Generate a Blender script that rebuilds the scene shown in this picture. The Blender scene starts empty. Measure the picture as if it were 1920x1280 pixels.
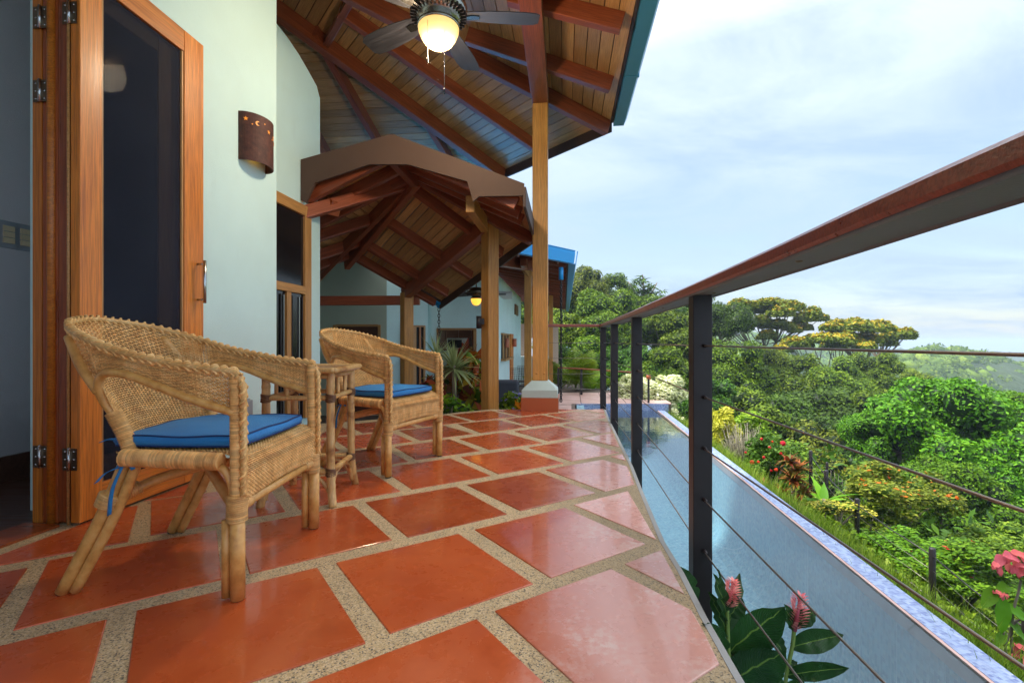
import bpy, math, random
import numpy as np
from mathutils import Vector, Matrix, noise
sc = bpy.context.scene
C = sc.collection
# ------------------------------------------------------------------ camera
CH = 0.8                      # eye height above the deck
F = 900.0
cam_d = bpy.data.cameras.new('camera'); cam = bpy.data.objects.new('camera', cam_d); C.objects.link(cam)
cam.location = (0, 0, CH); cam.rotation_euler = (math.radians(90), 0, 0)
cam_d.sensor_width = 36; cam_d.lens = 36*F/1920; cam_d.clip_end = 20000; cam_d.clip_start = 0.05
sc.camera = cam
# ------------------------------------------------------------------ world: Nishita sky under thin bright cloud
SUN_EL, SUN_AZ = math.radians(58), math.radians(283)      # azimuth clockwise from +Y
world = bpy.data.worlds.new('World'); sc.world = world; world.use_nodes = True
nt = world.node_tree; nt.nodes.clear()
def wn(t, **k):
    n = nt.nodes.new(t)
    for a, b in k.items(): setattr(n, a, b)
    return n
sky = wn('ShaderNodeTexSky', sky_type='NISHITA', sun_disc=False, sun_elevation=SUN_EL, sun_rotation=SUN_AZ, air_density=1.3, dust_density=0.7, ozone_density=1.2)
bg1 = wn('ShaderNodeBackground'); bg1.inputs['Strength'].default_value = 0.06
nt.links.new(sky.outputs[0], bg1.inputs['Color'])
tc = wn('ShaderNodeTexCoord')
sep = wn('ShaderNodeSeparateXYZ'); nt.links.new(tc.outputs['Generated'], sep.inputs[0])
zc = wn('ShaderNodeMath', operation='ADD'); zc.inputs[1].default_value = 0.16; nt.links.new(sep.outputs[2], zc.inputs[0])
dv = wn('ShaderNodeVectorMath', operation='DIVIDE'); nt.links.new(tc.outputs['Generated'], dv.inputs[0])
cmb = wn('ShaderNodeCombineXYZ')
for i in range(3): nt.links.new(zc.outputs[0], cmb.inputs[i])
nt.links.new(cmb.outputs[0], dv.inputs[1])
mp = wn('ShaderNodeMapping'); mp.inputs['Scale'].default_value = (0.75, 1.25, 1.0); mp.inputs['Rotation'].default_value = (0, 0, 0.6); mp.inputs['Location'].default_value = (2.3, 0.7, 0)
nt.links.new(dv.outputs[0], mp.inputs[0])
nz = wn('ShaderNodeTexNoise'); nz.inputs['Scale'].default_value = 1.5; nz.inputs['Detail'].default_value = 9; nz.inputs['Roughness'].default_value = 0.62; nz.inputs['Distortion'].default_value = 0.5
nt.links.new(mp.outputs[0], nz.inputs['Vector'])
cr = wn('ShaderNodeValToRGB'); cr.color_ramp.elements[0].position = 0.38; cr.color_ramp.elements[1].position = 0.66
cr.color_ramp.elements[0].color = (0.38, 0.38, 0.38, 1); cr.color_ramp.elements[1].color = (0.97, 0.97, 0.97, 1)
nt.links.new(nz.outputs['Fac'], cr.inputs[0])
# overcast veil: brighter towards the zenith
vr = wn('ShaderNodeValToRGB'); vr.color_ramp.elements[0].position = 0.0; vr.color_ramp.elements[1].position = 0.9
vr.color_ramp.elements[0].color = (0.150, 0.20, 0.275, 1); vr.color_ramp.elements[1].color = (1.7, 1.7, 1.72, 1)
e = vr.color_ramp.elements.new(0.22); e.color = (0.20, 0.255, 0.33, 1)
e = vr.color_ramp.elements.new(0.5); e.color = (0.30, 0.345, 0.40, 1)
nt.links.new(sep.outputs[2], vr.inputs[0])
bg2 = wn('ShaderNodeBackground'); bg2.inputs['Strength'].default_value = 1.0
nt.links.new(vr.outputs[0], bg2.inputs['Color'])
mx = wn('ShaderNodeMixShader'); nt.links.new(cr.outputs[0], mx.inputs[0]); nt.links.new(bg1.outputs[0], mx.inputs[1]); nt.links.new(bg2.outputs[0], mx.inputs[2])
wo = wn('ShaderNodeOutputWorld'); nt.links.new(mx.outputs[0], wo.inputs['Surface'])
# ------------------------------------------------------------------ sun
sd = bpy.data.lights.new('sun', 'SUN'); sun = bpy.data.objects.new('sun', sd); C.objects.link(sun)
sd.energy = 2.0; sd.angle = math.radians(4); sd.color = (1.0, 0.95, 0.86)
sdir = Vector((math.sin(SUN_AZ)*math.cos(SUN_EL), math.cos(SUN_AZ)*math.cos(SUN_EL), math.sin(SUN_EL)))
sun.rotation_euler = sdir.to_track_quat('Z', 'Y').to_euler(); sun.location = (-20, -20, 40)
sc.view_settings.view_transform = 'Standard'; sc.view_settings.look = 'None'; sc.view_settings.gamma = 1
sc.view_settings.exposure = 1.75
sc.render.film_transparent = False
sc.cycles.max_bounces = 10; sc.cycles.diffuse_bounces = 6; sc.cycles.glossy_bounces = 3; sc.cycles.transparent_max_bounces = 12
sc.cycles.caustics_reflective = False; sc.cycles.caustics_refractive = False
# ------------------------------------------------------------------ survey helpers: photo measurements -> metres
def W(px, py, D): return Vector(((px-960)/F*D, D, CH+(640-py)/F*D))
def G(px, py, z=0.0):
    D = F*(CH-z)/(py-640); return Vector(((px-960)/F*D, D, z))
AX = Vector((0.1083, 0.9941, 0)); AP = Vector((0.9941, -0.1083, 0))       # house axis, and square to it
BX = Vector((-0.6257, 0.7801, 0)); BP = Vector((0.7801, 0.6257, 0))       # the 45 degree wing
def onplane(px, py, p0, n):
    r = Vector(((px-960)/F, 1, (640-py)/F)); o = Vector((0, 0, CH))
    return o + r*((p0-o).dot(n)/r.dot(n))
# ------------------------------------------------------------------ materials
MAT = {}
def mat(name, base=(0.5,0.5,0.5), rough=0.6, metal=0.0, spec=0.5, build=None):
    if name in MAT: return MAT[name]
    m = bpy.data.materials.new(name); m.use_nodes = True
    b = m.node_tree.nodes['Principled BSDF']
    b.inputs['Base Color'].default_value = (*base, 1); b.inputs['Roughness'].default_value = rough
    b.inputs['Metallic'].default_value = metal; b.inputs['Specular IOR Level'].default_value = spec
    if build: build(m.node_tree, b)
    MAT[name] = m; return m
def node(t, ty, ins=None, **k):
    n = t.nodes.new(ty)
    for a, b in k.items(): setattr(n, a, b)
    for a, b in (ins or {}).items():
        if isinstance(b, bpy.types.NodeSocket): t.links.new(b, n.inputs[a])
        else: n.inputs[a].default_value = b
    return n
def ramp(t, fac, stops):
    n = t.nodes.new('ShaderNodeValToRGB'); t.links.new(fac, n.inputs[0]); el = n.color_ramp.elements
    while len(el) < len(stops): el.new(0.5)
    for e, (p, c) in zip(el, stops): e.position = p; e.color = (*c, 1) if len(c) == 3 else c
    return n.outputs[0]
def coords(t, kind='Object', scale=(1,1,1), loc=(0,0,0), rot=(0,0,0)):
    c = t.nodes.new('ShaderNodeTexCoord'); m = t.nodes.new('ShaderNodeMapping')
    t.links.new(c.outputs[kind], m.inputs[0]); m.inputs['Scale'].default_value = scale; m.inputs['Location'].default_value = loc; m.inputs['Rotation'].default_value = rot
    return m.outputs[0]
def wpos(t, scale=(1,1,1), rot=(0,0,0)):
    c = t.nodes.new('ShaderNodeNewGeometry'); m = t.nodes.new('ShaderNodeMapping')
    t.links.new(c.outputs['Position'], m.inputs[0]); m.inputs['Scale'].default_value = scale; m.inputs['Rotation'].default_value = rot
    return m.outputs[0]
def nzt(t, vec, scale, detail=4, rough=0.55, dist=0.0):
    n = node(t, 'ShaderNodeTexNoise', {'Vector': vec, 'Scale': scale, 'Detail': detail, 'Roughness': rough, 'Distortion': dist}); return n.outputs['Fac']
def mixc(t, fac, a, b, mode='MIX'):
    n = t.nodes.new('ShaderNodeMix'); n.data_type = 'RGBA'; n.blend_type = mode
    for s, v in ((0, fac), (6, a), (7, b)):
        if isinstance(v, bpy.types.NodeSocket): t.links.new(v, n.inputs[s])
        elif s == 0: n.inputs[0].default_value = v
        else: n.inputs[s].default_value = (*v, 1)
    return n.outputs[2]
def bump(t, b, h, strength=0.3, dist=0.01):
    n = node(t, 'ShaderNodeBump', {'Height': h, 'Strength': strength, 'Distance': dist}); t.links.new(n.outputs[0], b.inputs['Normal'])
def rnd(t): return t.nodes.new('ShaderNodeObjectInfo').outputs['Random']
def wood(name, c0, c1, c2, rough=0.4, stretch=14, coat=0.0, vary=0.25):
    def f(t, b):
        r = rnd(t)
        cc = t.nodes.new('ShaderNodeTexCoord')
        add = node(t, 'ShaderNodeVectorMath', {0: cc.outputs['Object']}, operation='ADD')
        sc_ = node(t, 'ShaderNodeVectorMath', {0: (13.7, 7.1, 3.3)}, operation='SCALE'); t.links.new(r, sc_.inputs['Scale']); t.links.new(sc_.outputs[0], add.inputs[1])
        m = node(t, 'ShaderNodeMapping', {'Vector': add.outputs[0], 'Scale': (0.7, stretch, stretch)})
        n1 = nzt(t, m.outputs[0], 2.6, 5, 0.62, 0.8)
        m2 = node(t, 'ShaderNodeMapping', {'Vector': add.outputs[0], 'Scale': (3.0, 90, 90)})
        n2 = nzt(t, m2.outputs[0], 2.0, 3, 0.6)
        col = ramp(t, n1, [(0.25, c0), (0.5, c1), (0.76, c2)])
        col = mixc(t, ramp(t, n2, [(0.38, (0.45,0.45,0.45)), (0.6, (0,0,0))]), col, tuple(x*0.45 for x in c0))
        v = node(t, 'ShaderNodeMapRange', {'Value': r, 'To Min': 1-vary, 'To Max': 1+vary*0.7})
        hs = node(t, 'ShaderNodeHueSaturation', {'Color': col}); t.links.new(v.outputs[0], hs.inputs['Value'])
        t.links.new(hs.outputs[0], b.inputs['Base Color'])
        t.links.new(ramp(t, n1, [(0.3, (rough-0.08,)*3), (0.7, (rough+0.12,)*3)]), b.inputs['Roughness'])
        b.inputs['Coat Weight'].default_value = coat; b.inputs['Coat Roughness'].default_value = 0.18
        bump(t, b, n2, 0.25, 0.003)
    return mat(name, c1, rough, build=f)
wood('post_wood', (0.40,0.16,0.028), (0.55,0.25,0.05), (0.64,0.33,0.085), 0.42)
wood('door_wood', (0.46,0.125,0.012), (0.68,0.21,0.022), (0.76,0.28,0.04), 0.38, coat=0.1)
wood('door_wood_dark', (0.20,0.035,0.006), (0.32,0.065,0.010), (0.42,0.10,0.015), 0.33, coat=0.3)
wood('rafter_wood', (0.18,0.036,0.013), (0.30,0.066,0.022), (0.42,0.105,0.037), 0.36, coat=0.25)
wood('plank_wood', (0.50,0.24,0.085), (0.60,0.31,0.115), (0.69,0.39,0.16), 0.40, 6, coat=0.5, vary=0.3)
wood('rail_wood', (0.22,0.040,0.018), (0.34,0.070,0.028), (0.42,0.10,0.042), 0.34, coat=0.3)
wood('frame_wood', (0.40,0.19,0.06), (0.55,0.28,0.09), (0.62,0.34,0.13), 0.4)
wood('cabinet_wood', (0.10,0.028,0.012), (0.16,0.045,0.018), (0.22,0.07,0.03), 0.35)
wood('fan_blade', (0.016,0.015,0.019), (0.028,0.027,0.033), (0.05,0.048,0.058), 0.38)
wood('floor_wood', (0.05,0.02,0.012), (0.085,0.035,0.02), (0.12,0.05,0.03), 0.35)
def _wall(c, s=0.05):
    def f(t, b):
        p = wpos(t); n = nzt(t, p, 1.3, 5, 0.6); n2 = nzt(t, p, 160, 3)
        col = ramp(t, n, [(0.3, tuple(x*(1-s) for x in c)), (0.7, tuple(min(1,x*(1+s)) for x in c))])
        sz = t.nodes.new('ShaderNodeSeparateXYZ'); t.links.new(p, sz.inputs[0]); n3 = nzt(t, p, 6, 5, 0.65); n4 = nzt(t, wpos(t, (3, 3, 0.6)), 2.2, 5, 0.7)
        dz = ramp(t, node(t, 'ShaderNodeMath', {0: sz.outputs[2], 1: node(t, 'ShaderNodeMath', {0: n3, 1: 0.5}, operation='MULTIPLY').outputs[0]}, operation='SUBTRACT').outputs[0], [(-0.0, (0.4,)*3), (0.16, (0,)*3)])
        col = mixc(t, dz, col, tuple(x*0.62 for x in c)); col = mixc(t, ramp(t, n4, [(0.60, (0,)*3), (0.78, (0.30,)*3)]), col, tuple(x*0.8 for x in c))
        t.links.new(col, b.inputs['Base Color']); hh = node(t, 'ShaderNodeMath', {0: nzt(t, p, 11, 4, 0.6), 1: n2}, operation='ADD'); bump(t, b, hh.outputs[0], 0.35, 0.004)
    return f
mat('aqua_wall', rough=0.75, build=_wall((0.62,0.84,0.82), 0.06))
mat('green_wall', rough=0.8, build=_wall((0.50,0.56,0.44)))
mat('room_wall', rough=0.8, build=_wall((0.50,0.50,0.52)))
mat('brown_board', rough=0.7, build=_wall((0.075,0.038,0.025), 0.1))
mat('blue_metal', (0.012,0.30,0.72), 0.35, 0.0)
mat('dark_blue_metal', (0.045,0.25,0.40), 0.38, 0.0)
mat('black_metal', (0.022,0.018,0.020), 0.42, 0.3, build=lambda t, b: bump(t, b, nzt(t, wpos(t), 300, 2), 0.15, 0.001))
mat('dark_board', rough=0.6, build=_wall((0.06,0.03,0.022), 0.1))
mat('steel', (0.55,0.55,0.55), 0.25, 1.0)
mat('cable', (0.22,0.19,0.17), 0.38, 0.8)
mat('grey_plastic', (0.28,0.31,0.34), 0.5)
mat('cream_plastic', (0.6,0.5,0.32), 0.5)
mat('underside_paint', rough=0.7, build=_wall((0.17,0.20,0.22), 0.12))
mat('bronze', (0.16,0.12,0.08), 0.3, 0.9)
mat('pewter', (0.42,0.40,0.36), 0.22, 1.0)
mat('black_gloss', (0.01,0.01,0.012), 0.15)
mat('dark_void', (0.02,0.018,0.018), 0.7)
mat('base_orange', rough=0.5, build=_wall((0.46,0.105,0.03), 0.08))
mat('base_aqua', rough=0.6, build=_wall((0.50,0.60,0.56), 0.04))
mat('sofa_fabric', rough=0.9, build=_wall((0.045,0.05,0.065), 0.1))
mat('red_fabric', (0.5,0.02,0.03), 0.8)
mat('rubber', (0.02,0.02,0.02), 0.7)
mat('stone_pink', rough=0.8, build=lambda t, b: (t.links.new(ramp(t, node(t, 'ShaderNodeTexBrick', {'Vector': wpos(t, rot=(math.radians(90),0,0)), 'Scale': 4.0, 'Color1': (0.52,0.34,0.27,1), 'Color2': (0.6,0.44,0.36,1), 'Mortar': (0.4,0.27,0.2,1), 'Mortar Size': 0.01}).outputs['Fac'], [(0,(0.5,0.36,0.28)),(1,(0.36,0.25,0.19))]), b.inputs['Base Color'])))
def emis(name, col, s, base=(1,0.9,0.7)):
    m = mat(name, base, 0.3); b = m.node_tree.nodes['Principled BSDF']
    b.inputs['Emission Color'].default_value = (*col, 1); b.inputs['Emission Strength'].default_value = s; return m
emis('lit_glass', (1.0, 0.58, 0.16), 0.34, (0.8,0.6,0.35))
emis('lit_amber', (1.0, 0.40, 0.04), 0.6, (0.7,0.4,0.1))
emis('lit_slot', (1.0, 0.30, 0.02), 0.22, (0.5,0.2,0.05))
def _tile(t, b):
    p = wpos(t); r = rnd(t)
    n1 = nzt(t, p, 2.2, 6, 0.6); n2 = nzt(t, p, 7, 7, 0.68, 0.3); n3 = nzt(t, p, 55, 4, 0.7)
    c = ramp(t, n1, [(0.3, (0.36,0.055,0.014)), (0.55, (0.45,0.084,0.021)), (0.75, (0.52,0.12,0.035))])
    c = mixc(t, ramp(t, n2, [(0.28, (0.30,)*3), (0.42, (0,)*3)]), c, (0.24,0.034,0.01))
    sp = t.nodes.new('ShaderNodeSeparateXYZ'); t.links.new(p, sp.inputs[0])
    # sky sheen painted into the colour along the open edge, with limed wear
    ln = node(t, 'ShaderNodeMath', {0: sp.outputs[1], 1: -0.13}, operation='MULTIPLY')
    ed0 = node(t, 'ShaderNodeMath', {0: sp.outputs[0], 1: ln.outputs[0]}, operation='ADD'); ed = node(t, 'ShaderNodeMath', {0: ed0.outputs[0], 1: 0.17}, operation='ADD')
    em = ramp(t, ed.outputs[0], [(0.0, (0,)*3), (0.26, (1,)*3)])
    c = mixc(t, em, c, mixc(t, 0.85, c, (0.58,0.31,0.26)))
    w = node(t, 'ShaderNodeMath', {0: n2, 1: n3}, operation='MULTIPLY')
    wm = ramp(t, w.outputs[0], [(0.24, (0,)*3), (0.34, (1,)*3)])
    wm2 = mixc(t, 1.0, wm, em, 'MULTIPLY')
    wm3 = mixc(t, 1.0, wm2, ramp(t, n1, [(0.42, (0.10,)*3), (0.58, (1.0,)*3)]), 'MULTIPLY')
    c = mixc(t, wm3, c, (0.62,0.45,0.40))
    v = node(t, 'ShaderNodeMapRange', {'Value': r, 'To Min': 0.82, 'To Max': 1.30})
    hs = node(t, 'ShaderNodeHueSaturation', {'Color': c}); t.links.new(v.outputs[0], hs.inputs['Value'])
    t.links.new(hs.outputs[0], b.inputs['Base Color'])
    t.links.new(ramp(t, n2, [(0.3, (0.20,)*3), (0.7, (0.36,)*3)]), b.inputs['Roughness'])
    bump(t, b, n1, 0.12, 0.01); b.inputs['Coat Weight'].default_value = 0.4; b.inputs['Coat Roughness'].default_value = 0.06
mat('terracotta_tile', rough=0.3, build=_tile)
def _grout(t, b):
    p = wpos(t); v = node(t, 'ShaderNodeTexVoronoi', {'Vector': p, 'Scale': 250.0})
    n = nzt(t, p, 3, 4)
    sp = t.nodes.new('ShaderNodeSeparateColor'); t.links.new(v.outputs['Color'], sp.inputs[0])
    c = ramp(t, sp.outputs[0], [(0.0, (0.05,0.045,0.04)), (0.11, (0.10,0.09,0.08)), (0.20, (0.46,0.32,0.16)), (0.6, (0.66,0.48,0.26)), (0.85, (0.76,0.60,0.38)), (1.0, (0.45,0.34,0.23))])
    c = mixc(t, ramp(t, v.outputs['Distance'], [(0.3, (0,)*3), (0.75, (0.35,)*3)]), c, (0.35,0.25,0.13))
    c = mixc(t, ramp(t, n, [(0.35, (0.22,)*3), (0.6, (0,)*3)]), c, (0.22,0.18,0.11))
    sp2 = t.nodes.new('ShaderNodeSeparateXYZ'); t.links.new(p, sp2.inputs[0])
    l2 = node(t, 'ShaderNodeMath', {0: sp2.outputs[1], 1: -0.13}, operation='MULTIPLY'); e2 = node(t, 'ShaderNodeMath', {0: sp2.outputs[0], 1: l2.outputs[0]}, operation='ADD'); e3 = node(t, 'ShaderNodeMath', {0: e2.outputs[0], 1: 0.2}, operation='ADD')
    c = mixc(t, ramp(t, e3.outputs[0], [(0.0, (0,)*3), (0.35, (0.72,)*3)]), c, mixc(t, 0.6, c, (0.10,0.09,0.055)))
    t.links.new(c, b.inputs['Base Color']); b.inputs['Roughness'].default_value = 0.6
    bump(t, b, v.outputs['Distance'], -0.6, 0.003)
mat('pebble_grout', build=_grout)
mat('concrete', rough=0.8, build=_wall((0.34,0.34,0.33), 0.25))
def _mosaic(name, cols, scale=45.0, rough=0.25, sheet=True, rot=-0.127):
    def f(t, b):
        p = wpos(t, rot=(0,0,rot)); 
        s = node(t, 'ShaderNodeVectorMath', {0: p, 1: (scale,)*3}, operation='MULTIPLY')
        fl = node(t, 'ShaderNodeVectorMath', {0: s.outputs[0]}, operation='FLOOR'); wn_ = node(t, 'ShaderNodeTexWhiteNoise', {'Vector': fl.outputs[0]})
        fr = node(t, 'ShaderNodeVectorMath', {0: s.outputs[0]}, operation='FRACTION')
        sp = t.nodes.new('ShaderNodeSeparateXYZ'); t.links.new(fr.outputs[0], sp.inputs[0])
        def line(o, lim=0.14):
            return node(t, 'ShaderNodeMath', {0: o, 1: lim}, operation='LESS_THAN').outputs[0]
        ln = node(t, 'ShaderNodeMath', {0: line(sp.outputs[0]), 1: line(sp.outputs[1])}, operation='MAXIMUM').outputs[0]
        c = ramp(t, wn_.outputs['Value'], [(i/(len(cols)-1), q) for i, q in enumerate(cols)])
        c = mixc(t, node(t, 'ShaderNodeMath', {0: ln, 1: 0.22}, operation='MULTIPLY').outputs[0], c, (0.50,0.60,0.66))
        if sheet:
            s2 = node(t, 'ShaderNodeVectorMath', {0: p, 1: (scale/14,)*3}, operation='MULTIPLY'); f2 = node(t, 'ShaderNodeVectorMath', {0: s2.outputs[0]}, operation='FRACTION')
            sp2 = t.nodes.new('ShaderNodeSeparateXYZ'); t.links.new(f2.outputs[0], sp2.inputs[0])
            l2 = node(t, 'ShaderNodeMath', {0: line(sp2.outputs[0], 0.018), 1: line(sp2.outputs[1], 0.018)}, operation='MAXIMUM').outputs[0]
            c = mixc(t, node(t, 'ShaderNodeMath', {0: l2, 1: 0.35}, operation='MULTIPLY').outputs[0], c, (0.65,0.78,0.82))
        t.links.new(c, b.inputs['Base Color'])
    return mat(name, rough=rough, build=f)
_mosaic('pool_mosaic', [(0.20,0.38,0.46), (0.26,0.46,0.54), (0.33,0.52,0.59), (0.19,0.34,0.45), (0.40,0.57,0.60)], 32.0)
_mosaic('rim_mosaic', [(0.13,0.17,0.36), (0.20,0.26,0.46), (0.28,0.36,0.54), (0.12,0.16,0.34), (0.34,0.41,0.56)], 40.0, sheet=False)
def _water(t, b):
    out = t.nodes['Material Output']; t.nodes.remove(b)
    p = wpos(t, (1,1,1)); n = nzt(t, p, 3.2, 4, 0.55, 0.4); n2 = nzt(t, p, 17, 3, 0.5)
    a = node(t, 'ShaderNodeMath', {0: n2, 1: 0.12}, operation='MULTIPLY'); a2 = node(t, 'ShaderNodeMath', {0: n, 1: a.outputs[0]}, operation='ADD')
    bp = node(t, 'ShaderNodeBump', {'Height': a2.outputs[0], 'Strength': 0.10, 'Distance': 0.04})
    tr = node(t, 'ShaderNodeBsdfTransparent', {'Color': (0.78,0.94,0.98,1)}); gl = node(t, 'ShaderNodeBsdfGlossy', {'Color': (1,1,1,1), 'Roughness': 0.03, 'Normal': bp.outputs[0]})
    fr = node(t, 'ShaderNodeFresnel', {'IOR': 1.75, 'Normal': bp.outputs[0]})
    m = t.nodes.new('ShaderNodeMixShader'); t.links.new(fr.outputs[0], m.inputs[0]); t.links.new(tr.outputs[0], m.inputs[1]); t.links.new(gl.outputs[0], m.inputs[2])
    t.links.new(m.outputs[0], out.inputs[0])
mat('pool_water', build=_water)
def _glass(t, b):
    out = t.nodes['Material Output']; t.nodes.remove(b)
    tr = node(t, 'ShaderNodeBsdfTransparent', {'Color': (0.62,0.64,0.66,1)}); gl = node(t, 'ShaderNodeBsdfGlossy', {'Color': (1,1,1,1), 'Roughness': 0.02})
    fr = node(t, 'ShaderNodeFresnel', {'IOR': 1.5})
    m = t.nodes.new('ShaderNodeMixShader'); t.links.new(fr.outputs[0], m.inputs[0]); t.links.new(tr.outputs[0], m.inputs[1]); t.links.new(gl.outputs[0], m.inputs[2]); t.links.new(m.outputs[0], out.inputs[0])
mat('window_glass', build=_glass)
def _screen(t, b):
    p = coords(t, 'Object'); w1 = node(t, 'ShaderNodeTexWave', {'Vector': p, 'Scale': 34.0, 'Distortion': 9.0, 'Detail': 2.0, 'Detail Scale': 0.35}).outputs['Fac']; w = node(t, 'ShaderNodeMath', {0: w1, 1: nzt(t, p, 1.3, 2)}, operation='MULTIPLY').outputs[0]
    c = ramp(t, w, [(0.1, (0.012,0.015,0.026)), (0.5, (0.045,0.055,0.080))])
    t.links.new(c, b.inputs['Base Color']); b.inputs['Roughness'].default_value = 0.8; b.inputs['Specular IOR Level'].default_value = 0.06
    bump(t, b, node(t, 'ShaderNodeTexNoise', {'Vector': coords(t, 'Object', (1,1,1)), 'Scale': 400.0}).outputs['Fac'], 0.08, 0.001)
def _screen2(t, b):
    _screen(t, b); out = t.nodes['Material Output']; tr = node(t, 'ShaderNodeBsdfTransparent'); m = t.nodes.new('ShaderNodeMixShader'); m.inputs[0].default_value = 0.58
    t.links.new(tr.outputs[0], m.inputs[1]); t.links.new(b.outputs[0], m.inputs[2]); t.links.new(m.outputs[0], out.inputs[0])
mat('screen_mesh', build=_screen2)
def _cane(name, c0, c1, c2, rough=0.42):
    def f(t, b):
        g = t.nodes.new('ShaderNodeNewGeometry').outputs['Random Per Island']
        p = coords(t, 'Object'); n = nzt(t, p, 26, 4, 0.6); 
        c = ramp(t, n, [(0.3, c0), (0.5, c1), (0.72, c2)])
        v = node(t, 'ShaderNodeMapRange', {'Value': g, 'To Min': 0.72, 'To Max': 1.15})
        hs = node(t, 'ShaderNodeHueSaturation', {'Color': c}); t.links.new(v.outputs[0], hs.inputs['Value']); t.links.new(hs.outputs[0], b.inputs['Base Color'])
    return mat(name, rough=rough, build=f)
_cane('rattan_weave', (0.64,0.32,0.095), (0.82,0.47,0.155), (0.90,0.60,0.26))
_cane('rattan_wrap', (0.58,0.28,0.08), (0.78,0.43,0.14), (0.86,0.55,0.22))
_cane('rattan_cane', (0.50,0.23,0.055), (0.68,0.36,0.10), (0.78,0.47,0.17), 0.33)
def _bamboo(t, b):
    p = coords(t, 'Object'); n = nzt(t, p, 7, 4, 0.6, 0.5); n2 = nzt(t, coords(t, 'Object', (60,60,3)), 2, 3)
    c = ramp(t, n, [(0.26, (0.07,0.025,0.008)), (0.36, (0.32,0.13,0.03)), (0.46, (0.62,0.36,0.12)), (0.7, (0.76,0.52,0.23))])
    c = mixc(t, ramp(t, n2, [(0.4, (0.3,)*3), (0.6, (0,)*3)]), c, (0.2,0.1,0.035)); t.links.new(c, b.inputs['Base Color'])
mat('burnt_bamboo', rough=0.35, build=_bamboo)
def _table_top(t, b):
    n = nzt(t, coords(t, 'Object', (30,2,2)), 2.5, 4, 0.6, 0.6); t.links.new(ramp(t, n, [(0.3, (0.16,0.08,0.04)), (0.6, (0.42,0.25,0.12)), (0.8, (0.56,0.38,0.20))]), b.inputs['Base Color'])
mat('bamboo_slat', rough=0.4, build=_table_top)
mat('binding', (0.16,0.07,0.03), 0.5)
mat('dark_joint', (0.10,0.07,0.055), 0.8)
def _cloth(t, b):
    p = coords(t, 'Object'); n = nzt(t, p, 5, 3); n2 = nzt(t, p, 900, 2)
    t.links.new(ramp(t, n, [(0.3, (0.0,0.22,0.62)), (0.7, (0.001,0.28,0.72))]), b.inputs['Base Color']); b.inputs['Sheen Weight'].default_value = 0.15
    h = node(t, 'ShaderNodeMath', {0: nzt(t, p, 9, 4, 0.55, 1.6), 1: n2}, operation='ADD'); bump(t, b, h.outputs[0], 0.6, 0.012)
mat('blue_cloth', rough=0.75, build=_cloth)
mat('blue_piping', (0.002,0.03,0.13), 0.7)
def _clay(t, b):
    n = nzt(t, coords(t, 'Object'), 22, 5, 0.7); t.links.new(ramp(t, n, [(0.3, (0.045,0.016,0.012)), (0.6, (0.10,0.032,0.022)), (0.8, (0.17,0.06,0.04))]), b.inputs['Base Color']); bump(t, b, n, 0.4, 0.004)
mat('dark_clay', rough=0.7, build=_clay)
mat('terracotta', rough=0.7, build=_wall((0.50,0.17,0.09), 0.1))
def foliage(name, cols, rough=0.5, trans=0.22):
    def f(t, b):
        g = t.nodes.new('ShaderNodeNewGeometry').outputs['Random Per Island']; r = rnd(t)
        n = nzt(t, wpos(t), 0.45, 3)
        a = node(t, 'ShaderNodeMath', {0: g, 1: 0.55}, operation='MULTIPLY'); a2 = node(t, 'ShaderNodeMath', {0: n, 1: 0.45}, operation='MULTIPLY')
        s = node(t, 'ShaderNodeMath', {0: a.outputs[0], 1: a2.outputs[0]}, operation='ADD')
        c = ramp(t, s.outputs[0], [(0.12+0.76*i/(len(cols)-1), q) for i, q in enumerate(cols)])
        v = node(t, 'ShaderNodeMapRange', {'Value': r, 'To Min': 0.8, 'To Max': 1.2}); hs = node(t, 'ShaderNodeHueSaturation', {'Color': c}); t.links.new(v.outputs[0], hs.inputs['Value'])
        h2 = node(t, 'ShaderNodeMapRange', {'Value': r, 'To Min': 0.488, 'To Max': 0.512}); t.links.new(h2.outputs[0], hs.inputs['Hue'])
        t.links.new(hs.outputs[0], b.inputs['Base Color']); b.inputs['Specular IOR Level'].default_value = 0.16
        out = t.nodes['Material Output']
        tl = node(t, 'ShaderNodeBsdfTranslucent', {'Color': hs.outputs[0]}); m = t.nodes.new('ShaderNodeMixShader'); m.inputs[0].default_value = trans
        t.links.new(b.outputs[0], m.inputs[1]); t.links.new(tl.outputs[0], m.inputs[2]); t.links.new(m.outputs[0], out.inputs[0])
    return mat(name, rough=rough, build=f)
foliage('leaf_forest', [(0.03402,0.07466,0.003888), (0.07776,0.1493,0.00648), (0.1458,0.2372,0.00972), (0.2527,0.3338,0.01944)])
foliage('leaf_olive', [(0.054,0.09504,0.00648), (0.117,0.1728,0.01037), (0.198,0.2592,0.0162), (0.288,0.3283,0.03888)])
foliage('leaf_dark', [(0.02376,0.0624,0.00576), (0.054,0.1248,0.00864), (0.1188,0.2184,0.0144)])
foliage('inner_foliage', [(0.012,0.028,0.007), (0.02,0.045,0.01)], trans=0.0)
foliage('leaf_bright', [(0.0264,0.0792,0.00264), (0.0594,0.165,0.00396), (0.1122,0.2508,0.0066), (0.1848,0.33,0.0132)])
foliage('leaf_lime', [(0.09,0.18,0.0075), (0.1875,0.315,0.015), (0.315,0.4125,0.03)])
foliage('flower_gold', [(0.34,0.24,0.01), (0.48,0.34,0.015), (0.56,0.42,0.03)])
foliage('leaf_cream', [(0.40,0.46,0.16), (0.60,0.62,0.30), (0.75,0.75,0.50), (0.80,0.80,0.62)])
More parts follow.
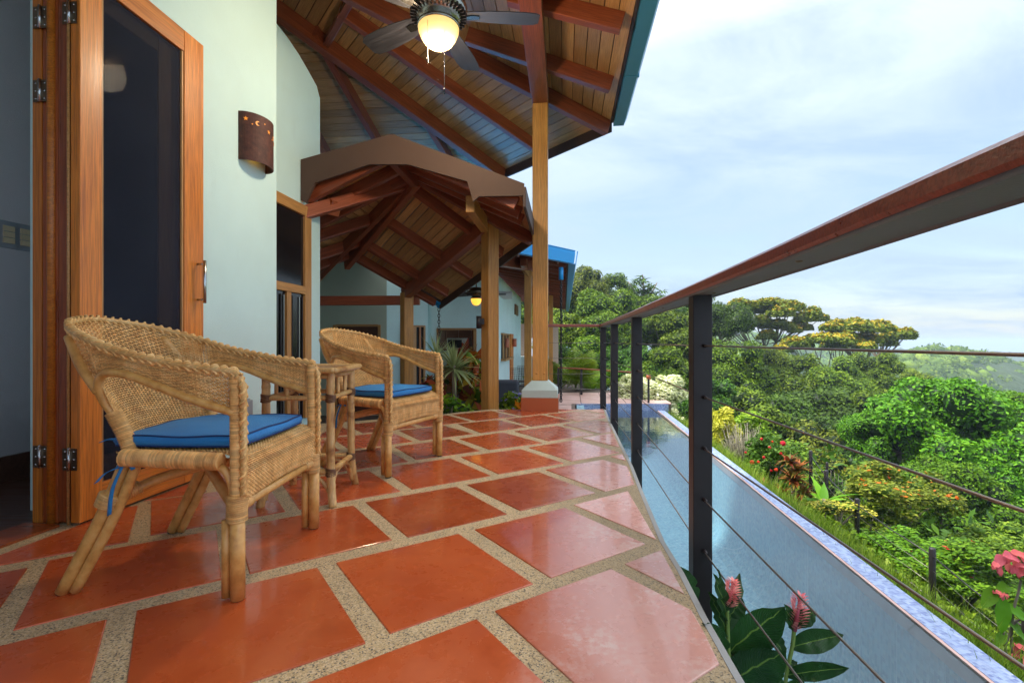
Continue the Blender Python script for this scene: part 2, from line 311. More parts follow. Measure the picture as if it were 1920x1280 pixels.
foliage('leaf_croton', [(0.10,0.16,0.01), (0.35,0.30,0.02), (0.40,0.10,0.02), (0.12,0.02,0.015), (0.40,0.30,0.05)])
foliage('leaf_cordyline', [(0.16,0.03,0.01), (0.32,0.09,0.02), (0.10,0.14,0.02), (0.42,0.22,0.04)])
foliage('leaf_yellow', [(0.28,0.34,0.02), (0.55,0.52,0.04), (0.65,0.62,0.12)])
foliage('leaf_spiky', [(0.22,0.32,0.12), (0.42,0.52,0.24), (0.68,0.72,0.42)])
foliage('flower_red', [(0.55,0.015,0.01), (0.70,0.04,0.02)])
foliage('flower_pink', [(0.60,0.09,0.10), (0.70,0.13,0.14), (0.78,0.25,0.24)])
foliage('ginger_bract', [(0.62,0.10,0.14), (0.72,0.22,0.24), (0.80,0.36,0.34), (0.84,0.50,0.44)])
foliage('flower_orange', [(0.65,0.12,0.01), (0.75,0.30,0.02)])
foliage('flower_blue', [(0.18,0.18,0.50), (0.30,0.30,0.62)])
foliage('grass_blade', [(0.0525,0.0975,0.006), (0.105,0.195,0.009), (0.195,0.285,0.0225), (0.27,0.3,0.06)])
foliage('dry_twig', [(0.20,0.17,0.12), (0.33,0.30,0.23)], trans=0.0)
def _gleaf(t, b):
    p = coords(t, 'UV'); sp = t.nodes.new('ShaderNodeSeparateXYZ'); t.links.new(p, sp.inputs[0])
    # u along the leaf, v across; midrib paler, fine side veins
    d = node(t, 'ShaderNodeMath', {0: node(t, 'ShaderNodeMath', {0: sp.outputs[1], 1: 0.5}, operation='SUBTRACT').outputs[0]}, operation='ABSOLUTE').outputs[0]
    mid = ramp(t, d, [(0.0, (1,)*3), (0.012, (0.9,)*3), (0.03, (0,)*3)])
    vv = node(t, 'ShaderNodeMath', {0: node(t, 'ShaderNodeMath', {0: sp.outputs[0], 1: 26.0}, operation='MULTIPLY').outputs[0], 1: node(t, 'ShaderNodeMath', {0: d, 1: -14.0}, operation='MULTIPLY').outputs[0]}, operation='ADD').outputs[0]
    w = node(t, 'ShaderNodeMath', {0: node(t, 'ShaderNodeMath', {0: vv, 1: 6.2832}, operation='MULTIPLY').outputs[0]}, operation='SINE').outputs[0]
    n = nzt(t, coords(t, 'Object'), 8, 3)
    c = ramp(t, n, [(0.3, (0.012,0.055,0.012)), (0.7, (0.03,0.11,0.022))])
    c = mixc(t, mid, c, (0.20,0.33,0.06)); t.links.new(c, b.inputs['Base Color']); bump(t, b, w, 0.5, 0.002)
    out = t.nodes['Material Output']; tl = node(t, 'ShaderNodeBsdfTranslucent', {'Color': c}); m = t.nodes.new('ShaderNodeMixShader'); m.inputs[0].default_value = 0.25
    t.links.new(b.outputs[0], m.inputs[1]); t.links.new(tl.outputs[0], m.inputs[2]); t.links.new(m.outputs[0], out.inputs[0])
mat('ginger_leaf', rough=0.32, build=_gleaf)
foliage('ginger_core', [(0.62,0.12,0.16), (0.70,0.20,0.22)])
mat('stem_green', (0.16,0.24,0.05), 0.5)
def _bark(t, b):
    n = nzt(t, wpos(t, (6,6,1.2)), 2, 5, 0.65); t.links.new(ramp(t, n, [(0.3, (0.09,0.07,0.05)), (0.7, (0.26,0.22,0.17))]), b.inputs['Base Color']); bump(t, b, n, 0.5, 0.03)
mat('bark', rough=0.9, build=_bark)
def _soil(t, b):
    n = nzt(t, wpos(t), 1.2, 6, 0.65); t.links.new(ramp(t, n, [(0.3, (0.022,0.035,0.010)), (0.6, (0.05,0.07,0.018)), (0.8, (0.09,0.08,0.035))]), b.inputs['Base Color']); bump(t, b, n, 0.8, 0.1)
mat('soil_ground', rough=0.95, build=_soil)
def _hill(t, b):
    p = wpos(t); n = nzt(t, p, 0.10, 6, 0.7); v = node(t, 'ShaderNodeTexVoronoi', {'Vector': p, 'Scale': 0.16})
    c = ramp(t, n, [(0.3, (0.012,0.028,0.008)), (0.5, (0.025,0.05,0.012)), (0.72, (0.05,0.08,0.025))]); t.links.new(c, b.inputs['Base Color']); bump(t, b, n, 1.0, 2.0)
mat('hill_forest', rough=0.95, build=_hill)
mat('sea_water', (0.25,0.34,0.42), 0.35)
def _pinktile(t, b):
    n = nzt(t, wpos(t), 3, 5); t.links.new(ramp(t, n, [(0.3, (0.40,0.24,0.20)), (0.7, (0.54,0.37,0.33))]), b.inputs['Base Color'])
mat('terrace_tile', rough=0.5, build=_pinktile)
# ------------------------------------------------------------------ object helpers
def meta(o, label=None, cat=None, group=None, kind=None):
    if label: o['label'] = label
    if cat: o['category'] = cat
    if group: o['group'] = group
    if kind: o['kind'] = kind
    return o
def root(name, loc, label, cat, group=None, rotz=0):
    o = bpy.data.objects.new(name, None); C.objects.link(o); o.location = loc; o.rotation_euler = (0, 0, rotz); o.empty_display_size = 0.1
    o['_w'] = 1; del o['_w']
    return meta(o, label, cat, group)
def wm(o):
    m = Matrix.LocRotScale(o.location, o.rotation_euler, o.scale)
    return wm(o.parent) @ m if o.parent else m
def attach(o, parent):
    """o holds world placement; hang it under parent without moving it"""
    if parent is not None:
        M = wm(o); o.parent = parent; L = wm(parent).inverted() @ M
        l, r, s = L.decompose(); o.location = l; o.rotation_euler = r.to_euler(); o.scale = s
    return o
def newobj(name, me, m=None, parent=None, loc=(0,0,0), rot=(0,0,0), world=False):
    o = bpy.data.objects.new(name, me); C.objects.link(o); o.location = loc; o.rotation_euler = rot
    if m is not None and len(me.materials) == 0:
        for x in (m if isinstance(m, (list, tuple)) else [m]): me.materials.append(MAT[x])
    if world: attach(o, parent)
    elif parent is not None: o.parent = parent
    return o
def npmesh(name, V, Q=None, T=None, mi=None, smooth=False, uv=None):
    me = bpy.data.meshes.new(name); V = np.asarray(V, dtype=np.float32)
    nq = 0 if Q is None else len(Q); ntr = 0 if T is None else len(T)
    me.vertices.add(len(V)); me.vertices.foreach_set('co', V.ravel())
    loops = []
    if nq: loops.append(np.asarray(Q, dtype=np.int32).ravel())
    if ntr: loops.append(np.asarray(T, dtype=np.int32).ravel())
    L = np.concatenate(loops); me.loops.add(len(L)); me.loops.foreach_set('vertex_index', L)
    st = np.concatenate([np.arange(nq)*4, nq*4+np.arange(ntr)*3]).astype(np.int32)
    me.polygons.add(nq+ntr); me.polygons.foreach_set('loop_start', st)
    if mi is not None: me.polygons.foreach_set('material_index', np.asarray(mi, dtype=np.int32))
    if smooth: me.polygons.foreach_set('use_smooth', np.ones(nq+ntr, dtype=bool))
    if uv is not None:
        ul = me.uv_layers.new(name='UVMap'); ul.data.foreach_set('uv', np.asarray(uv, dtype=np.float32)[L].ravel())
    me.update(calc_edges=True); me.validate(); return me
class MB:
    def __init__(s): s.v = []; s.f = []; s.sm = []
    def add(s, vs, fs, smooth=False):
        n = len(s.v); s.v += [tuple(v) for v in vs]; s.f += [tuple(i+n for i in f) for f in fs]; s.sm += [smooth]*len(fs)
    def box(s, c, d, M=None):
        x, y, z = (q/2 for q in d); P = [Vector((sx*x, sy*y, sz*z)) for sx in (-1,1) for sy in (-1,1) for sz in (-1,1)]
        if M is not None: P = [M @ p for p in P]
        P = [p+Vector(c) for p in P]
        s.add(P, [(0,1,3,2), (4,6,7,5), (0,4,5,1), (2,3,7,6), (0,2,6,4), (1,5,7,3)])
    def hexa(s, P): s.add(P, [(3,2,1,0), (4,5,6,7), (0,1,5,4), (1,2,6,5), (2,3,7,6), (3,0,4,7)])
    def prism(s, poly, h0, h1):
        """poly: list of (x,y); vertical prism between h0 and h1"""
        n = len(poly); s.add([(x, y, h0) for x, y in poly]+[(x, y, h1) for x, y in poly],
            [tuple(range(n-1, -1, -1)), tuple(range(n, 2*n))]+[(i, (i+1) % n, n+(i+1) % n, n+i) for i in range(n)])
    def slab(s, pts, off):
        n = len(pts); s.add(list(pts)+[Vector(p)+Vector(off) for p in pts], [tuple(range(n-1, -1, -1)), tuple(range(n, 2*n))]+[(i, (i+1) % n, n+(i+1) % n, n+i) for i in range(n)])
    def tube(s, pts, r, n=8, cap=True, ref=None):
        pts = [Vector(p) for p in pts]; R = r if isinstance(r, (list, tuple)) else [r]*len(pts); V = []; 
        t0 = (pts[1]-pts[0]).normalized(); u = t0.orthogonal().normalized() if ref is None else (Vector(ref)-t0*t0.dot(Vector(ref))).normalized()
        for i, p in enumerate(pts):
            t = (pts[min(i+1, len(pts)-1)]-pts[max(i-1, 0)]).normalized(); u = (u-t*u.dot(t)).normalized(); w = t.cross(u)
            for k in range(n):
                a = 2*math.pi*k/n; V.append(p+(u*math.cos(a)+w*math.sin(a))*R[i])
        Fs = [(i*n+k, i*n+(k+1) % n, (i+1)*n+(k+1) % n, (i+1)*n+k) for i in range(len(pts)-1) for k in range(n)]
        if cap: Fs += [tuple(range(n-1, -1, -1)), tuple(range((len(pts)-1)*n, len(pts)*n))]
        s.add(V, Fs, True)
    def lathe(s, prof, c=(0,0,0), n=20, M=None):
        V = []
        for r, z in prof:
            for k in range(n):
                a = 2*math.pi*k/n; p = Vector((r*math.cos(a), r*math.sin(a), z)); V.append((M @ p if M is not None else p)+Vector(c))
        Fs = [(i*n+k, i*n+(k+1) % n, (i+1)*n+(k+1) % n, (i+1)*n+k) for i in range(len(prof)-1) for k in range(n)]
        s.add(V, Fs, True)
    def mesh(s, name='mesh'):
        me = bpy.data.meshes.new(name); me.from_pydata(s.v, [], s.f); me.polygons.foreach_set('use_smooth', s.sm); me.update(); return me
    def build(s, name, m, parent=None, loc=(0,0,0), world=True):
        o = newobj(name, s.mesh(name), m, None, loc)
        return attach(o, parent) if world else (setattr(o, 'parent', parent) or o)
def sharp(o, deg=40):
    return o
def bevel(o, w=0.004, seg=2):
    md = o.modifiers.new('bevel', 'BEVEL'); md.width = w; md.segments = seg; md.limit_method = 'ANGLE'; md.angle_limit = math.radians(35); return o
def beam(name, p0, p1, w, d, m, parent=None, top=False, bev=0.006, up=Vector((0,0,1))):
    """squared timber from p0 to p1, its length on local X so that the grain follows it; d is measured along 'up'"""
    p0, p1 = Vector(p0), Vector(p1); x = (p1-p0).normalized(); y = up.cross(x).normalized(); z = x.cross(y)
    L = (p1-p0).length; c = (p0+p1)/2
    if top: c = c - z*d/2
    b = MB(); b.box((0,0,0), (L, w, d)); me = b.mesh(name)
    M = Matrix((x, y, z)).transposed().to_4x4(); M.translation = c
    o = bpy.data.objects.new(name, me); C.objects.link(o); me.materials.append(MAT[m])
    l, r, s_ = M.decompose(); o.location = l; o.rotation_euler = r.to_euler()
    if bev: bevel(o, bev)
    return attach(o, parent)
def struct(o): o['kind'] = 'structure'; return o
def copytree(o, parent=None):
    c = o.copy(); C.objects.link(c); c.parent = parent
    for ch in list(o.children): copytree(ch, c)
    return c
def clip(poly, p, n):
    """keep the part of polygon on the side where (q-p).n >= 0"""
    out = []
    for i in range(len(poly)):
        a, b = poly[i], poly[(i+1) % len(poly)]; da, db = (a-p).dot(n), (b-p).dot(n)
        if da >= 0: out.append(a)
        if da*db < 0: out.append(a+(b-a)*(da/(da-db)))
    return out
def smoothpts(P, n=6):
    P = [Vector(p) for p in P]; out = []
    for i in range(len(P)-1):
        a, b, c, d = P[max(i-1,0)], P[i], P[i+1], P[min(i+2,len(P)-1)]
        for k in range(n):
            t = k/n; out.append(0.5*((2*b)+(c-a)*t+(2*a-5*b+4*c-d)*t*t+(3*b-a-3*c+d)*t**3))
    out.append(P[-1]); return out
# ================================================================== GROUND, DECK AND POOL
edge_pts = [(0.50,-3.2), (0.50,0.0), (0.515,0.9), (0.529,1.16), (0.547,1.40), (0.577,1.674), (0.592,1.93), (0.684,2.60), (0.759,3.103), (0.829,3.692), (0.90,4.26), (0.985,4.966), (1.085,5.66)]
back_pts = [(0.575,5.67), (0.156,5.67), (-0.25,5.655), (-0.602,5.43), (-0.79,5.25), (-1.79,4.72), (-2.9,4.2)]
deck_poly = edge_pts+back_pts+[(-2.9,3.0), (-2.02,3.0), (-2.30,0.0), (-2.6,-3.2)]
b = MB(); b.prism(deck_poly, -0.22, 0.0); deck = b.build('deck', 'pebble_grout'); struct(deck)
# smooth concrete lip running along the free edge
lip = MB(); E3 = [Vector((x, y, 0)) for x, y in edge_pts]
for i in range(len(E3)-1):
    a, c = E3[i], E3[i+1]; t = (c-a).normalized(); n = Vector((t.y, -t.x, 0)); a2 = c
    lip.hexa([a+n*0.0+Vector((0,0,-0.24)), c+Vector((0,0,-0.24)), c+n*0.022+Vector((0,0,-0.24)), a+n*0.022+Vector((0,0,-0.24)), a+Vector((0,0,0.0015)), c+Vector((0,0,0.0015)), c+n*0.022+Vector((0,0,-0.004)), a+n*0.022+Vector((0,0,-0.004))])
lip.build('concrete_edge', 'concrete', deck)
TH = math.radians(55.61); TA = Vector((math.sin(TH), math.cos(TH), 0)); TB = Vector((-math.cos(TH), math.sin(TH), 0))
US = [0.19103508, -0.10818616, -0.38564368, -0.11431824, 0.16790903, 0.44611144, 0.72549379]; VS = [0.69316579, 1.2728244, 1.85858547, 2.4463664, 3.02650461, 3.61108514, 4.18598459]
PU, SU, SV = 0.56668682, 0.49847107, 0.50749855
meas = {
(0,0):dict(b=(893.75,1161.25)), (0,1):dict(a=(927.5,1146),b=(1146,1067.5)), (0,2):dict(a=(1171,1057.5)),
(1,0):dict(a=(256,1146),b=(595,1065),c=(686,1206)), (1,1):dict(a=(630,1055.5),b=(860,1001),c=(1000,1095),d=(731,1188)),
(1,2):dict(a=(889.9,993.2),b=(1058.7,952.3),c=(1210,1020),d=(1032.5,1083.75)), (1,3):dict(a=(1075.6,946.8)), (1,-1):dict(b=(201,1162)),
(2,0):dict(a=(91,1051),b=(406,994),d=(24,1182.5)), (2,1):dict(d=(468,1076),b=(662.5,948),c=(735,1012.5)),
(2,2):dict(a=(685,941.75),b=(856,912.5),c=(951,963.75),d=(765,1007.5)), (2,3):dict(a=(876,909.4),b=(1009,885),c=(1116,924.4),d=(976,957.8)), (2,4):dict(a=(1023,880.7),b=(1129,862),d=(1134.7,921.6)),
(3,1):dict(a=(526,903.4),b=(691,882.5),c=(751,921),d=(561,955)), (3,0):dict(c=(535,959),a=(283.4,939.5),d=(282,1004)),
(3,2):dict(a=(713,878),b=(845,859.5),c=(920,892),d=(772.5,917.5)), (3,3):dict(a=(864.5,857.2),b=(975,842),c=(1057,868.5),d=(935,888.75)), (3,4):dict(a=(991,839),b=(1079,825),c=(1162,848.4),d=(1072,864.75)),
(4,2):dict(a=(740,837.5),b=(843.4,823.4),c=(899.7,845.3),d=(780,861.7)), (4,3):dict(a=(862,823),b=(943.4,811),c=(1016.5,830.6),d=(919,843.2)), (4,4):dict(a=(965,808.5),b=(1044.7,798.4),c=(1114,814.7),d=(1028.75,826.9)), (4,5):dict(a=(1056,796.5),b=(1117,787.5),d=(1126,812.8)),
(5,2):dict(a=(748,807.5),b=(831,797.7),c=(887,813.3),d=(788,825.8)), (5,3):dict(a=(859,795),b=(934,787.5),c=(987.5,800.6),d=(902,811.9)), (5,4):dict(a=(948,785.6),b=(1015.6,778),c=(1073.75,789.75),d=(996.9,799.7)), (5,5):dict(a=(1026.9,777),b=(1093,770.6),d=(1083,790))}
def inset_edges():
    cl = []
    P = [Vector((x, y, 0)) for x, y in edge_pts]
    return P
random.seed(5)
border_p = G(0, 1041.5); border_n = Vector((0.9941, -0.1083, 0))       # stone border along the threshold
for r in range(-5, 9):
    u0 = US[r] if 0 <= r < 7 else (US[0]+(0.29 if r % 2 else 0.0) if r < 0 else US[6]+0.28*(r-6)); v0 = VS[r] if 0 <= r < 7 else (VS[0]+r*0.583 if r < 0 else VS[6]+(r-6)*0.583)
    for c in range(-8, 12):
        ideal = {}
        for k in 'abcd': ideal[k] = TA*(u0+c*PU+(SU if k in 'bc' else 0))+TB*(v0+(SV if k in 'ab' else 0))
        mk = meas.get((r, c), {})
        if mk:
            off = Vector((0,0,0))
            for k, (x, y) in mk.items(): off += (G(x, y)-ideal[k])/len(mk)
            for k in 'abcd': ideal[k] = G(*mk[k]) if k in mk else ideal[k]+off
        poly = [ideal[k] for k in 'dcba']
        # clip to the deck: free edge (piecewise), far edge, border by the house
        for (q0, q1) in zip(edge_pts[:-1], edge_pts[1:]):
            a, bb = Vector((*q0, 0)), Vector((*q1, 0)); t = (bb-a).normalized(); n = Vector((-t.y, t.x, 0))
            if poly and any((q-a).dot(n) < 0.012 and -0.9 < (q-a).dot(t) < (bb-a).length+0.9 for q in poly):
                cy = sum(q.y for q in poly)/len(poly)
                if min(q.y for q in poly) < bb.y and max(q.y for q in poly) > a.y: poly = clip(poly, a+n*0.010, n)
        if len(poly) < 3: continue
        for (q0, q1) in ((back_pts[0], back_pts[2]), (back_pts[2], back_pts[4]), (back_pts[4], back_pts[5])):
            a, bb = Vector((*q0, 0)), Vector((*q1, 0)); t = (bb-a).normalized(); n = Vector((-t.y, t.x, 0))
            poly = clip(poly, a+n*0.02, n)
            if len(poly) < 3: break
        if len(poly) < 3: continue
        poly = clip(poly, border_p, border_n)
        if len(poly) < 3: continue
        poly = clip(poly, Vector((0,-2.6,0)), Vector((0,1,0)))
        if len(poly) < 3: continue
        ar = abs(sum(poly[i].x*poly[(i+1) % len(poly)].y-poly[(i+1) % len(poly)].x*poly[i].y for i in range(len(poly))))/2
        if ar < 0.004: continue
        cen = sum(poly, Vector((0,0,0)))/len(poly)
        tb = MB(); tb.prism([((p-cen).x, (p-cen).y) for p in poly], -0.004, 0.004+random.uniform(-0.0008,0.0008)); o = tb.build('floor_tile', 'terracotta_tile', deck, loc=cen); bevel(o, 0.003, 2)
# deck support wall under the free edge, seen between the plants
b = MB(); b.prism([(x-0.25, y) for x, y in edge_pts]+[(-2.9, 5.0), (-2.9, -3.2)], -3.2, -0.22); struct(b.build('foundation_wall', 'aqua_wall'))
# ---- pool
ZW = -1.09; SL = 0.127
def pe(x0, y): return x0+SL*(y-2.7)
PL, PI_, PO = 0.64, 2.665, 2.83          # left wall, inner rim edge and outer rim edge at y=2.7
Y0, Y1 = -5.0, 13.1
b = MB(); b.prism([(pe(PL,Y0),Y0), (pe(PI_,Y0),Y0), (pe(PI_,Y1),Y1), (pe(PL,Y1),Y1)], ZW-1.35, ZW-1.25); pool = b.build('pool_basin', 'pool_mosaic'); struct(pool)
b = MB()
# curved inner side up to the rim
for i in range(6):
    a0, a1 = i/6*math.pi/2, (i+1)/6*math.pi/2; rr = 0.45
    def pr(a): return (PI_-rr+rr*math.sin(a), ZW-1.25+rr-rr*math.cos(a))
    (x0, z0), (x1, z1) = pr(a0), pr(a1)
    b.add([(pe(x0,Y0),Y0,z0+0.002), (pe(x0,Y1),Y1,z0+0.002), (pe(x1,Y1),Y1,z1+0.002), (pe(x1,Y0),Y0,z1+0.002)], [(0,1,2,3)], True)
b.add([(pe(PI_,Y0),Y0,ZW-0.80), (pe(PI_,Y1),Y1,ZW-0.80), (pe(PI_,Y1),Y1,ZW+0.0), (pe(PI_,Y0),Y0,ZW+0.0)], [(0,1,2,3)])
b.prism([(pe(PL,Y0)-0.2,Y0), (pe(PL,Y0),Y0), (pe(PL,Y1),Y1), (pe(PL,Y1)-0.2,Y1)], ZW-1.35, ZW+0.15)
b.build('pool_side', 'pool_mosaic', pool)
b = MB(); b.prism([(pe(PL,Y1)-0.2,Y1), (pe(PO,Y1)+0.12,Y1), (pe(PO,Y1+0.3)+0.12,Y1+0.3), (pe(PL,Y1)-0.2,Y1+0.3)], ZW-1.35, -0.905); b.build('far_pool_wall', 'rim_mosaic', pool)
b = MB(); b.prism([(pe(PI_,Y0)+0.004,Y0), (pe(PO,Y0),Y0), (pe(PO,Y1),Y1-0.003), (pe(PI_,Y1)+0.004,Y1-0.003)], -3.4, ZW+0.012); b.build('infinity_rim', 'rim_mosaic', pool)
b = MB(); b.prism([(pe(PI_,Y0)-0.02,Y0), (pe(PI_,Y0)+0.003,Y0), (pe(PI_,Y1)+0.003,Y1-0.004), (pe(PI_,Y1)-0.02,Y1-0.004)], ZW-0.1, ZW+0.010); b.build('rim_edging', 'terrace_tile', pool)
b = MB(); b.add([(pe(PL,Y0),Y0,ZW), (pe(PI_,Y0)-0.01,Y0,ZW), (pe(PI_,Y1)-0.01,Y1-0.002,ZW), (pe(PL,Y1),Y1-0.002,ZW)], [(0,1,2,3)]); struct(b.build('water', 'pool_water'))
for (px, py) in ((1357, 1008), (1276, 892)):
    q = G(px, py, ZW-1.2); b = MB(); b.lathe([(0.001,0.03), (0.11,0.03), (0.13,0.0)], q, 18); b.build('pool_light', 'cream_plastic', pool)
# planting bed between deck and pool, where the gingers stand
b = MB(); b.prism([(0.28,-1.5), (1.12,-1.5), (1.25,2.15), (0.5,2.25)], -1.7, -0.98); struct(b.build('planting_bed', 'soil_ground'))
# ---- lower terrace
ZT = -0.9
terr_poly = [(-9,4.3), (-3.0,4.4), (-0.7,5.6), (1.0,5.9), (pe(PL,6.0)-0.2,6.0), (pe(PL,Y1)-0.2,Y1), (pe(PO,Y1)+0.3,Y1+0.302), (4.75,15.9), (3.2,17.0), (2.5,30.0), (-9,30.0)]
terr_poly = [(-9,4.3), (-3.0,4.4), (-0.7,5.6), (0.85,5.8), (pe(PL,6.0)-0.205,6.0), (pe(PL,Y1)-0.205,Y1+0.305), (pe(PO,Y1)+0.3,Y1+0.305), (4.75,15.9), (3.2,17.0), (2.5,30.0), (-9,30.0)]
b = MB(); b.prism(terr_poly, -3.0, ZT-0.01); terrace = b.build('terrace', 'dark_joint'); struct(terrace)
for j in range(7):
    y = 13.12+j*0.40
    for i in range(11):
        x = -1.5+i*0.62+SL*(y-13.1)
        if x+0.6 > 4.75 or (y < 13.4 and x > 1.3 and False): continue
        tb = MB(); tb.box((0,0,0), (0.592, 0.375, 0.02)); o = tb.build('terrace_tile', 'terrace_tile', terrace, loc=(x, y+0.2, ZT-0.004)); o.rotation_euler = (0,0,-SL)
for j in range(6):
    y = 10.7+j*0.40
    for i in range(4):
        x = pe(PL,y)-0.3-0.62*(i+1)+0.31
        tb = MB(); tb.box((0,0,0), (0.592, 0.375, 0.02)); o = tb.build('terrace_tile', 'terrace_tile', terrace, loc=(x, y+0.2, ZT-0.004)); o.rotation_euler = (0,0,-SL)
# ---- terrain
def terr(x, y):
    s = x-(2.83+SL*(y-2.7)); far = max(0.0, y-16.0)
    z = -1.55
    if s > 0: z = -1.55-0.55*min(s, 9)-0.25*max(0, min(s-9, 30))
    z -= 0.12*min(far, 60)*(1 if s < 4 else 0.5)
    if s < 0 and y < 17: z = -2.75
    z += 0.35*noise.noise(Vector((x*0.25, y*0.25, 0)))*(1 if s > 1.2 else 0)
    d = math.hypot(x, y); z -= 0.18*max(0, d-60)
    return max(z, -75)
def gridcoords(a, b_, dense, n):
    return None
xs = list(np.arange(-60, 2, 4.0))+list(np.arange(2, 16, 0.5))+list(np.arange(16, 60, 2.5))+list(np.arange(60, 500, 22.0))
ys = list(np.arange(-40, -4, 6.0))+list(np.arange(-4, 20, 0.6))+list(np.arange(20, 70, 2.5))+list(np.arange(70, 520, 22.0))
V = [(x, y, terr(x, y)) for y in ys for x in xs]; nx = len(xs)
Q = [(j*nx+i, j*nx+i+1, (j+1)*nx+i+1, (j+1)*nx+i) for j in range(len(ys)-1) for i in range(nx-1)]
g = newobj('ground', npmesh('ground', V, Q, smooth=True), 'soil_ground'); struct(g)
b = MB(); b.add([(-9100,-2100,-74), (9100,-2100,-74), (9100,9600,-74), (-9100,9600,-74)], [(0,1,2,3)]); struct(b.build('sea', 'sea_water'))
# ================================================================== HOUSE WALLS
def wall_on(name, p0, p1, z0, z1, th, m, parent=None, side=-1):
    """wall whose visible face runs p0->p1 (x,y); thickness goes to its 'side'"""
    p0, p1 = Vector((*p0, 0)), Vector((*p1, 0)); t = (p1-p0).normalized(); n = Vector((-t.y, t.x, 0))*side*-1
    b = MB(); q = [p0, p1, p1+n*th, p0+n*th]; b.hexa([v+Vector((0,0,z0)) for v in q]+[v+Vector((0,0,z1)) for v in q]); return b.build(name, m, parent)
def axp(p, d): return (p[0]+AX.x*d, p[1]+AX.y*d)
house = root('house', (-3, 3, 0), 'pale aqua stucco house wall behind the rattan chairs, with brown boards and open folding doors', 'house')
w1e = (-1.83, 3.74); w1s = axp(w1e, -1.52)
b = MB(); q = [Vector((*w1s,0)), Vector((*w1e,0)), Vector((*w1e,0))-AP*0.9, Vector((*w1s,0))-AP*0.28]
b.hexa([v+Vector((0,0,-0.2)) for v in q]+[v+Vector((0,0,5.2)) for v in q]); o = b.build('wall', 'aqua_wall', house); bevel(o, 0.012)
w2e = (-2.02, 5.05); w2v = Vector((*w2e, 0))
q = [onplane(x, y, w2v, AP) for x, y in ((519,45),(540,72),(562,105),(582,140),(594,162),(599,182))]
q = [w2v-AX*1.25+Vector((0,0,3.5))]+q+[Vector((w2v.x, w2v.y, q[-1].z)), w2v+Vector((0,0,-2.5)), w2v-AX*1.25+Vector((0,0,-2.5))]
b = MB(); b.slab(q, -AP*0.35); b.build('wall', 'aqua_wall', house)
# living room behind the open folding doors
rm = root('living_room', (-3, 2, 0), 'dim grey room seen through the open doorway at the left edge', 'room')
ra, rb = (-3.45, -2.5), axp((-3.45, -2.5), 6.0)
wall_on('wall', ra, rb, 0.0, 3.2, 0.2, 'room_wall', rm, side=-1)
bsb = wall_on('baseboard', (ra[0]+0.02, ra[1]), (rb[0]+0.02, rb[1]), 0.004, 0.15, 0.02, 'floor_wood', rm, side=-1)
b = MB(); b.prism([(-6,-2.5), (-2.16,-2.5), axp((-2.005,1.86-0.4),0), (-1.985,2.06), (-2.25,2.3), (-2.25,3.5), (-6,3.5)], -0.2, 0.006); o = b.build('floor', 'floor_wood', rm)
b = MB(); b.prism([(-6,-2.5), (-2.55,-2.5), (-2.22,2.1), (-2.25,2.3), (-2.25,3.5), (-6,3.5)], 3.0, 3.15); b.build('ceiling', 'room_wall', rm)
wall_on('wall', (-6, 3.4), (-2.6, 3.4), 0, 3.2, 0.2, 'room_wall', rm, side=-1)
wall_on('wall', (-2.6, -2.5), (-6, -2.5), 0, 3.2, 0.2, 'room_wall', rm, side=-1)
for k, (px, py) in enumerate(((14, 440), (46, 446))):
    n = AP; pt = onplane(px, py, Vector((*ra, 0)), AP)
    sp = root('light_switch', pt, ['grey three-button switch plate nearest the left edge of the photo', 'grey three-button switch plate beside the door jamb, the right one of two'][k], 'light switch', 'switch plates on the room wall')
    ay = math.atan2(AX.y, AX.x)
    M = Matrix.Rotation(ay, 3, 'Z')
    b = MB(); b.box((0,0,0), (0.115, 0.012, 0.155), M.to_4x4()); bevel(b.build('cover_plate', 'grey_plastic', sp, loc=pt), 0.003)
    for j in (-1, 0, 1):
        b = MB(); b.box((0,0,0), (0.055, 0.008, 0.030), M.to_4x4()); b.build('button', 'cream_plastic', sp, loc=pt+AP*0.010+Vector((0,0,j*0.034)))
# threshold board
b = MB(); s0 = Vector((-2.24, 0, 0)); q = [G(0,1028)-AX*3, G(0,1028)+AX*0.22]; 
b.hexa([q[0]-AP*0.16+Vector((0,0,-0.02)), q[1]-AP*0.16+Vector((0,0,-0.02)), q[1]+Vector((0,0,-0.02)), q[0]+Vector((0,0,-0.02)), q[0]-AP*0.16+Vector((0,0,0.014)), q[1]-AP*0.16+Vector((0,0,0.014)), q[1]+Vector((0,0,0.010)), q[0]+Vector((0,0,0.010))])
b.build('threshold', 'door_wood_dark', rm)
# ---- folding door
fd = root('folding_door', (-1.9, 2.1, 0), 'orange wooden folding glass door folded open against the aqua wall, with steel hinges', 'door')
DL = Vector((-1.873, 2.081, 0)); DT = Vector((0.0893, 0.996, 0)).normalized(); DN = Vector((DT.y, -DT.x, 0))      # DN points to the porch
ZB, ZTp = 0.012, 2.53
def dbox(name, u0, u1, z0, z1, d0, d1, m, bev=0.003, lab=None):
    """on the leaf: u along it, d depth behind the face"""
    L_, H_ = u1-u0, z1-z0
    c = DL+DT*((u0+u1)/2)-DN*((d0+d1)/2)+Vector((0,0,(z0+z1)/2))
    if H_ > L_: o = beam(name, c-Vector((0,0,H_/2)), c+Vector((0,0,H_/2)), L_, d1-d0, m, fd, bev=bev, up=DN)
    else: o = beam(name, c-DT*(L_/2), c+DT*(L_/2), d1-d0, H_, m, fd, bev=bev)
    if lab: o['label'] = lab
    return o
LW = 0.735
def upos(px):       # distance along leaf of a photo column
    r = (px-960)/F; return (DL.x-r*DL.y)/(r*DT.y-DT.x)
u1, u2 = upos(192), upos(346)
dbox('stile', 0.0, u1, ZB, ZTp, 0, 0.045, 'door_wood'); dbox('stile', u2, LW, ZB, ZTp, 0, 0.045, 'door_wood')
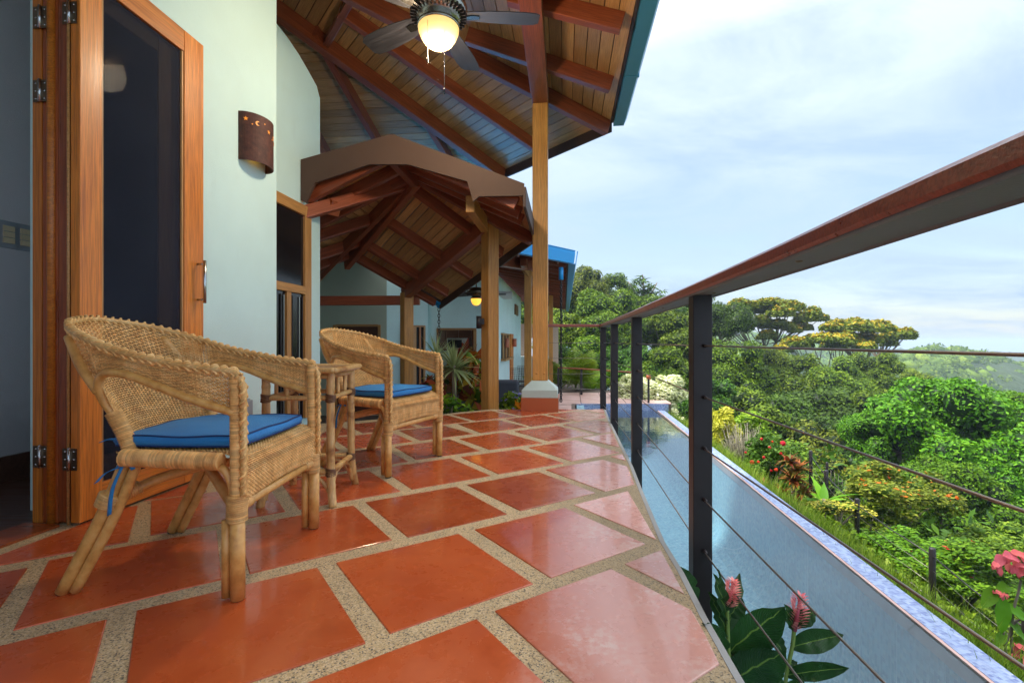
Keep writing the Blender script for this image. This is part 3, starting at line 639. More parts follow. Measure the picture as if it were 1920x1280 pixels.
dbox('door_rail', u1, u2, ZB, 0.16, 0.001, 0.044, 'door_wood'); dbox('door_rail', u1, u2, 2.41, ZTp, 0.001, 0.044, 'door_wood')
for a, b_, c, d in ((u1, u1+0.012, 0.16, 2.41), (u2-0.012, u2, 0.16, 2.41)): dbox('glazing_bead', a, b_, c, d, 0.006, 0.020, 'frame_wood', 0.002)
dbox('insect_screen', u1, u2, 0.16, 2.41, 0.016, 0.018, 'screen_mesh', 0)
dbox('glass_pane', u1+0.001, u2-0.001, 0.161, 2.409, 0.060, 0.0635, 'window_glass', 0)
dbox('inner_stile', upos(313), u2, 0.16, 2.41, 0.046, 0.058, 'post_wood', 0.002); dbox('inner_rail', u1, upos(312), 0.16, 0.27, 0.046, 0.058, 'post_wood', 0.002); dbox('inner_rail', u1, upos(312), 2.34, 2.41, 0.046, 0.058, 'post_wood', 0.002)
dbox('folded_leaf', 0.004, LW-0.03, ZB, ZTp, 0.064, 0.108, 'door_wood_dark')
# the jamb and the other leaves, all seen edge on at the left
jc = DL-DN*0.145+DT*0.02
def vpost(name, c, w, d, m, z1=3.0, bev=0.003): return beam(name, c+Vector((0,0,0.004)), c+Vector((0,0,z1)), w, d, m, fd, bev=bev, up=DT)
vpost('door_jamb', DL-DN*0.150+DT*0.045, 0.075, 0.075, 'door_wood_dark')
b = MB(); c0 = DL-DN*0.143+DT*0.008; b.tube([c0+Vector((0,0,0.004)), c0+Vector((0,0,3.0))], 0.017, 12); b.build('moulding', 'door_wood', fd)
vpost('door_edge', DL-DN*0.212+DT*0.04, 0.045, 0.07, 'door_wood')
b = MB(); c1 = DL-DN*0.0545+DT*0.0; b.tube([c1+Vector((0,0,0.004)), c1+Vector((0,0,ZTp))], 0.006, 8); b.build('seal', 'frame_wood', fd)
for (px, py) in ((132, 22), (70, 27), (70, 166), (132, 862), (70, 858)):
    dd = 0.046 if px > 100 else 0.186
    D = 2.075; z = CH+(640-py)/F*D; c = DL-DN*dd-DT*0.006+Vector((0,0,z)); h = 0.095
    b = MB(); b.tube([c-Vector((0,0,h/2)), c+Vector((0,0,h/2))], 0.0065, 10); b.lathe([(0.0,h/2+0.006),(0.005,h/2+0.004),(0.006,h/2)], c, 10)
    hg = b.build('hinge', 'steel', fd)
    b = MB(); Mx = Matrix((DN, DT, Vector((0,0,1)))).transposed().to_4x4(); b.box(c+DN*0.018+DT*0.004, (0.03, 0.003, h), Mx); b.box(c-DN*0.020+DT*0.004, (0.03, 0.003, h), Mx); b.build('hinge_plate', 'bronze', hg)
    b = MB()
    for sx in (-0.022, 0.020):
        for zz in (-0.034, 0, 0.034): b.lathe([(0.0,0.002),(0.003,0.001),(0.004,0)], c+DN*sx+DT*0.0022+Vector((0,0,zz)), 8, Matrix((DN, Vector((0,0,1)), -DT)).transposed())
    b.build('screw', 'steel', hg)
hu = upos(370); hz0, hz1 = 1.02, 1.265
b = MB(); pA = DL+DT*hu+Vector((0,0,hz0)); pB = DL+DT*hu+Vector((0,0,hz1))
b.tube([pA+DN*0.045, pB+DN*0.045], 0.009, 10); b.tube([pA+Vector((0,0,0.02)), pA+DN*0.045+Vector((0,0,0.02))], 0.006, 8); b.tube([pB-Vector((0,0,0.02)), pB+DN*0.045-Vector((0,0,0.02))], 0.006, 8)
b.build('handle', 'steel', fd)
# ---- wall fittings
w1p = Vector((*w1e, 0))
ob = root('outlet_cover', onplane(458, 764, w1p, AP), 'grey weatherproof outlet cover low on the aqua wall behind the chair arm', 'outlet')
b = MB(); Mx = Matrix((AX, AP, Vector((0,0,1)))).transposed().to_4x4(); b.box((0,0,0), (0.085, 0.02, 0.12), Mx); bevel(b.build('back_box', 'grey_plastic', ob, loc=ob.location+AP*0.008), 0.004)
b = MB(); b.box((0,0,0), (0.075, 0.022, 0.105), Mx); bevel(b.build('lid', 'grey_plastic', ob, loc=ob.location+AP*0.030), 0.006)
scn = root('wall_sconce', onplane(474, 270, w1p, AP)+Vector((0,0,-0.17)), 'dark clay half-round wall sconce with cut-out stars and moon on the aqua wall', 'wall lamp')
ss = onplane(474, 270, w1p, AP); R_, H_ = 0.155, 0.33; b = MB(); n = 26; dep = 0.125
def scp(a, z, k=1.0): return ss+AX*(R_*k*math.cos(a))+AP*(dep*k*math.sin(a))+Vector((0,0,z))
V = [scp(math.pi*i/n, z) for z in (-H_/2, H_/2) for i in range(n+1)]+[scp(math.pi*i/n, z, 0.93) for z in (-H_/2, H_/2) for i in range(n+1)]
m_ = n+1; Fq = []
for i in range(n): Fq += [(i, i+1, m_+i+1, m_+i), (2*m_+i+1, 2*m_+i, 3*m_+i, 3*m_+i+1), (i+1, i, 2*m_+i, 2*m_+i+1), (m_+i, m_+i+1, 3*m_+i+1, 3*m_+i)]
b.add(V, Fq, False); b.build('shade', 'dark_clay', scn)
def cutout(a, z, pts):
    b = MB()
    t_ = (AX*(-R_*math.sin(a))+AP*(dep*math.cos(a))).normalized()*-1; nn = Vector((0,0,1)).cross(t_); c = scp(a, z, 1.012)
    if nn.dot(AP) < 0: nn = -nn
    b.slab([c+t_*x+Vector((0,0,y)) for x, y in pts], -nn*0.004); b.build('cutout', 'lit_slot', scn)
star = [(math.cos(math.pi/2+i*math.pi/5)*(0.016 if i % 2 == 0 else 0.007), math.sin(math.pi/2+i*math.pi/5)*(0.016 if i % 2 == 0 else 0.007)) for i in range(10)]
moon = [(0.016*math.cos(t), 0.016*math.sin(t)) for t in np.linspace(0.9, 5.4, 9)]+[(0.006+0.011*math.cos(t), 0.011*math.sin(t)) for t in np.linspace(5.0, 1.3, 7)]
dot = [(0.005*math.cos(t), 0.005*math.sin(t)) for t in np.linspace(0, 6.28, 7)[:-1]]
for a, z, s in ((2.75,0.115,star),(2.45,0.085,dot),(2.2,0.10,moon),(1.85,0.115,dot),(1.6,0.075,star),(1.3,0.04,dot),(1.1,0.06,moon),(0.8,0.035,star),(0.5,0.06,dot),(0.35,0.02,star)): cutout(a, z, s)

b = MB(); b.lathe([(0.0,-0.05),(0.022,-0.04),(0.03,-0.01),(0.022,0.02),(0.012,0.05)], ss+AP*0.055+Vector((0,0,-0.08)), 12); b.build('bulb', 'lit_amber', scn)
# ---- window in the recessed wall
w2p = Vector((*w2e, 0)); wd = root('side_window', onplane(560, 600, w2p, AP), 'tall wood-framed window in the recessed aqua wall, dark pane over two sliding sashes', 'window')
def wp(px): r = (px-960)/F; return (w2p.x-r*w2p.y)/(r*AX.y-AX.x)        # distance along the wall from its corner
def wz(px, py): return onplane(px, py, w2p, AP).z
uR = wp(579); uL = wp(519)-0.5; uF = wp(567.5); zt = wz(578, 391); zm1 = wz(567, 552); zm0 = wz(567, 541); zb = 0.05
def wbox(name, a, b_, z0, z1, d0, d1, m):
    c = w2p+AX*((a+b_)/2)+AP*((d0+d1)/2)+Vector((0,0,(z0+z1)/2))
    if z1-z0 > b_-a: return beam(name, c-Vector((0,0,(z1-z0)/2)), c+Vector((0,0,(z1-z0)/2)), b_-a, d1-d0, m, wd, bev=0.003, up=AP)
    return beam(name, c-AX*((b_-a)/2), c+AX*((b_-a)/2), d1-d0, z1-z0, m, wd, bev=0.003)
zt_in = zt-0.10
wbox('frame', uF, uR, zb, zt, 0.0, 0.03, 'frame_wood'); wbox('frame', uL, uF, zt_in, zt, 0.0, 0.03, 'frame_wood'); wbox('transom', uL, uF, zm1, zm0+0.02, 0.001, 0.035, 'frame_wood')
wbox('mullion', wp(533), wp(541), zb, zm1, 0.001, 0.03, 'frame_wood'); wbox('glass_pane', uL, uF, zm0+0.02, zt_in, 0.001, 0.006, 'black_gloss'); wbox('glass_pane', uL, uF, zb, zm1, 0.0015, 0.005, 'black_gloss')
for px in (523, 529, 545, 558, 564): wbox('sash_edge', wp(px), wp(px+1.2), zb, zm1-0.03, 0.006, 0.018, 'pewter' if px in (529, 558) else 'black_metal')
# ================================================================== MAIN PORCH ROOF
K1 = W(1145, 228, 6.2); K2 = K1+BX*2.24
def pl(p, d1, d2):
    n = d1.cross(d2).normalized(); n = n if n.z > 0 else -n; return (p, n)
Z = Vector((0,0,1))
PM = pl(K1, BX, -BP+Z*0.27); PR = pl(K1, AX, -AP+Z*0.30); PB = pl(K2, AP, -AX+Z*0.339)
A_ = np.array([PM[1][:], PR[1][:], PB[1][:]]); apex = Vector(np.linalg.solve(A_, [PM[1].dot(PM[0]), PR[1].dot(PR[0]), PB[1].dot(PB[0])]))
PLf = pl(apex, AX, AP+Z*0.30)
roofA = root('porch_roof', (apex.x, apex.y, 3.2), 'large polygonal porch roof over the deck, plank ceiling on dark red rafters, blue gutter', 'roof')
def planks(poly, e, m, parent, width=0.13, name='ceiling_plank', nrm=None, th=0.018, split=0):
    e = e.normalized(); n = nrm; f = n.cross(e).normalized()
    o0 = poly[0]; t = [(p-o0).dot(f) for p in poly]; k = math.floor(min(t)/width)
    while k*width < max(t):
        q = clip(poly, o0+f*(k*width+0.0045), f); 
        if len(q) > 2: q = clip(q, o0+f*((k+1)*width-0.0045), -f)
        k += 1
        if len(q) < 3: continue
        a = [(p-o0).dot(e) for p in q]
        if max(a)-min(a) < 0.02: continue
        segs = [(min(a)-1, max(a)+1)]
        if split and max(a)-min(a) > split:
            c = random.uniform(min(a)+0.3*(max(a)-min(a)), min(a)+0.7*(max(a)-min(a))); segs = [(min(a)-1, c-0.001), (c+0.001, max(a)+1)]
        for s0, s1 in segs:
            q2 = clip(q, o0+e*s0, e)
            if len(q2) > 2: q2 = clip(q2, o0+e*s1, -e)
            if len(q2) < 3: continue
            c = sum(q2, Vector((0,0,0)))/len(q2)
            L = [(( p-c).dot(e), (p-c).dot(f)) for p in q2]; b = MB(); b.prism(L, 0.0, th+random.uniform(0,0.002)); me = b.mesh(name)
            o = bpy.data.objects.new(name, me); C.objects.link(o); me.materials.append(MAT[m])
            M = Matrix((e, f, e.cross(f))).transposed().to_4x4(); o.rotation_euler = M.to_euler(); o.location = c; attach(o, parent)
eR = K1-AX*11; rdg = apex-AX*9
hl = PB[1].cross(PLf[1]).normalized(); hl = hl if hl.z < 0 else -hl; K3 = apex+hl*6.0
K3b = K2-AP*((K2-K3).dot(AP)) 
facets = {'mid': ([K1, K2, apex], BX, PM[1]), 'right': ([K1, apex, rdg, eR], AX, PR[1])}
k3 = K3-AX*0; t_ = (K3-K2).dot(AP)
# back facet: eave from K2 to the left, up to the hip
s = (K2-apex).dot(AX)/(hl.dot(AX)); K3 = apex+hl*s
facets['back'] = ([K2, K3, apex], AP, PB[1]); facets['left'] = ([apex, K3, K3-AX*14, rdg], AX, PLf[1])
random.seed(11)
for k in ('mid', 'back', 'right'): planks(facets[k][0], facets[k][1], 'plank_wood', roofA, nrm=facets[k][2], split=2.2)
for k, (poly, e_, n_) in facets.items():
    b = MB(); b.slab([p+n_*0.0205 for p in poly], n_*0.003); b.build('underlay', 'dark_board', roofA)
    b = MB(); b.slab([p+n_*(0.024 if k != 'left' else 0.0) for p in poly], n_*0.12); b.build('roof_sheet', 'dark_blue_metal', roofA)
def raf(pl_, a, b_, w=0.085, d=0.16, m='rafter_wood', parent=None, ext=(0, 0), name='rafter'):
    P = [x if isinstance(x, Vector) else onplane(x[0], x[1], pl_[0]-Z*(d*0.5), pl_[1])+Z*(d*0.5) for x in (a, b_)]
    t = (P[1]-P[0]).normalized(); P = [P[0]-t*ext[0], P[1]+t*ext[1]]
    return beam(name, P[0]-pl_[1]*0.001, P[1]-pl_[1]*0.001, w, d, m, parent or roofA, top=True, up=pl_[1])
h1 = (apex-K2).normalized(); h2 = (apex-K1).normalized()
nh1 = (PM[1]+PB[1]).normalized(); nh2 = (PM[1]+PR[1]).normalized()
beam('hip_rafter', K2-h1*(-0.02)-nh1*0.012, apex-nh1*0.012, 0.11, 0.20, 'rafter_wood', roofA, top=True, up=nh1)
beam('hip_rafter', K1+h2*0.02-nh2*0.012, apex-nh2*0.012, 0.09, 0.18, 'rafter_wood', roofA, top=True, up=nh2)
beam('hip_rafter', K3, apex, 0.11, 0.20, 'rafter_wood', roofA, top=True, up=Z)
raf(PM, (640, 20), (997, 270), ext=(0.0, 0.05)); raf(PM, (1048, 180), (1048.5, 180.3)) if False else None
raf(PM, (668, -12), (618, 78), w=0.07, ext=(0, 0.05), name='blocking')
raf(PB, (600, 75), (705, 258), ext=(0.1, 1.6)); raf(PB, (805, 235), (832, 280), ext=(0.1, 0.7)); raf(PB, (597, 258), (615, 290), ext=(0.6, 1.0))
raf(PR, (880, 68), (1150, 160)); raf(PR, (960, -8), (1172, 45)); 
for i in range(2, 9):
    p = K1-AX*(0.55+1.0*i); q = p+(-AP+Z*0.30)*3.4; raf(PR, q, p+(-AP+Z*0.3)*0.06)
# edge boards and gutters
def eave(p, q, out, parent, board='dark_board', gut=None, bh=0.16, gw=0.13, gh=0.13, lift=0.02):
    t = (q-p).normalized(); out = out.normalized()
    beam('fascia_board', p+out*0.016+Z*lift, q+out*0.016+Z*lift, 0.03, bh, board, parent)
    if gut:
        b = MB(); c0 = p+out*0.033; c1 = q+out*0.033; L = (c1-c0).length
        prof = [(0,-gh*0.55),(0,0.05),(-0.0,0.05),(0.008,0.05),(0.008,-gh*0.55+0.008),(gw*0.75,-gh*0.55+0.008),(gw-0.008,0.0),(gw-0.008,0.06),(gw+0.012,0.06),(gw+0.012,0.052),(gw,0.052),(gw,-0.005),(gw*0.78,-gh*0.55)]
        V = [c0+out*x+Z*(y+lift) for x, y in prof]+[c1+out*x+Z*(y+lift) for x, y in prof]; n_ = len(prof)
        b.add(V, [(i, (i+1) % n_, n_+(i+1) % n_, n_+i) for i in range(n_)]+[tuple(range(n_-1,-1,-1)), tuple(range(n_,2*n_))]); return b.build('gutter', gut, parent)
eave(K1+AX*0.01, eR, AP, roofA, gut='dark_blue_metal', bh=0.10, gw=0.17, gh=0.16, lift=0.03)
eave(K2-BX*0.0, K1, BP, roofA, bh=0.20, lift=-0.03)
eave(K3, K2, AX, roofA, bh=0.20, lift=-0.03)
for t in (1.15, 2.9, 4.6):
    p = K1-AX*t+AP*0.033; b = MB(); M = Matrix((AX, AP, Z)).transposed().to_4x4(); b.box(p+AP*0.078-Z*0.0, (0.03, 0.15, 0.13), M); b.build('gutter_strap', 'dark_blue_metal', roofA)
# beam and post
pc = Vector((0.335, 5.66, 0))
post = root('porch_post', (pc.x, pc.y, 0), 'tall golden wood post on an aqua and orange plinth at the end of the deck', 'post')
ztop = CH+2.77
beam('shaft', pc+Z*0.345, pc+Z*ztop, 0.178, 0.178, 'post_wood', post, up=AX, bev=0.008)
Mx = Matrix((AP, AX, Z)).transposed()
def tap(zs, name, m, parent, c):
    b = MB(); V = []
    for h, z in zs:
        for sx, sy in ((-1,-1),(1,-1),(1,1),(-1,1)): V.append(Mx @ Vector((sx*h, sy*h, z)))
    k = len(zs); Fs = [tuple(range(3,-1,-1)), tuple(range(4*k-4, 4*k))]+[(4*i+j, 4*i+(j+1) % 4, 4*i+4+(j+1) % 4, 4*i+4+j) for i in range(k-1) for j in range(4)]
    b.add(V, Fs); o = b.build(name, m, parent, loc=c); bevel(o, 0.004); return o
tap([(0.212, 0.0), (0.212, 0.158)], 'orange_base', 'base_orange', post, pc); tap([(0.205, 0.158), (0.205, 0.245), (0.095, 0.345)], 'plinth_cap', 'base_aqua', post, pc)
for sx in (-0.04, 0.05):
    b = MB(); b.lathe([(0.0,0.006),(0.012,0.005),(0.014,0.0)], (0,0,0), 10, Matrix((AP, Z, -AX)).transposed()); b.build('bolt_head', 'post_wood', post, loc=pc-AX*0.0895+AP*sx+Z*0.43)
bm0 = pc+Z*ztop
beam('edge_beam', bm0+AX*0.09, bm0-AX*10, 0.19, 0.22, 'rafter_wood', roofA, up=Z).location.z += 0.11
for y_ in (-3.5,):
    p = pc+AX*y_*2; 
# ================================================================== WALKWAY ROOF (smaller gable stepping down behind)
VB = Vector((-0.6257, 0.7801, -0.306)); VR = Vector((0.7801, 0.6257, -0.459)); VL = Vector((-0.7801, -0.6257, -0.459))
P1 = W(910, 438, 5.80)
def pix(p): return (960+F*p.x/p.y, 640-F*(p.z-CH)/p.y)
s, r = 0.0, 0.8
for _ in range(30):       # ridge line through its measured near end
    def err(s, r): q = P1+VB*s-VR*r; u = pix(q); return np.array([u[0]-778.5, u[1]-354])
    e0 = err(s, r); J = np.array([(err(s+1e-4, r)-e0)/1e-4, (err(s, r+1e-4)-e0)/1e-4]).T; d = np.linalg.solve(J, -e0); s += d[0]; r += d[1]
OFF = Z*0.235
N = P1+VB*s-VR*r+OFF           # ceiling apex line, near knee
def along(px, p, v):           # parameter on p+v*t that falls on photo column px
    k = (px-960)/F; return (k*p.y-p.x)/(v.x-k*v.y)
FRg = N+VB*along(648, N-OFF, VB)
R1 = pl(N, VB, VR); R2 = pl(N, AX, AP-Z*0.46); L1 = pl(N, VB, VL); L2 = pl(N, AX, -AP-Z*0.46)
Zr = (N-OFF).z-CH; Df = Zr*900/332; F0 = N-AX*((N.y-Df)/AX.y)
vh = R1[1].cross(R2[1]).normalized(); vh = vh if vh.z < 0 else -vh
EN = N+vh*along(1000, N, vh)
vhl = L1[1].cross(L2[1]).normalized(); vhl = vhl if vhl.z < 0 else -vhl
wlen = (EN-N).dot(AP); FE = F0+(AP-Z*0.46)*wlen*1.0; ER = FRg+(EN-N)
t5 = along(822, EN, VB); ER = EN+VB*t5; FRg = N+VB*t5*1.0 if False else FRg
LN = N+vhl*(1.9/abs(vhl.dot(AP))); LFr = FRg+(LN-N)+VB*0.9; LF0 = F0+(-AP-Z*0.46)*0.80
roofB = root('walkway_roof', (N.x, N.y, 1.5), 'small gabled roof stepping down behind the porch, brown board on its front', 'roof')
random.seed(12)
for poly, e_, pl_ in (([N, EN, ER, FRg], VB, R1), ([F0+AX*0.035, FE+AX*0.035, EN, N], AX, R2), ([N, FRg, LFr, LN], VB, L1), ([F0+AX*0.035, N, LN, LF0+AX*0.035], AX, L2)):
    planks(poly, e_, 'plank_wood', roofB, width=0.105, nrm=pl_[1]); b = MB(); b.slab([p+pl_[1]*0.024 for p in poly], pl_[1]*0.03); b.build('roof_sheet', 'dark_blue_metal', roofB)
# ridge and purlins
beam('ridge_beam', N-Z*0.03, FRg-Z*0.03, 0.075, 0.20, 'rafter_wood', roofB, top=True, up=Z); beam('ridge_beam', F0-Z*0.03+AX*0.02, N-Z*0.03, 0.075, 0.2, 'rafter_wood', roofB, top=True, up=Z)
pe1 = along(762, P1, VB); beam('purlin', P1-VB*0.05+Z*0.09, P1+VB*(pe1+0.06)+Z*0.09, 0.11, 0.18, 'rafter_wood', roofB)
for px, py in ((762, 377), (713, 438), (676, 484), (657, 506)):
    tt = along(px, N-Z*0.2, VB); a = N+VB*tt
    raf(R1, a+VR*0.03, a+VR*(EN-N).dot(VR.normalized())*1.0/VR.length*0.97, w=0.07, d=0.13, parent=roofB); raf(L1, a+VL*0.03, a+VL*2.2, w=0.07, d=0.13, parent=roofB)
for dd in (0.12, 0.45, 0.74):
    a = F0+AX*dd; raf(R2, a+(AP-Z*0.46)*0.03, a+(AP-Z*0.46)*wlen*0.97, w=0.065, d=0.12, parent=roofB); raf(L2, a-(AP+Z*0.46)*0.03, a-(AP+Z*0.46)*(0.8+dd*1.2), w=0.065, d=0.12, parent=roofB)
beam('hip_rafter', N-Z*0.01, EN-Z*0.01, 0.07, 0.15, 'rafter_wood', roofB, top=True)
beam('hip_rafter', N-Z*0.01, LN-Z*0.01, 0.07, 0.15, 'rafter_wood', roofB, top=True)
outR = VB.cross(Z).normalized(); outR = outR if outR.x > 0 else -outR
beam('fascia_board', EN+outR*0.018-Z*0.01, ER+outR*0.018-Z*0.01, 0.03, 0.19, 'dark_board', roofB); beam('fascia_board', FE+AP*0.018-Z*0.01, EN+AP*0.018-Z*0.01, 0.03, 0.19, 'dark_board', roofB)
# far gable board and tie
# brown gable board, cut to the outline measured on its own plane
fp = [(564,299),(735,251),(983,344),(980,367),(898,368),(887,378),(876,340),(764,308),(692,308),(590,343),(573,380),(564,376)]
P = [onplane(x, y, F0, AX) for x, y in fp]
b = MB(); n_ = len(P); b.slab(P, AX*0.03)
me = b.mesh('gable_board'); import bmesh
bmm = bmesh.new(); bmm.from_mesh(me); bmesh.ops.triangulate(bmm, faces=[f for f in bmm.faces if len(f.verts) > 4], ngon_method='EAR_CLIP'); bmesh.ops.recalc_face_normals(bmm, faces=bmm.faces); bmm.to_mesh(me); bmm.free()
o = newobj('gable_board', me, 'brown_board'); attach(o, roofB)
pp = pix(P1); post2c = Vector((P1.x+0.055, P1.y+0.02, 0))
post2 = root('walkway_post', (post2c.x, post2c.y, ZT), 'golden wood post holding the small roof, just left of the tall post', 'post')
beam('shaft', Vector((post2c.x, post2c.y, ZT)), Vector((post2c.x, post2c.y, P1.z+0.12)), 0.155, 0.155, 'post_wood', post2, up=BX, bev=0.006)
q = P1+Z*0.09; beam('purlin', Vector((q.x, q.y, q.z)), Vector((q.x, q.y, q.z))-AX*0.95, 0.09, 0.17, 'post_wood', roofB)
b = MB(); c = Vector((post2c.x-0.075-0.055, post2c.y-0.06, CH+36/900*5.75)); b.tube([c-Z*0.075, c+Z*0.075], 0.032, 16); lp = root('downlight', c, 'dark grey cylinder wall light on the left side of the walkway post', 'wall lamp'); b.build('cylinder_shade', 'black_metal', lp)
b = MB(); b.box(c+Vector((0.045,0.01,0.01)), (0.035, 0.05, 0.07)); b.build('bracket', 'black_metal', lp)
P2 = P1+VB*pe1; p2c = Vector((P2.x, P2.y+0.03, 0))
post3 = root('walkway_post', (p2c.x, p2c.y, ZT), 'golden wood post at the low far end of the small roof', 'post')
beam('shaft', Vector((p2c.x, p2c.y, ZT)), Vector((p2c.x, p2c.y, P2.z+0.10)), 0.155, 0.155, 'post_wood', post3, up=BX, bev=0.006)
zz = CH+77/900*P2.y; beam('tie_beam', Vector((-3.6, P2.y+0.12, zz)), W(787, 563, P2.y+0.12), 0.10, 0.145, 'rafter_wood', roofB)
beam('beam_end', W(560, 345, 5.3), W(629, 392, 4.95), 0.13, 0.15, 'door_wood_dark', roofB)
g_ = ER+VB*0.0; eave(ER+VB*(-0.1), ER-VR.normalized()*0.55+VB*(-0.1), VB, roofB, gut='blue_metal', bh=0.1) 
b = MB(); c = W(823, 570, ER.y+0.05); b.tube([c+Z*0.12, c-Z*0.06], 0.035, 12); b.build('gutter_outlet', 'blue_metal', roofB)
beam('gutter_end', W(826, 556, ER.y+0.25), W(849, 542, ER.y+0.55), 0.14, 0.13, 'blue_metal', roofB)
def chain(name, p, length, r, w, label, cat='rain chain'):
    o = root(name, p, label, cat); n = int(length/(r*1.5)); me = None
    b = MB(); pts = [Vector((math.cos(a)*r*0.55, 0, math.sin(a)*r)) for a in np.linspace(0, 2*math.pi, 11)]; b.tube(pts, w, 5, cap=False); me = b.mesh('link')
    me.materials.append(MAT['black_metal'])
    for i in range(n):
        l = bpy.data.objects.new('link', me); C.objects.link(l); l.parent = o; l.location = (0, 0, -r-i*r*1.55); l.rotation_euler = (0, 0, (i % 2)*math.pi/2+0.3)
chain('rain_chain', c-Z*0.06, 0.9, 0.032, 0.006, 'thin black rain chain hanging from the blue gutter of the small roof')
# ================================================================== KITCHEN WING AND ITS ROOF
kit = root('kitchen_wing', (-1.5, 11.5, ZT), 'aqua kitchen wing beyond the walkway, with wood-framed doors and windows', 'house')
wa0, wa1 = W(560, 640, 11.0), W(725, 640, 11.0); dW = 11.0
def boxw(name, x0, x1, y0, y1, z0, z1, m, parent, bev=0): 
    b = MB(); b.box(((x0+x1)/2, (y0+y1)/2, (z0+z1)/2), (x1-x0, y1-y0, z1-z0)); o = b.build(name, m, parent, loc=(0,0,0)); 
    if bev: bevel(o, bev)
    return o
xa = lambda px, D: (px-960)/F*D
zy = lambda py, D: CH+(640-py)/F*D
# shaded left wall with a door
boxw('wall', -5.5, xa(627,11), 11.0, 11.25, ZT, 3.0, 'green_wall', kit); boxw('wall', xa(712,11), xa(725,11), 11.0, 11.25, ZT, 3.0, 'green_wall', kit); boxw('wall', xa(627,11), xa(712,11), 11.0, 11.25, zy(609,11), 3.0, 'green_wall', kit)
boxw('wall', -5.6, -5.5, 5.5, 11.25, ZT, 3.0, 'green_wall', kit)
boxw('roof_slab', -6.5, xa(724,11), 4.9, 11.3, 3.0, 3.12, 'room_wall', kit)
dr = boxw('door', xa(627,11), xa(712,11), 11.08, 11.12, ZT, zy(612,11), 'cabinet_wood', kit)
boxw('door_frame', xa(625,11), xa(630,11), 10.97, 11.10, ZT, zy(609,11), 'frame_wood', kit); boxw('door_frame', xa(709,11), xa(714,11), 10.97, 11.10, ZT, zy(609,11), 'frame_wood', kit); boxw('door_frame', xa(630,11), xa(709,11), 10.972, 11.10, zy(612,11), zy(608,11), 'frame_wood', kit)
# angled wall with glazed door
a0 = Vector((xa(725,11), 11.0, 0)); a1 = a0+BP*1.06
o = wall_on('wall', a0[:2], a1[:2], ZT, 3.4, 0.2, 'aqua_wall', kit, side=-1)
def onb(px): k = (px-960)/F; return (k*a0.y-a0.x)/(BP.x-k*BP.y)
nb = Vector((BP.y, -BP.x, 0))
def bb(name, u0, u1, z0, z1, d0, d1, m):
    c = a0+BP*((u0+u1)/2)+nb*((d0+d1)/2); Mq = Matrix((BP, nb, Z)).transposed().to_4x4(); b = MB(); b.box((0,0,0), (u1-u0, d1-d0, z1-z0), Mq); return b.build(name, m, kit, loc=c+Z*(z0+z1)/2)
dt = zy(613, 11.5); u0_, u1_ = onb(753), onb(794)
bb('door_opening', u0_, u1_, ZT, dt, 0.001, 0.006, 'dark_void'); bb('door_frame', u0_-0.03, u0_+0.02, ZT, dt+0.04, 0.0, 0.05, 'frame_wood'); bb('door_frame', u1_-0.02, u1_+0.03, ZT, dt+0.04, 0.0, 0.05, 'frame_wood'); bb('door_frame', u0_+0.02, u1_-0.02, dt, dt+0.04, 0.0, 0.05, 'frame_wood')
bb('door_stile', onb(773), onb(779), ZT, dt, 0.01, 0.05, 'frame_wood'); bb('door_stile', onb(785), onb(788), ZT, dt, 0.01, 0.04, 'door_wood')
# front wall of the kitchen with the big opening
Dk = 11.78; cx = xa(927, Dk)
boxw('wall', xa(797,Dk), xa(821,Dk), Dk, Dk+0.2, ZT, 3.6, 'aqua_wall', kit); boxw('wall', xa(892,Dk), cx, Dk, Dk+0.2, ZT, 3.6, 'aqua_wall', kit); boxw('wall', xa(821,Dk), xa(892,Dk), Dk, Dk+0.2, zy(618,Dk), 3.6, 'aqua_wall', kit)
boxw('opening_frame', xa(819,Dk), xa(823,Dk), Dk-0.03, Dk+0.21, ZT, zy(618,Dk), 'frame_wood', kit); boxw('opening_frame', xa(888,Dk), xa(893.5,Dk), Dk-0.03, Dk+0.21, ZT, zy(618,Dk), 'frame_wood', kit); boxw('opening_frame', xa(819,Dk), xa(893.5,Dk), Dk-0.032, Dk+0.212, zy(618.5,Dk), zy(615,Dk), 'frame_wood', kit)
Db = 13.6
kr = root('kitchen_room', (-1.6, 13, ZT), 'kitchen interior with dark cabinets seen through the wood-framed opening', 'kitchen')
boxw('back_wall', -4, -0.42, Db, Db+0.1, ZT, 2.6, 'stone_pink', kr); boxw('side_wall', xa(893,Dk)+0.35, xa(893,Dk)+0.4, Dk+0.2, Db, ZT, 2.6, 'room_wall', kr); boxw('side_wall', -3.4, -3.35, Dk+0.2, Db, ZT, 2.6, 'room_wall', kr); boxw('ceiling', -4, 0, Dk+0.2, Db, 2.0, 2.05, 'room_wall', kr)
for px in (812, 836, 860, 884, 908): boxw('wall_cabinet', xa(px,Db-.35), xa(px+23.5,Db-.35), Db-0.35, Db, zy(657,Db-.35), zy(600,Db-.35), 'cabinet_wood', kr, 0.005)
boxw('counter_cabinet', -2.8, -0.6, Db-0.6, Db, ZT, zy(690,Db-.6), 'cabinet_wood', kr, 0.005); boxw('counter_top', -2.85, -0.55, Db-0.63, Db, zy(690,Db-.6), zy(687,Db-.6), 'black_gloss', kr); boxw('splashback', -2.8, -0.6, Db-0.02, Db-0.001, zy(687,Db), zy(657,Db), 'base_aqua', kr)
mw = root('microwave', W(858, 645, Db-0.4), 'stainless microwave built in among the dark kitchen cabinets', 'microwave')
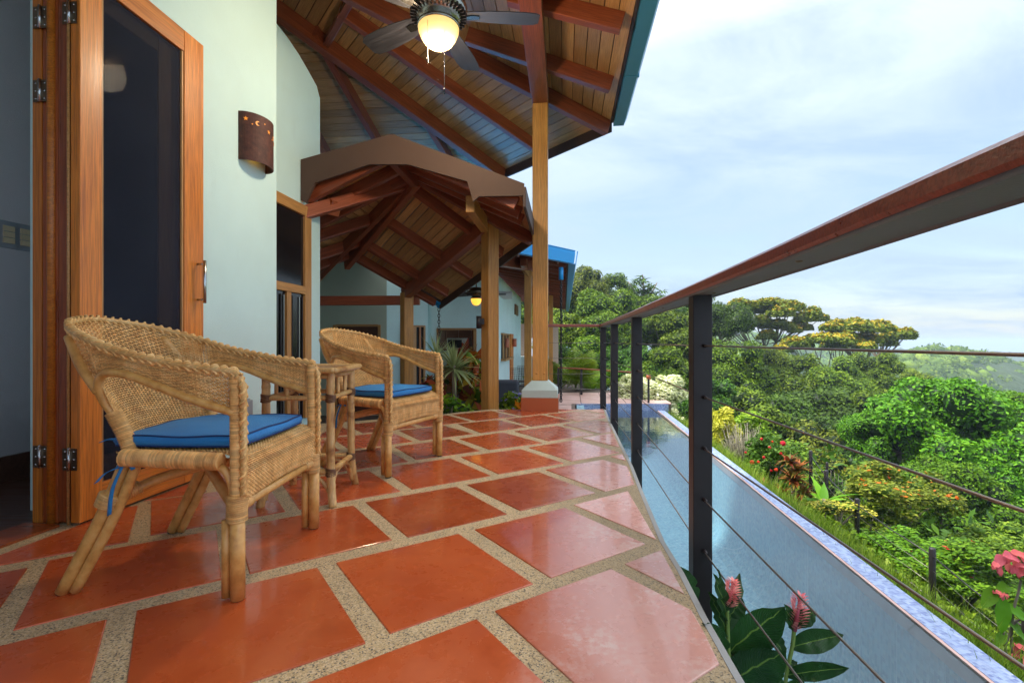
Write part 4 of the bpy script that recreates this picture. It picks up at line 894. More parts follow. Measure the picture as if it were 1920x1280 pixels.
boxw('body', xa(838,Db-.4), xa(878,Db-.4), Db-0.42, Db-0.352, zy(655,Db-.4), zy(633,Db-.4), 'pewter', mw, 0.01); boxw('door_glass', xa(840,Db-.4), xa(866,Db-.4), Db-0.43, Db-0.421, zy(652,Db-.4), zy(637,Db-.4), 'black_gloss', mw); boxw('handle', xa(868,Db-.4), xa(869.5,Db-.4), Db-0.46, Db-0.44, zy(653,Db-.4), zy(636,Db-.4), 'steel', mw)
# right flank of the wing, running away
f0 = Vector((cx, Dk, 0)); 
o = wall_on('wall', (f0.x, f0.y+0.001), (f0+AX*7.2)[:2], ZT, CH+1.72, 0.2, 'aqua_wall', kit, side=-1)
def onf(px): k = (px-960)/F; return (k*f0.y-f0.x)/(AX.x-k*AX.y)
def fb(name, u0, u1, z0, z1, d0, d1, m, parent=kit):
    c = f0+AX*((u0+u1)/2)+AP*((d0+d1)/2)+Z*(z0+z1)/2; b = MB(); b.box((0,0,0), (u1-u0, d1-d0, z1-z0), Matrix((AX, AP, Z)).transposed().to_4x4()); return b.build(name, m, parent, loc=c)
def fD(px): return (f0+AX*onf(px)).y
fw = fb('window', onf(939.5), onf(951), zy(672,fD(945)), zy(628,fD(945)), 0.001, 0.04, 'black_gloss')
for u in (939.5, 945, 950.3): fb('window_frame', onf(u), onf(u+0.9), zy(672,fD(945)), zy(628,fD(945)), 0.04, 0.07, 'frame_wood', fw)
fb('window_sill', onf(939), onf(955), zy(675,fD(945)), zy(671,fD(945)), 0.0, 0.14, 'frame_wood', fw); fb('window_frame', onf(939), onf(952), zy(628,fD(945)), zy(625,fD(945)), 0.0, 0.07, 'frame_wood', fw)
fb('door', onf(955.5), onf(960), ZT, zy(626,fD(957)), 0.001, 0.05, 'door_wood'); fb('vent_window', onf(964.5), onf(970), zy(590,fD(966)), zy(571,fD(966)), 0.001, 0.04, 'cabinet_wood')
for i, px in enumerate((942, 958)):
    u = onf(px); c = f0+AX*u+AP*0.12+Z*(CH-3/900*12); b = MB(); b.tube([c-Z*0.13, c+Z*0.13], 0.065, 14); rt = root('clay_lantern', c, ['terracotta cylinder wall lamp beside the flank window, the one nearer the camera', 'terracotta cylinder wall lamp further along the kitchen flank'][i], 'wall lamp', 'terracotta lamps on the kitchen flank'); b.build('shade', 'terracotta', rt)
    b = MB(); b.box(c-AP*0.09, (0.03, 0.08, 0.05)); b.build('bracket', 'bronze', rt)
# roof over the kitchen terrace
KR = W(1063, 487, 9.41); KL = W(938, 463, 8.12); ev = (KR-KL); ev.z = 0; ev.normalize(); KL = KR-ev*4.6
inr = Vector((-ev.y, ev.x, 0)); inr = inr if inr.y > 0 else -inr
C1 = pl(KR, ev, inr+Z*0.22); C2 = pl(KR, AX, -AP+Z*0.20)
hv = C1[1].cross(C2[1]).normalized(); hv = hv if hv.z > 0 else -hv; AC = KR+hv*3.6; FARR = KR+AX*15
roofC = root('terrace_roof', (AC.x, AC.y, 2.4), 'far terrace roof with bright blue fascia and gutter over the kitchen', 'roof')
polyC1 = [KL, KR, AC, AC-ev*5.5]; polyC2 = [KR, FARR, FARR+(AC-KR)-AX*(AC-KR).dot(AX), AC]
for poly, pl_ in ((polyC1, C1), (polyC2, C2)):
    b = MB(); b.slab([p for p in poly], pl_[1]*0.02); b.build('ceiling_board', 'rafter_wood', roofC); b = MB(); b.slab([p+pl_[1]*0.021 for p in poly], pl_[1]*0.06); b.build('roof_sheet', 'blue_metal', roofC)
for i in range(22):
    p = KR+AX*(0.25+0.62*i); raf(C2, p, p+(-AP+Z*0.20)*(2.9 if i > 1 else 1.0+i*1.0), w=0.05, d=0.11, parent=roofC)
for i in range(8):
    p = KR-ev*(0.25+0.55*i); raf(C1, p, p+(inr+Z*0.22)*min(2.9, 0.7+0.9*i), w=0.05, d=0.11, parent=roofC)
eave(KR, FARR, AP, roofC, gut='blue_metal', bh=0.2, gw=0.17, gh=0.34, lift=0.10); eave(KL, KR+ev*0.05, -inr, roofC, gut='blue_metal', bh=0.2, gw=0.13, gh=0.34, lift=0.105)
pg = KR+(-AP)*0.85-Z*0.02+AX*0.2; beam('edge_beam', pg-AX*0.3, pg+AX*14, 0.12, 0.2, 'rafter_wood', roofC)
pg2 = KR+inr*0.9-Z*0.03; beam('edge_beam', pg2-ev*4.2, pg2+ev*0.1, 0.12, 0.2, 'rafter_wood', roofC)
for i, (px, D) in enumerate(((990, 10.0), (1033, 17.0))):
    c = W(px, 640, D); c.z = ZT; pr_ = root('terrace_post', c, ['slim reddish wood post just left of the tall porch post, beyond the deck', 'far wood post seen thin to the right of the tall porch post'][i], 'post', 'posts of the terrace roof')
    beam('shaft', c, Vector((c.x, c.y, CH+1.62)), 0.145, 0.145, 'post_wood', pr_, up=AX)
    if i == 0: beam('corbel', Vector((c.x-0.22, c.y-0.1, CH+1.74)), Vector((c.x+0.05, c.y, CH+1.35)), 0.13, 0.13, 'post_wood', pr_)
b = MB(); c = W(1052, 513, 9.3); b.tube([c+Z*0.12, c-Z*0.12], 0.045, 12); b.build('gutter_outlet', 'blue_metal', roofC)
chain('rain_chain', c-Z*0.1, 2.3, 0.034, 0.011, 'thick black rain chain hanging from the corner of the blue gutter')
# stone pavilion beyond
pv = root('stone_pavilion', W(1005, 700, 20), 'pinkish stone garden wall with an arched opening beyond the terrace', 'pavilion')
Dp = 20.0
def arch(name, px0, px1, pyt, pyb, a0, a1, at, parent):
    x0, x1 = xa(px0,Dp), xa(px1,Dp); zt_, zb_ = zy(pyt,Dp), zy(pyb,Dp); ax0, ax1 = xa(a0,Dp), xa(a1,Dp); r_ = (ax1-ax0)/2; zc = zy(at,Dp)-r_; n_ = 8
    b = MB(); arcs = [(( ax0+ax1)/2-r_*math.cos(math.pi*i/n_), zc+r_*math.sin(math.pi*i/n_)) for i in range(n_+1)]
    def sl(p): b.slab([Vector((x, Dp, z)) for x, z in p], Vector((0,0.3,0)))
    sl([(x0,zb_),(ax0,zb_),(ax0,zt_),(x0,zt_)]); sl([(ax1,zb_),(x1,zb_),(x1,zt_),(ax1,zt_)])
    for i in range(n_): sl([arcs[i], arcs[i+1], (arcs[i+1][0], zt_), (arcs[i][0], zt_)])
    return b.build(name, 'stone_pink', parent)
arch('arched_wall', 964, 1047, 607, 760, 996, 1012, 630, pv)
boxw('low_counter', xa(966,19.4), xa(1030,19.4), 19.2, 19.9, ZT, zy(668,19.4), 'base_aqua', pv)
# ================================================================== CEILING FANS
def fan(name, hub, R, angs, label, bladem, body, glow, gs, drop, chains, tilt=0.2):
    f = root(name, hub, label, 'ceiling fan')
    b = MB(); b.lathe([(0.0,0.13),(0.11,0.13),(0.18,0.095),(0.205,0.045),(0.195,0.0),(0.15,-0.035),(0.095,-0.05),(0.09,-0.075),(0.0,-0.075)], (0,0,0), 36); b.build('motor_housing', body, f, world=False)
    b = MB()
    for i in range(36):
        a = 2*math.pi*i/36; ca, sa = math.cos(a), math.sin(a); Mv = Matrix.Rotation(a, 4, 'Z'); b.box(Vector((ca*0.172, sa*0.172, -0.016)), (0.055, 0.009, 0.034), Mv)
    b.build('vent_ring', 'black_metal', f, world=False)
    b = MB(); b.tube([(0,0,0.09), (0,0,drop)], 0.013, 10); b.lathe([(0.0,drop-0.06),(0.03,drop-0.06),(0.065,drop),(0.065,drop+0.02)], (0,0,0), 18); b.build('down_rod', body, f, world=False)
    b = MB(); rr = 0.145*gs; b.lathe([(rr*0.55,-0.075),(rr*0.9,-0.085),(rr,-0.105),(rr*0.98,-0.13),(rr*0.86,-0.17),(rr*0.70,-0.205),(rr*0.48,-0.228),(rr*0.2,-0.240),(0.001,-0.242)], (0,0,0), 32); g_ = b.build('glass_bowl', glow, f, world=False)
    b = MB(); b.lathe([(rr*0.5,-0.06),(rr*1.02,-0.078),(rr*1.02,-0.10),(rr*0.9,-0.10)], (0,0,0), 32); b.build('bowl_rim', body, f, world=False)
    # blade outline
    prof = [(0.20,0.060),(0.26,0.074),(0.36,0.088),(0.50,0.096),(0.62,0.095),(0.69,0.086),(R,0.062)]
    prof = [(x*R/0.72 if x != R else R, y) for x, y in prof]
    V = []; n_ = len(prof); Fs = []
    for x, y in prof: V += [(x,-y,-0.003),(x,y,-0.003),(x,y,0.003),(x,-y,0.003)]
    for i in range(n_-1):
        for j in range(4): Fs.append((4*i+j, 4*i+(j+1) % 4, 4*i+4+(j+1) % 4, 4*i+4+j))
    Fs += [(3,2,1,0), (4*n_-4, 4*n_-3, 4*n_-2, 4*n_-1)]
    b = MB(); b.add(V, Fs); bme = b.mesh('blade'); bme.materials.append(MAT[bladem])
    b = MB(); b.add([(0.12,-0.012,-0.02),(0.12,0.012,-0.02),(0.17,0.012,-0.012),(0.24,0.030,-0.005),(0.29,0.024,-0.0045),(0.29,-0.024,-0.0045),(0.24,-0.030,-0.005),(0.17,-0.012,-0.012)], [(0,1,2,7),(7,2,3,6),(6,3,4,5)]); V2 = [(x,y,z-0.006) for x,y,z in b.v]; b.add(V2, [(3,2,1,0)[::-1]]); b.f = b.f[:3]; b.sm = b.sm[:3]; b.add(V2, [(7,2,1,0),(6,3,2,7),(5,4,3,6)]); ame = b.mesh('blade_arm'); ame.materials.append(MAT['pewter'])
    for a in angs:
        bo = bpy.data.objects.new('blade', bme); C.objects.link(bo); bo.parent = f; bo.location = (0,0,-0.005); bo.rotation_euler = (tilt, 0, a)
        ao = bpy.data.objects.new('blade_arm', ame); C.objects.link(ao); ao.parent = bo
    for dx, dy, L in chains:
        b = MB(); b.tube([(dx,dy,-0.10), (dx,dy,-0.10-L)], 0.0016, 5); b.build('pull_chain', 'steel', f, world=False)
        b = MB(); b.lathe([(0.0,0.02),(0.004,0.018),(0.006,0.0),(0.005,-0.02),(0.0,-0.024)], (0,0,0), 10); k_ = b.build('chain_knob', 'black_gloss', f, world=False); k_.location = (dx, dy, -0.10-L)
    return f
hub = Vector((-0.523, 3.42, CH+2.33))
fan('ceiling_fan', hub, 0.72, [math.radians(a) for a in (4, 76, 148, 220, 292)], 'bronze ceiling fan with a glowing cream glass bowl over the deck', 'fan_blade', 'pewter', 'lit_glass', 1.0, 0.9, ((-0.055,-0.13,0.30), (0.055,-0.10,0.50)))
ld = bpy.data.lights.new('fan_lamp', 'POINT'); lo = bpy.data.objects.new('fan_lamp', ld); C.objects.link(lo); lo.location = hub+Vector((0,0,-0.30)); ld.energy = 26; ld.color = (1.0,0.80,0.55); ld.shadow_soft_size = 0.12
hub2 = W(893, 551, 10.0)
fan('ceiling_fan', hub2, 0.62, [math.radians(a) for a in (2, 74, 146, 218, 290)], 'small dark ceiling fan with an amber light, far off before the kitchen wall', 'fan_blade', 'bronze', 'lit_amber', 0.78, 0.95, ())
# ================================================================== DECK RAILING
rail = root('deck_railing', (0.75, 2.0, 0), 'black steel deck railing with a curved red-brown wood handrail and steel cables', 'railing')
rc = [(0.50,-1.4),(0.515,-0.3),(0.553,0.467),(0.63,1.1),(0.708,1.78),(0.795,2.6),(0.884,3.40),(0.95,4.1),(1.013,4.75),(1.075,5.4),(1.115,5.80)]
RZ = CH+0.174
def sweep(name, pts, w, h, m, parent, z0, smooth=6, closed=False):
    P = smoothpts([Vector((x, y, z0)) for x, y in pts], smooth); b = MB(); V = []; prof = [(-w/2+0.006,0),(w/2-0.006,0),(w/2,0.006),(w/2,h-0.008),(w/2-0.008,h),(-w/2+0.008,h),(-w/2,h-0.008),(-w/2,0.006)]
    for i, p in enumerate(P):
        t = (P[min(i+1,len(P)-1)]-P[max(i-1,0)]).normalized(); n = Vector((t.y,-t.x,0))
        for x, z in prof: V.append(p+n*x+Z*z)
    k = len(prof); Fs = [(i*k+j, i*k+(j+1) % k, (i+1)*k+(j+1) % k, (i+1)*k+j) for i in range(len(P)-1) for j in range(k)]+[tuple(range(k-1,-1,-1)), tuple(range((len(P)-1)*k, len(P)*k))]
    b.add(V, Fs); return b.build(name, m, parent)
sweep('handrail', rc, 0.112, 0.034, 'rail_wood', rail, RZ)
sweep('handrail_underside', [(x, y) for x, y in rc], 0.098, 0.003, 'underside_paint', rail, RZ-0.0032)
sweep('handrail', [(1.06,5.86),(0.75,5.86),(0.43,5.84)], 0.09, 0.034, 'rail_wood', rail, RZ+0.001, 2)
posts = [(0.702,1.79),(0.882,3.40),(1.012,4.75),(1.10,5.80),(0.53,-0.55),]
for i, (x, y) in enumerate(posts):
    beam('railing_post', Vector((x, y, -0.95 if i < 3 else -0.4)), Vector((x, y, RZ-0.003)), 0.068, 0.068, 'black_metal', rail, up=AX, bev=0.003)
for (x, y) in [(0.702+0.02,1.79-0.1), (0.78,2.45), (0.62,1.02), (0.87,3.25)]:
    b = MB(); b.lathe([(0.0,-0.0062),(0.006,-0.0055),(0.008,-0.003)], Vector((x-0.01, y, RZ)), 10); b.build('screw_head', 'bronze', rail)
cabp = [(0.50,-1.4),(0.53,-0.55),(0.702,1.79),(0.882,3.40),(1.012,4.75),(1.10,5.80)]
for k in range(5):
    z = CH-0.016-0.187*k
    b = MB()
    for (p, q) in zip(cabp[:-1], cabp[1:]): b.tube([Vector((*p, z)), Vector((*q, z))], 0.0028, 6)
    b.build('cable', 'cable', rail)
    b = MB(); b.tube([Vector((1.10,5.80,z)), Vector((0.43,5.80,z))], 0.0024, 5); b.build('cable', 'cable', rail)
    for (x, y) in posts[:4]:
        b = MB(); b.tube([Vector((x, y-0.060, z)), Vector((x, y-0.036, z)), Vector((x, y+0.036, z)), Vector((x, y+0.06, z))], [0.005, 0.0085, 0.0085, 0.005], 8); b.build('cable_fitting', 'black_metal', rail)
# ---- terrace railing far off
tr = root('terrace_railing', W(1130, 720, 15), 'low black railing with a thin wood top along the far edge of the terrace', 'railing')
tp = [(1047, 690, 735, 15.6), (1090, 692, 738, 15.3), (1147, 696, 745, 14.6), (1203, 700, 752, 13.9)]
pts = []
for px, pt, pb, D in tp:
    a = W(px, pt, D); b_ = Vector((a.x, a.y, ZT)); beam('railing_post', b_, a, 0.07, 0.07, 'black_metal', tr); pts.append(a)
for a, b_ in zip(pts[:-1], pts[1:]): beam('handrail', a+Z*0.015, b_+Z*0.015, 0.09, 0.035, 'rail_wood', tr)
for k in range(1, 4):
    b = MB(); b.tube([p-Z*0.2*k for p in pts], 0.004, 5); b.build('cable', 'cable', tr)
cp = W(1216, 702, 13.3); rt = root('capped_post', (cp.x, cp.y, ZT), 'lone black post with a red cap beside the cream flowering bush', 'post')
beam('post_shaft', Vector((cp.x, cp.y, ZT)), cp-Z*0.1, 0.05, 0.05, 'black_metal', rt); b = MB(); b.lathe([(0.0,0.0),(0.055,-0.01),(0.065,-0.12),(0.04,-0.13)], cp, 12); b.build('cap', 'base_orange', rt)
# ---- hillside wire fences
def fence(pts, nw, label, hs, r=0.038, mesh=False):
    f = root('wire_fence', pts[0], label, 'fence'); tops = []
    for (p, h) in zip(pts, hs):
        b = MB(); b.tube([p-Z*0.5, p+Z*(h+0.06), p+Z*(h+0.072)], [r, r, r*0.8], 10); b.build('fence_post', 'black_metal', f); tops.append(p+Z*h)
    for k in range(nw):
        b = MB()
        for (p, q, h, g_) in zip(pts[:-1], pts[1:], hs[:-1], hs[1:]):
            A_, B_ = p+Z*(h*(1-k/nw)-0.03), q+Z*(g_*(1-k/nw)-0.03); mid = (A_+B_)/2-Z*0.03; b.tube([A_, mid, B_], 0.009 if k == 0 else 0.003, 5)
        b.build('fence_wire', 'black_metal' if k == 0 else 'cable', f)
    if mesh:
        b = MB()
        for (p, q, h, g_) in zip(pts[:-1], pts[1:], hs[:-1], hs[1:]):
            n = int((q-p).length/0.16)
            for i in range(1, n):
                t = i/n; a = p.lerp(q, t); b.tube([a+Z*0.0, a+Z*(h*(1-t)+g_*t-0.03)], 0.003, 4)
        b.build('fence_wire', 'cable', f)
def fp_(px, pyt, pyb, h):
    D = h*F/(pyb-pyt); a = W(px, pyb, D); return a
fpts = [(W(1925, 1320, 4.6), 0.75), (fp_(1748, 1037, 1145, 0.75), 0.75), (fp_(1607, 942, 1024, 0.75), 0.75), (fp_(1549, 888, 966, 0.82), 0.82), (fp_(1520, 850, 915, 0.8), 0.8)]
fence([p for p, h in fpts], 4, 'black-post wire fence stepping up the grassy bank below the pool', [h for p, h in fpts])
gp = [(fp_(1549, 884, 960, 0.9), 0.95), (fp_(1646, 940, 1010, 0.9), 0.9), (fp_(1700, 985, 1060, 0.9), 0.9)]
fence([p+Vector((0.25,0.35,0)) for p, h in gp], 5, 'second fence of thin wire mesh running off behind the banana-leaved plant', [h for p, h in gp], r=0.03, mesh=True)
# ================================================================== RATTAN CHAIRS
def arc_resample(P, n):
    P = np.array([p[:] for p in P]); d = np.r_[0, np.cumsum(np.linalg.norm(np.diff(P, axis=0), axis=1))]; t = np.linspace(0, d[-1], n)
    return np.stack([np.interp(t, d, P[:, k]) for k in range(3)], 1)
def weave(top, bot, rows, name, m, parent, hh=0.0027, tt=0.0013, amp=0.0030, stake=0.0028, profile=None):
    """top, bot: (n,3) matching polylines (n stakes). weavers run along, stakes run across; returns one mesh of real strands"""
    n = len(top); v = np.linspace(0.0, 1.0, rows)
    if profile is None: S = top[None]*(1-v[:, None, None])+bot[None]*v[:, None, None]
    else: S = profile(v)
    dU = np.gradient(S, axis=1); dV = np.gradient(S, axis=0); Nn = np.cross(dU, dV); Nn /= np.linalg.norm(Nn, axis=2, keepdims=True)+1e-9; Vn = dV/(np.linalg.norm(dV, axis=2, keepdims=True)+1e-9)
    sgn = ((np.arange(n)[None]+np.arange(rows)[:, None]) % 2)*2-1
    P = S+Nn*(sgn[..., None]*amp)
    # insert midpoints for a rounder weave
    mid = (S[:, :-1]+S[:, 1:])/2
    full = np.zeros((rows, 2*n-1, 3)); full[:, ::2] = P; full[:, 1::2] = mid
    fN = np.repeat(Nn, 2, axis=1)[:, :2*n-1]; fV = np.repeat(Vn, 2, axis=1)[:, :2*n-1]
    ring = np.stack([full+fV*hh, full+fN*tt, full-fV*hh, full-fN*tt], 2)       # rows, cols, 4, 3
    cols = 2*n-1; Vv = ring.reshape(-1, 3); base = (np.arange(rows)[:, None]*cols+np.arange(cols-1)[None])*4
    Q = []
    for k in range(4):
        k2 = (k+1) % 4; Q.append(np.stack([base+k, base+k2, base+4+k2, base+4+k], -1).reshape(-1, 4))
    Q = np.concatenate(Q); nv = len(Vv)
    # stakes
    m_ = 9; vs = np.linspace(0, rows-1, m_).round().astype(int); Sk = S[vs]; NU = dU[vs]/(np.linalg.norm(dU[vs], axis=2, keepdims=True)+1e-9); NN = Nn[vs]
    rg = np.stack([Sk+NU*stake, Sk+NN*stake*0.6, Sk-NU*stake, Sk-NN*stake*0.6], 2); V2 = rg.reshape(-1, 3)
    b2 = (np.arange(m_-1)[:, None]*n+np.arange(n)[None])*4
    Q2 = [np.stack([b2+k, b2+(k+1) % 4, b2+n*4+(k+1) % 4, b2+n*4+k], -1).reshape(-1, 4)+nv for k in range(4)]
    me = npmesh(name, np.concatenate([Vv, V2]), np.concatenate([Q]+Q2), smooth=True)
    return newobj(name, me, m, parent)
def braid(P, r, name, m, parent, step=0.0065, ref=(0,0,1), pitch=0.085, ns=3):
    n = max(8, int(sum((Vector(P[i+1])-Vector(P[i])).length for i in range(len(P)-1))/step)); Q = arc_resample([Vector(p) for p in P], n); b = MB()
    T = np.gradient(Q, axis=0); T /= np.linalg.norm(T, axis=1, keepdims=True); ref = np.array(ref, float)
    Nn = ref[None]-T*(T@ref)[:, None]; Nn /= np.linalg.norm(Nn, axis=1, keepdims=True); Bn = np.cross(T, Nn)
    d = np.r_[0, np.cumsum(np.linalg.norm(np.diff(Q, axis=0), axis=1))]
    for k in range(3):
        ph = 2*math.pi*d/pitch+k*2*math.pi/3; off = Nn*(r*0.47*np.sin(ph))[:, None]; dep = Bn*(r*0.36*np.sin(2*ph))[:, None]
        lat = (np.arange(ns)-(ns-1)/2)*r*0.36
        for l in lat:
            pts = Q+off+dep+Nn*(l*(0.35+0.45*np.abs(np.sin(ph))))[:, None]+T*(l*1.3*np.cos(ph))[:, None]
            b.tube([Vector(p) for p in pts], r*0.22, 6)
    b.tube([Vector(p) for p in Q], r*0.55, 8)
    return b.build(name, m, parent, world=False)
def wrapped(P, r, name, m, parent, pitch=0.0045, n=12):
    """cane binding: many close turns, each turn its own little barrel"""
    pitch = max(pitch, 0.0052); P = [Vector(p) for p in P]; L = sum((P[i+1]-P[i]).length for i in range(len(P)-1)); k = max(2, int(L/pitch)); Q = arc_resample(P, k*2+1); b = MB()
    for i in range(k): b.tube([Vector(Q[2*i]), Vector(Q[2*i+1]), Vector(Q[2*i+2])], [r*0.90, r*1.05, r*0.90], n, cap=(i in (0, k-1)), ref=(0.31, 0.23, 0.92) if abs((P[-1]-P[0]).normalized().z) < 0.8 else (1, 0.2, 0.1))
    return b.build(name, 'rattan_wrap', parent, world=False)
def cane(P, r, name, m, parent, n=10, sm=5):
    b = MB(); b.tube(smoothpts(P, sm) if len(P) > 2 else P, r, n); return b.build(name, m, parent, world=False)
def rattan_chair(label):
    t = root('rattan_chair', (0,0,0), label, 'chair', 'rattan armchairs on the deck')
    half = [(0.295,-0.285,0.695),(0.27,-0.288,0.708),(0.12,-0.292,0.728),(-0.06,-0.290,0.765),(-0.20,-0.268,0.812),(-0.31,-0.20,0.852),(-0.365,-0.10,0.872),(-0.385,0,0.88)]
    rim = smoothpts(half+[(x,-y,z) for x, y, z in half[-2::-1]], 8)
    R_ = np.array([p[:] for p in rim]); nR = len(R_)
    wv = 'rattan_weave'
    # back: between the rear corners of the rim and the seat
    d = np.r_[0, np.cumsum(np.linalg.norm(np.diff(R_, axis=0), axis=1))]; tot = d[-1]
    def rimat(s): return np.stack([np.interp(s, d, R_[:, k]) for k in range(3)], -1)
    sc_ = 0.50                                        # rim arc length of one arm, up to the rear post
    nb_ = 44; sb = np.linspace(sc_, tot-sc_, nb_); top = rimat(sb); yy = np.linspace(-0.205, 0.205, nb_); bot = np.stack([-0.085-0.045*(1-(yy/0.205)**2), yy, np.full(nb_, 0.455)], -1)
    def prof(v):
        S = top[None]*(1-v[:, None, None])+bot[None]*v[:, None, None]; bul = np.sin(math.pi*v)*0.018; S = S.copy(); S[:, :, 0] -= bul[:, None]*np.cos(yy/0.205*1.2)[None]; S[:, :, 1] *= (1+0.05*np.sin(math.pi*v))[:, None]; return S
    weave(top, bot, 62, 'backrest', wv, t, profile=prof)
    # arms: from rim down to the bent arm cane
    for s_ in (-1, 1):
        ns = 38; ss_ = np.linspace(0.02, sc_, ns); tp_ = rimat(ss_); 
        low = [(0.285,-0.280,0.585),(0.15,-0.284,0.628),(0.0,-0.286,0.688),(-0.07,-0.284,0.706),(-0.125,-0.272,0.700),(-0.155,-0.255,0.672)]
        lowc = arc_resample(smoothpts(low, 6), ns)
        # match by x so that the stakes stand upright
        tp_ = tp_.copy(); tp_[:, 1] = np.abs(tp_[:, 1])*s_; lowc[:, 1] = np.abs(lowc[:, 1])*s_
        weave(tp_, lowc, 21, 'arm_weave', wv, t)
        m1 = lambda x, y, z: Vector((x, y*s_, z))
        cane([m1(0.285,0.285,0.580), m1(0.15,0.288,0.622), m1(0.0,0.290,0.682), m1(-0.07,0.288,0.702), m1(-0.13,0.275,0.698), m1(-0.162,0.256,0.660), m1(-0.158,0.240,0.61), m1(-0.135,0.228,0.565)], 0.0135, 'arm_cane', 'rattan_cane', t)
        wrapped([m1(-0.138,0.230,0.575), m1(-0.11,0.222,0.51), m1(-0.085,0.218,0.44)], 0.023, 'rear_upright', wv, t)
        cane([m1(-0.300,0.205,0.815), m1(-0.235,0.235,0.725), m1(-0.165,0.250,0.64)], 0.016, 'back_post', 'rattan_cane', t)
        # front post with its braid and the double-cane leg
        wrapped([m1(0.282,0.278,0.700), m1(0.285,0.280,0.50), m1(0.287,0.280,0.30)], 0.0185, 'front_post', wv, t)
        braid([(0.292,-0.283*-s_,0.700), (0.310,0.284*s_,0.66), (0.311,0.284*s_,0.50), (0.311,0.284*s_,0.325)], 0.0175, 'post_braid', wv, t, ref=(0.0, 1, 0))
        wrapped([m1(0.288,0.280,0.325), m1(0.288,0.282,0.245)], 0.030, 'leg_collar', wv, t, pitch=0.006)
        lg = cane([m1(0.292,0.286,0.26), m1(0.292,0.284,0.008)], 0.0215, 'leg', 'rattan_cane', t, 14); lg2 = cane([m1(0.257,0.282,0.25), m1(0.256,0.281,0.012)], 0.0150, 'leg', 'rattan_cane', t)
        b = MB(); b.tube([m1(0.292,0.284,0.0), m1(0.292,0.284,0.009)], 0.017, 10); b.build('foot', 'rubber', t, world=False)
        l3 = cane([m1(-0.085,0.225,0.45), m1(-0.16,0.235,0.26), m1(-0.285,0.245,0.008)], 0.0200, 'leg', 'rattan_cane', t, 14); l4 = cane([m1(-0.055,0.228,0.43), m1(-0.125,0.236,0.25), m1(-0.247,0.243,0.010)], 0.0155, 'leg', 'rattan_cane', t)
        b = MB(); b.tube([m1(-0.285,0.245,0.0), m1(-0.285,0.245,0.009)], 0.016, 10); b.build('foot', 'rubber', t, world=False)
        wrapped([m1(-0.135,0.232,0.315), m1(-0.150,0.234,0.275)], 0.037, 'leg_binding', wv, t, pitch=0.006)
        # wrapped seat rail down each side
        wrapped([m1(-0.08,0.262,0.437), m1(0.10,0.270,0.432), m1(0.235,0.274,0.427)], 0.027, 'seat_rail', wv, t, pitch=0.0055)
        cane([m1(0.205,0.268,0.415), m1(0.245,0.272,0.40), m1(0.268,0.274,0.355), m1(0.272,0.275,0.30)], 0.0125, 'corner_brace', 'rattan_cane', t)
        cane([m1(-0.14,0.225,0.295), m1(-0.06,0.12,0.335), m1(0.03,0.02,0.352)], 0.0165, 'stretcher', 'rattan_cane', t); cane([m1(0.03,0.02,0.352), m1(0.12,0.11,0.325), m1(0.275,0.262,0.275)], 0.0175, 'stretcher', 'rattan_cane', t)
        wrapped([m1(-0.138,0.215,0.298), m1(-0.10,0.165,0.318)], 0.022, 'stretcher_binding', wv, t, pitch=0.006)
    cane([Vector((0.284,-0.262,0.286)), Vector((0.284,0.262,0.286))], 0.016, 'stretcher', 'rattan_cane', t); 
    for s_ in (-1, 1): wrapped([Vector((0.284,0.262*s_,0.286)), Vector((0.284,0.20*s_,0.286))], 0.0195, 'stretcher_binding', wv, t, pitch=0.006)
    cane([Vector((-0.15,-0.22,0.30)), Vector((-0.15,0.22,0.30))], 0.015, 'stretcher', 'rattan_cane', t)
    # woven seat rolling over into the apron
    nu = 62; yy2 = np.linspace(-0.262, 0.262, nu)
    path = arc_resample(smoothpts([Vector(p) for p in ((-0.10,0,0.452),(0.05,0,0.452),(0.20,0,0.452),(0.262,0,0.448),(0.292,0,0.430),(0.300,0,0.40),(0.300,0,0.36),(0.297,0,0.312))], 6), 84)
    def prof2(v):
        S = np.zeros((len(v), nu, 3)); S[:, :, 0] = path[:, 0][:, None]; S[:, :, 1] = yy2[None]; S[:, :, 2] = path[:, 2][:, None]-(0.02*(np.clip((path[:, 2]-0.30)/0.15, 0, 1) < 0.8))[:, None]*0; S[:, :, 2] += (0.022*(yy2/0.262)**2)[None]*np.clip((0.43-path[:, 2])/0.1, 0, 1)[:, None]*-0.6; return S
    weave(np.zeros((nu,3)), np.zeros((nu,3)), 84, 'seat', wv, t, profile=prof2)
    braid(rim, 0.0185, 'rim_braid', wv, t, ref=(0,0,1), pitch=0.085)
    return t
